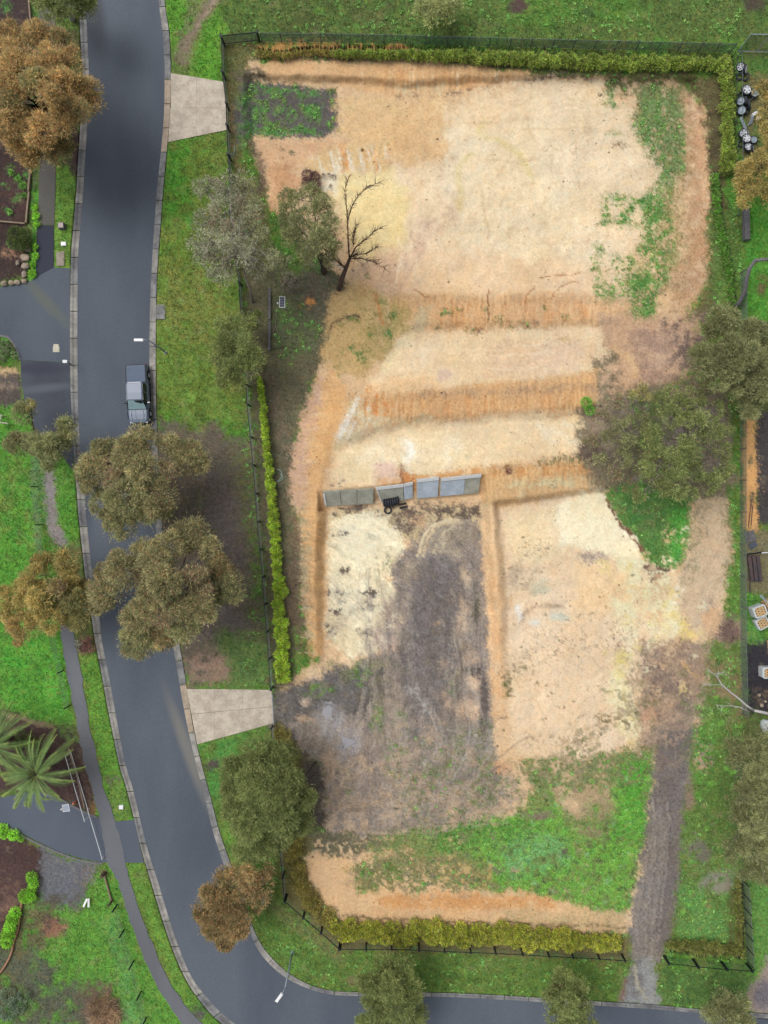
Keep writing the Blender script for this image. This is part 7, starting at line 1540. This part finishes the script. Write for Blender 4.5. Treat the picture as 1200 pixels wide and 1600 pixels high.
# ------------------------------------------------------------------ precast concrete panels, leaning tyres
def panel(label, q, zb, zf, m, strips=(), edge=True, left=False):
    """q: four px corners back left, back right, front right, front left"""
    zs = (zb, zb, zf, zf); P = [Vector((*plan(x, y, z), z)) for (x, y), z in zip(q, zs)]
    root = empty('concrete_panel', P[3], label=label, cat='concrete panel', group=None); o = P[3]
    P = [p - o for p in P]; n = (P[1] - P[0]).cross(P[3] - P[0]).normalized(); n = n if n.z > 0 else -n
    def slab_(u0, u1, v0, v1, t0, t1, name, mm):
        f = lambda u, v, t: (P[0] * (1 - u) + P[1] * u) * (1 - v) + (P[3] * (1 - u) + P[2] * u) * v + n * t
        b = MB(); b.add([f(u0, v0, t0), f(u1, v0, t0), f(u1, v1, t0), f(u0, v1, t0), f(u0, v0, t1), f(u1, v0, t1), f(u1, v1, t1), f(u0, v1, t1)], [(3, 2, 1, 0), (4, 5, 6, 7), (0, 1, 5, 4), (1, 2, 6, 5), (2, 3, 7, 6), (3, 0, 4, 7)])
        return b.build(name, M[mm], root, bevel=.012)
    cuts = [0] + list(strips) + [1]
    for i in range(len(cuts) - 1): slab_(cuts[i] + (.004 if i else 0), cuts[i + 1] - .004, .0, 1, -.14, 0 + .006 * i, 'panel_face', m if not isinstance(m, tuple) else m[i])
    if edge: slab_(0, 1, -.04, .13, .008, .09, 'top_edge', 'panel_edge')
    if left: slab_(0, .035, .14, .96, .01, .07, 'side_edge', 'panel_edge')
panel('stained greenish concrete panel, leftmost of the row below the third pad', [(504, 768), (584, 764), (583, 787), (508, 791)], .36, -.72, 'panel_green', (.34, .67), edge=False, left=True)
panel('grey concrete panel behind the leaning black tyres', [(587, 762), (630, 757), (631, 783), (596, 785)], .38, -.72, 'panel_green', (), True, True)
panel('narrow pale concrete panel right of the leaning tyres', [(630.5, 757), (645, 753.5), (645, 778), (632, 781)], .40, -.70, 'panel', (), True)
panel('square pale blue grey concrete panel, second from the right end of the row', [(651, 749.5), (686, 745.5), (684, 776), (652, 779)], .42, -.70, 'panel', ())
panel('long two tone concrete panel at the right end of the row', [(689, 748), (752, 741), (748, 770.5), (688, 775.5)], .44, -.70, ('panel', 'panel_green'), (.61,), True)
def tyre_mb(b, R=.33, r=.11, M_=None, n=18, sw=.17):
    prof = [(R - sw, -r * .7), (R - sw * .75, -r * .95), (R - .03, -r * .9), (R, -r * .55), (R, r * .55), (R - .03, r * .9), (R - sw * .75, r * .95), (R - sw, r * .7), (R - sw, -r * .7)]
    b.lathe(prof, n, M_)
names = ['leftmost', 'second from left', 'third from left', 'middle', 'third from right', 'second from right', 'rightmost']
TY = None
for i, (x, y) in enumerate(((600.5, 786), (604, 785.5), (607.5, 785), (611, 784.5), (614.5, 784), (618, 783), (621.5, 782))):
    if TY is None:
        b = MB(); tyre_mb(b, .38, .085, None, 20, .14); TY = b.build('tyre', M['rubber'], smooth=True).data; o = bpy.data.objects['tyre']
    else: o = link('tyre', TY)
    p = W(x, y, 0); o.location = (p.x, p.y, -.05 + p.z * .0 - .28); o.rotation_euler = (.0, 1.38, .1)
    tag(o, 'black tyre standing on edge in the row on the concrete panel, ' + names[i], 'tyre', 'black tyres leaning on the concrete panel')
for o_ in [o for o in COL.objects if o.name.startswith('tyre')]:
    px_ = o_.location
o = link('tyre', TY); o.location = W(606, 797, .14); o.rotation_euler = (.1, .1, 0); tag(o, 'single black tyre lying flat in front of the leaning row', 'tyre')
for x, y, lab in ((629, 788, 'upper'), (631, 792.5, 'lower')):
    b = MB(); b.box((0, 0, .02), (.75, .2, .04)); b.box((.1, 0, .05), (.5, .14, .03)); o = b.build('rubber_mat', M['black']); o.location = W(x, y, .02); o.rotation_euler = (0, 0, .25); tag(o, lab + ' of the two dark rubber strips right of the tyres', 'rubber strip')

# ------------------------------------------------------------------ wheels and scrap along the east fence
def wheel_proto(kind):
    root = empty('wheel', (0, 0, 0)); b = MB(); tyre_mb(b, .33, .1, None, 20, .075); b.build('tyre', M['rubber'], root, smooth=True)
    b = MB(); b.lathe([(.265, .075), (.25, .1), (.225, .08), (.215, -.0), (.12, -.02), (0, -.02)], 20)
    if kind == 'spoke':
        for k in range(5):
            a = k * 2 * math.pi / 5; b.box((math.cos(a) * .14, math.sin(a) * .14, .07), (.2, .085, .04), a)
        b.lathe([(.05, .06), (.045, .085), (0, .09)], 10)
    else:
        b.lathe([(.23, .085), (.15, .05), (.12, .08), (.06, .1), (0, .1)], 16)
    b.build('rim', M['alloy'] if kind == 'spoke' else M['galv'], root)
    if kind == 'spoke':
        g = MB()
        for k in range(5):
            a = (k + .5) * 2 * math.pi / 5; g.lathe([(.0, .0), (.038, .0), (.038, .012), (0, .012)], 8, Matrix.Translation((math.cos(a) * .13, math.sin(a) * .13, -.02)))
        g.build('rim_gap', M['black'], root)
    return root
wp, used = {}, {}
def wheel(label, x, y, h, rot, kind='spoke', s_=1.0):
    if kind not in wp: wp[kind] = wheel_proto(kind); o = wp[kind]
    else: o = copy_tree(wp[kind])
    o.location = W(x, y, h); o.rotation_euler = rot; o.scale = (s_ * 1.28, s_ * 1.28, s_ * 1.28); tag(o, label, 'wheel', 'wheels stacked along the east fence')
wheel('large spoked alloy wheel lying face up at the top of the wheel pile', 1166, 141, .55, (.1, .1, .3), s_=1.05)
wheel('grey steel wheel right of the large spoked alloy wheel', 1179, 145, .35, (.15, -.1, .9), 'plain')
wheel('pale wheel alone near the top of the east fence', 1157, 104, .35, (.5, -.7, .2), 'spoke', .85)
wheel('white rimmed wheel leaning just right of the pale wheel by the fence', 1164, 108, .4, (.6, .9, .4), 'spoke', .85)
wheel('grey hubbed wheel left of the two upright wheels', 1157.5, 158, .4, (.2, -.5, .3), 'plain', .9)
wheel('grey hubbed wheel just above the pale steel channel', 1158.5, 173, .4, (.1, -.3, .3), 'plain', .95)
wheel('upright wheel with slim white rim, left of the pair', 1165, 158, .4, (.3, 1.15, .5), 'plain', .95)
wheel('upright wheel with slim white rim, right of the pair', 1170, 164, .4, (.3, 1.15, .5), 'spoke', .95)
wheel('small spoked wheel at the foot of the pale steel channel', 1161, 208.5, .5, (.2, -.1, .2), 'spoke', .9)
wheel('spoked alloy wheel in the middle of the lower wheel group', 1166, 217, .55, (.0, .05, .5), 'spoke', .98)
wheel('grey steel wheel lying apart to the right of the lower group', 1177, 219, .12, (0, 0, .2), 'plain', .85)
wheel('lowest spoked alloy wheel of the pile', 1168.5, 230, .4, (.1, .1, .9), 'spoke', .92)
wheel('upright wheel beside the lowest spoked alloy wheel', 1175, 232, .3, (.2, 1.0, .2), 'plain', .8)
for x, y, lab in ((1156, 119, 'bare black tyre leaning on the fence below the pale wheels'), (1165, 120, 'bare black tyre beyond the fence below the white rimmed wheel'), (1160, 147, 'bare black tyre under the large spoked wheel'), (1172, 152, 'bare black tyre between the spoked and the grey steel wheel'), (1166, 173, 'bare black tyre under the upright pair'), (1159, 224, 'bare black tyre under the lower wheel group')):
    o = link('tyre', TY); o.location = W(x, y, .2); o.rotation_euler = (random.uniform(-.3, .3), random.uniform(-.5, .1), 0); o.scale = (.85,) * 3; tag(o, lab, 'tyre')
p1, p2 = W(1157, 183, .5), W(1168, 210, .15); b = MB(); b.tube([p1, p2], .09, 4); d = (p2 - p1).normalized(); b.tube([p1 + Vector((.1, 0, .05)), p2 + Vector((.1, 0, .05))], .03, 4); tag(b.build('steel_channel', M['galv']), 'pale blue steel channel leaning through the wheel pile', 'steel channel')
b = MB(); b.box((0, 0, .16), (.52, .28, .32)); b.box((0, 0, .335), (.4, .2, .03)); o = b.build('white_crate', M['white'], bevel=.02); o.location = W(1177, 180.5); o.rotation_euler = (0, 0, .5); tag(o, 'white rectangular box right of the wheel pile', 'box')
b = MB(); b.lathe([(0, 0), (.14, 0), (.16, .05), (.16, .3), (.14, .34), (.06, .34), (.05, .3), (0, .3)], 14); o = b.build('drum', M['glow_white'], smooth=False); o.location = W(1183, 187.5); tag(o, 'small white drum beside the white box', 'drum')
b = MB(); 
for k in range(5): b.tube([W(1168 + k * 1.6, 196 - k * .6, .1), W(1174 + k * 1.0, 184 - k * .4, .35)], .02, 4)
b.tube([W(1168, 196, .1), W(1175, 193, .1)], .03, 4); b.tube([W(1174, 184, .35), W(1178, 182, .35)], .03, 4); tag(b.build('wire_rack', M['galv']), 'grey wire rack lying between the white box and the steel channel', 'rack')
# steel beams, sheets, pipes
for i, (x, lab) in enumerate(((1170.5, 'rusty steel beam nearest the east fence'), (1177.5, 'middle rusty steel beam of the three by the east fence'), (1184, 'steel beam farthest right of the three by the east fence'))):
    a, c = W(x - 1.5, 868, .1), W(x + 2.5, 908, .1); d = c - a; b = MB()
    for off, z, w, h in ((0, .0, .3, .03), (0, .12, .05, .22), (0, .24, .3, .03)): b.box((0, 0, z), (d.length, w, h))
    o = b.build('steel_beam', M['rust']); o.location = (a + c) / 2; o.rotation_euler = (0, 0, math.atan2(d.y, d.x)); tag(o, lab, 'steel beam', 'steel beams by the east fence')
b = MB(); b.tube([W(1163, 867, .5), W(1190, 863, .5)], .07, 4); b.tube([W(1164, 867, 0), W(1164, 867, .5)], .05, 4); b.tube([W(1188, 863, 0), W(1188, 863, .5)], .05, 4); tag(b.build('cross_bar', M['black']), 'black bar resting across the top of the steel beams', 'steel bar')
b = MB(); b.tube([W(1190, 864, .5), W(1225, 862, .5)], .05, 6); tag(b.build('pale_pipe', M['white']), 'pale pipe running off the right edge beside the black bar', 'pipe')
b = MB(); b.tube([W(1171, 911, .08), W(1172.5, 926, .08)], .06, 5); tag(b.build('offcut', M['rust']), 'short red steel offcut below the steel beams', 'offcut')
for x, y, sx, sy, rz_, lab, mm in ((1171, 838, 16, 17, .3, 'crumpled grey tarpaulin on the orange sand strip', 'timber_grey'), (1176, 852, 13, 9, .5, 'dark slate grey sheet below the grey tarpaulin', 'galv_dark')):
    if mm not in M: M[mm] = mat('slate_sheet', A(78, 86, 98), .6, .15, 4)
    n = 8; vs = [Vector(((i / n - .5) * sx * S, (j / n - .5) * sy * S, .06 + (.12 if mm == 'timber_grey' else .02) * random.random())) for i in range(n + 1) for j in range(n + 1)]
    fs = [(i * (n + 1) + j, (i + 1) * (n + 1) + j, (i + 1) * (n + 1) + j + 1, i * (n + 1) + j + 1) for i in range(n) for j in range(n)]
    b = MB(); b.add(vs, fs); b.box((0, 0, .03), (sx * S * .96, sy * S * .96, .05)); o = b.build('tarpaulin' if 'tarp' in lab else 'metal_sheet', M[mm]); o.location = W(x, y); o.rotation_euler = (0, 0, rz_); tag(o, lab, 'tarpaulin' if 'tarp' in lab else 'sheet')
for a, c, lab in (((1173.5, 786), (1169.5, 824), 'left'), ((1176, 790), (1173.5, 822), 'right')):
    b = MB(); b.tube([W(*a, .08), W(*c, .08)], .04, 6); tag(b.build('dark_pipe', M['rust']), lab + ' of two thin dark pipes on the orange sand strip', 'pipe')
# brick packs
def brick_pack(label, x, y, w, l, h, rz, wrap=True):
    p = W(x, y); root = empty('brick_pack', p, rz, label=label, cat='brick pack')
    pal_ = MB()
    for k in range(5): pal_.box(((k - 2) * w / 5 * .98, 0, .11), (w / 5 * .8, l, .022))
    for k in (-1, 0, 1): pal_.box((0, k * l * .42, .05), (w, .09, .09))
    pal_.build('pallet', M['timber'], root)
    b = MB(); nx, ny, nz = int(w / .23), int(l / .115), int(h / .085); ww, ll = w * .94 / nx, l * .94 / ny
    for k in range(nz):
        for i in range(nx):
            for j in range(ny):
                if k < nz - 1 and 0 < i < nx - 1 and 0 < j < ny - 1: continue
                b.box(((i - (nx - 1) / 2) * ww, (j - (ny - 1) / 2) * ll, .13 + (k + .5) * .085), (ww * .93, ll * .9, .078))
    o = b.build('bricks', M['brick'], root); o['kind'] = 'stuff'
    top = .13 + nz * .085; b = MB()
    for i in range(nx):
        for j in range(ny):
            for q in ((-.0,) if (i + j) % 2 else ()): b.box(((i - (nx - 1) / 2 + q) * ww, (j - (ny - 1) / 2) * ll, top + .001 - .004), (.1, .085, .012))
    o = b.build('core_holes', M['black'], root); o['kind'] = 'stuff'
    if wrap:
        b = MB(); t = top + .012; prof = [(.52, .52, .15), (.535, .535, top - .1), (.515, .515, t), (.41, .41, t + .006)]
        n = 24; vs = []
        for fx, fy, z in prof:
            for k in range(n):
                a = 2 * math.pi * (k + .5) / n; c_, s_ = math.cos(a), math.sin(a); m_ = max(abs(c_), abs(s_)); j = random.uniform(.97, 1.03) if fx < .4 else 1
                vs.append((c_ / m_ * w * fx * j, s_ / m_ * l * fx * j, z))
        fs = [(i * n + k, i * n + (k + 1) % n, (i + 1) * n + (k + 1) % n, (i + 1) * n + k) for i in range(3) for k in range(n)]
        b.add(vs, fs); b.build('plastic_wrap', M['wrap'], root)
brick_pack('wrapped pack of tan cored bricks nearest the east fence', 1179, 953, 1.15, 1.0, .9, .35)
brick_pack('torn pack of tan bricks just below the fullest wrapped pack', 1186, 972, 1.1, 1.0, .55, .5)
brick_pack('unwrapped tan bricks cut by the right edge above the wrapped packs', 1200, 942, 1.2, 1.0, .7, .5, False)
brick_pack('lone wrapped brick pack on the dark soil at the right edge', 1195, 1048, 1.3, 1.0, .85, .02)
brick_pack('unwrapped bricks cut by the right edge below the torn pack', 1207, 1010, 1.1, 1.3, .6, .1, False)
b = MB(); b.tube([W(1187, 930, .5), W(1203, 946, .9)], .05, 4); b.tube([W(1189, 929, .5), W(1205, 944, .9)], .03, 4); tag(b.build('metal_bar', M['galv']), 'pale metal bar leaning on the unwrapped bricks', 'metal bar')
rock('torn white bag of rubble at the right edge below the dead branch', 1197, 1134, 9, 11, .5, 'rubble_bag', None, 'wrap', 'bag')

# ------------------------------------------------------------------ the parked utility vehicle
M['paint'] = mat('car_paint_grey', A(120, 133, 155), .38, .03, 2, spec=.5); M['cover'] = mat('tray_cover', A(88, 104, 128), .6, .05, 2)
M['glass'] = mat('windscreen_glass', A(146, 178, 184), .12, .12, 1.5, spec=.6); M['glass_dark'] = mat('side_glass', A(34, 38, 44), .1, .05, 2, spec=.6)  # windscreen's pale teal is a reflection put into the base colour
M['trim'] = mat('black_trim', A(30, 32, 36), .6, .1, 4); M['lamp_red'] = mat('tail_lamp', A(150, 40, 36), .3, 0, 2); M['lamp_clear'] = mat('head_lamp', A(200, 205, 210), .15, 0, 2, spec=.6)
def loft(b, secs):
    n = len(secs[0][1]); vs = [Vector((x, y, z)) for y, pr in secs for x, z in pr]; fs = []
    for i in range(len(secs) - 1):
        for k in range(n): fs.append((i * n + k, i * n + (k + 1) % n, (i + 1) * n + (k + 1) % n, (i + 1) * n + k))
    fs.append(tuple(range(n))[::-1]); fs.append(tuple(range((len(secs) - 1) * n, len(secs) * n))); b.add(vs, fs)
def car():
    p = WB(220.5, 618.5, -.12); root = empty('parked_car', p, math.pi + .045, label='grey dual cab utility vehicle with covered tray parked at the east kerb', cat='car')
    def sec(y, w, zb, zt, wt): return (y, [(-w * .94, zb), (-w, zb + .18), (-w, zt - .22), (-wt, zt - .03), (-wt + .08, zt), (wt - .08, zt), (wt, zt - .03), (w, zt - .22), (w, zb + .18), (w * .94, zb)])
    b = MB(); loft(b, [sec(-2.6, .86, .5, 1.02, .8), sec(-2.52, .93, .42, 1.08, .88), sec(-1.02, .94, .35, 1.09, .89), sec(-.98, .94, .35, 1.06, .87), sec(.9, .93, .35, 1.06, .86), sec(1.38, .93, .35, 1.08, .84)])
    b.build('body', M['paint'], root, smooth=False, bevel=.015)
    b = MB(); loft(b, [sec(1.385, .92, .4, 1.09, .82), sec(1.8, .92, .4, 1.07, .82), sec(2.25, .9, .42, 1.02, .78), sec(2.5, .82, .48, .94, .68), sec(2.58, .74, .52, .84, .6)])
    b.build('bonnet', M['paint'], root, bevel=.02)
    b = MB(); 
    for s_ in (-1, 1): b.tube([Vector((s_ * .5, 1.45, 1.1)), Vector((s_ * .56, 1.9, 1.085)), Vector((s_ * .5, 2.35, 1.02))], .012, 4)
    b.tube([Vector((.17, 1.45, 1.1)), Vector((.17, 2.3, 1.035))], .008, 4); b.tube([Vector((-.8, 1.4, 1.09)), Vector((.8, 1.4, 1.09))], .03, 4); b.build('panel_gap', M['trim'], root)
    def rs(y, wb, zt, wt): return (y, [(-wb, 1.03), (-wt - .02, zt - .08), (-wt + .06, zt), (wt - .06, zt), (wt + .02, zt - .08), (wb, 1.03)])
    b = MB(); loft(b, [rs(-1.0, .84, 1.60, .66), rs(-.85, .86, 1.67, .68), rs(0, .86, 1.70, .69), rs(.58, .85, 1.67, .67), rs(.66, .84, 1.63, .66)])
    b.build('cabin', M['paint'], root, bevel=.02)
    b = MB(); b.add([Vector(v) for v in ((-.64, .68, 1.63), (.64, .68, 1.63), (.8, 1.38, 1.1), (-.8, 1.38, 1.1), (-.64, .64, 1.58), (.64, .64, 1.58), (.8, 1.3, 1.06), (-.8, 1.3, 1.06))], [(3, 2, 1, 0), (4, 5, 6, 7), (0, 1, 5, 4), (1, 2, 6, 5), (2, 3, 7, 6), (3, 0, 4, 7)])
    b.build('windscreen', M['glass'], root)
    b = MB(); b.tube([Vector((-.69, .66, 1.62)), Vector((-.84, 1.4, 1.07))], .045, 4); b.tube([Vector((.69, .66, 1.62)), Vector((.84, 1.4, 1.07))], .045, 4); b.build('pillar', M['trim'], root)
    b = MB(); b.add([Vector(v) for v in ((-.62, .68, 1.638), (.1, .69, 1.638), (.0, .82, 1.55), (-.5, .95, 1.44), (-.66, .92, 1.47))], [(0, 1, 2, 3, 4)]); b.build('windscreen_patch', M['glass_dark'], root)  # irregular dark sheet lying on the upper windscreen
    for s_ in (-1, 1):
        for y0, y1, nm in ((-.85, -.12, 'rear'), (-.04, .68, 'front')):
            b = MB(); xb, xt = .875, .725
            b.add([Vector((s_ * xb, y0, 1.1)), Vector((s_ * xb, y1 + (.35 if nm == 'front' else 0), 1.1)), Vector((s_ * xt, y1 - .02, 1.58)), Vector((s_ * xt, y0 + (.08 if nm == 'rear' else 0), 1.58)),
                   Vector((s_ * (xb - .04), y0, 1.1)), Vector((s_ * (xb - .04), y1 + (.35 if nm == 'front' else 0), 1.1)), Vector((s_ * (xt - .04), y1 - .02, 1.58)), Vector((s_ * (xt - .04), y0, 1.58))], [(0, 1, 2, 3), (7, 6, 5, 4), (0, 4, 5, 1), (2, 6, 7, 3), (1, 5, 6, 2), (0, 3, 7, 4)])
            b.build('side_window', M['glass_dark'], root)
            b = MB(); b.box((s_ * .945, (y0 + y1) / 2, .78), (.02, y1 - y0 - .02, .5)); d = b.build('door', M['paint'], root); b = MB(); b.box((s_ * .965, y0 + .14, .92), (.03, .16, .035)); b.build('handle', M['trim'], d)
        b = MB(); b.box((s_ * 1.04, .82, 1.12), (.2, .09, .15)); b.box((s_ * .93, .84, 1.08), (.1, .05, .05)); b.build('mirror', M['glow_white'] if s_ < 0 else M['trim'], root, bevel=.015)
        b = MB(); b.box((s_ * .62, 2.5, .78), (.3, .16, .16)); b.build('headlight', M['lamp_clear'], root, bevel=.02)
        b = MB(); b.box((s_ * .84, -2.59, .85), (.14, .06, .32)); b.build('tail_light', M['lamp_red'], root)
        b = MB(); b.box((s_ * .93, -.2, .36), (.16, 1.7, .05)); b.build('side_step', M['trim'], root)
        for y in (-1.75, 1.72):
            wq = empty('wheel', (s_ * .84, y, .38)); wq.parent = root
            Mx = Matrix.Rotation(math.pi / 2, 4, 'Y'); b = MB(); tyre_mb(b, .39, .13, Mx, 22); b.build('tyre', M['rubber'], wq, smooth=True)
            b = MB(); b.lathe([(.19, s_ * .09), (.1, s_ * .06), (0, s_ * .08)], 14, Mx); b.build('rim', M['alloy'], wq)
            b = MB(); pts = [Vector((s_ * .95, y + .5 * math.cos(a), .4 + .48 * math.sin(a))) for a in np.linspace(0, math.pi, 9)]; b.tube(pts, .05, 5); b.build('wheel_arch', M['trim'], root)
    b = MB(); b.box((0, -1.79, 1.125), (1.66, 1.52, .05)); b.build('tray_cover', M['cover'], root, bevel=.015)
    b = MB()
    for s_ in (-1, 1): b.box((s_ * .87, -1.79, 1.12), (.07, 1.56, .06))
    b.box((0, -1.0, 1.12), (1.7, .05, .06)); b.box((0, -2.57, 1.11), (1.7, .05, .05)); b.build('tray_rail', M['trim'], root)
    b = MB(); b.box((0, -.9, 1.69), (1.1, .05, .02)); b.build('roof_trim', M['alloy'], root)
    b = MB(); b.box((0, -2.66, .52), (1.7, .14, .18)); b.build('rear_bumper', M['trim'], root, bevel=.02)
    b = MB(); b.box((0, 2.58, .5), (1.6, .16, .24)); b.build('front_bumper', M['trim'], root, bevel=.03)
    b = MB(); b.box((0, 2.585, .76), (.84, .05, .18)); b.build('grille', M['trim'], root)
car()
puddle('p', [(503, 1114), (509, 1107), (517, 1108), (523, 1115), (528, 1122), (529, 1133), (524, 1143), (516, 1141), (508, 1137), (502, 1128)], M['puddle'])
puddle('p', [(536, 1155), (545, 1149), (551, 1150), (552, 1156), (546, 1163), (537, 1168), (531, 1173), (531, 1165)], M['puddle'])
puddle('p', [(506, 1099), (514, 1097), (522, 1095), (520, 1099), (512, 1102)], M['puddle'])

count_tris()
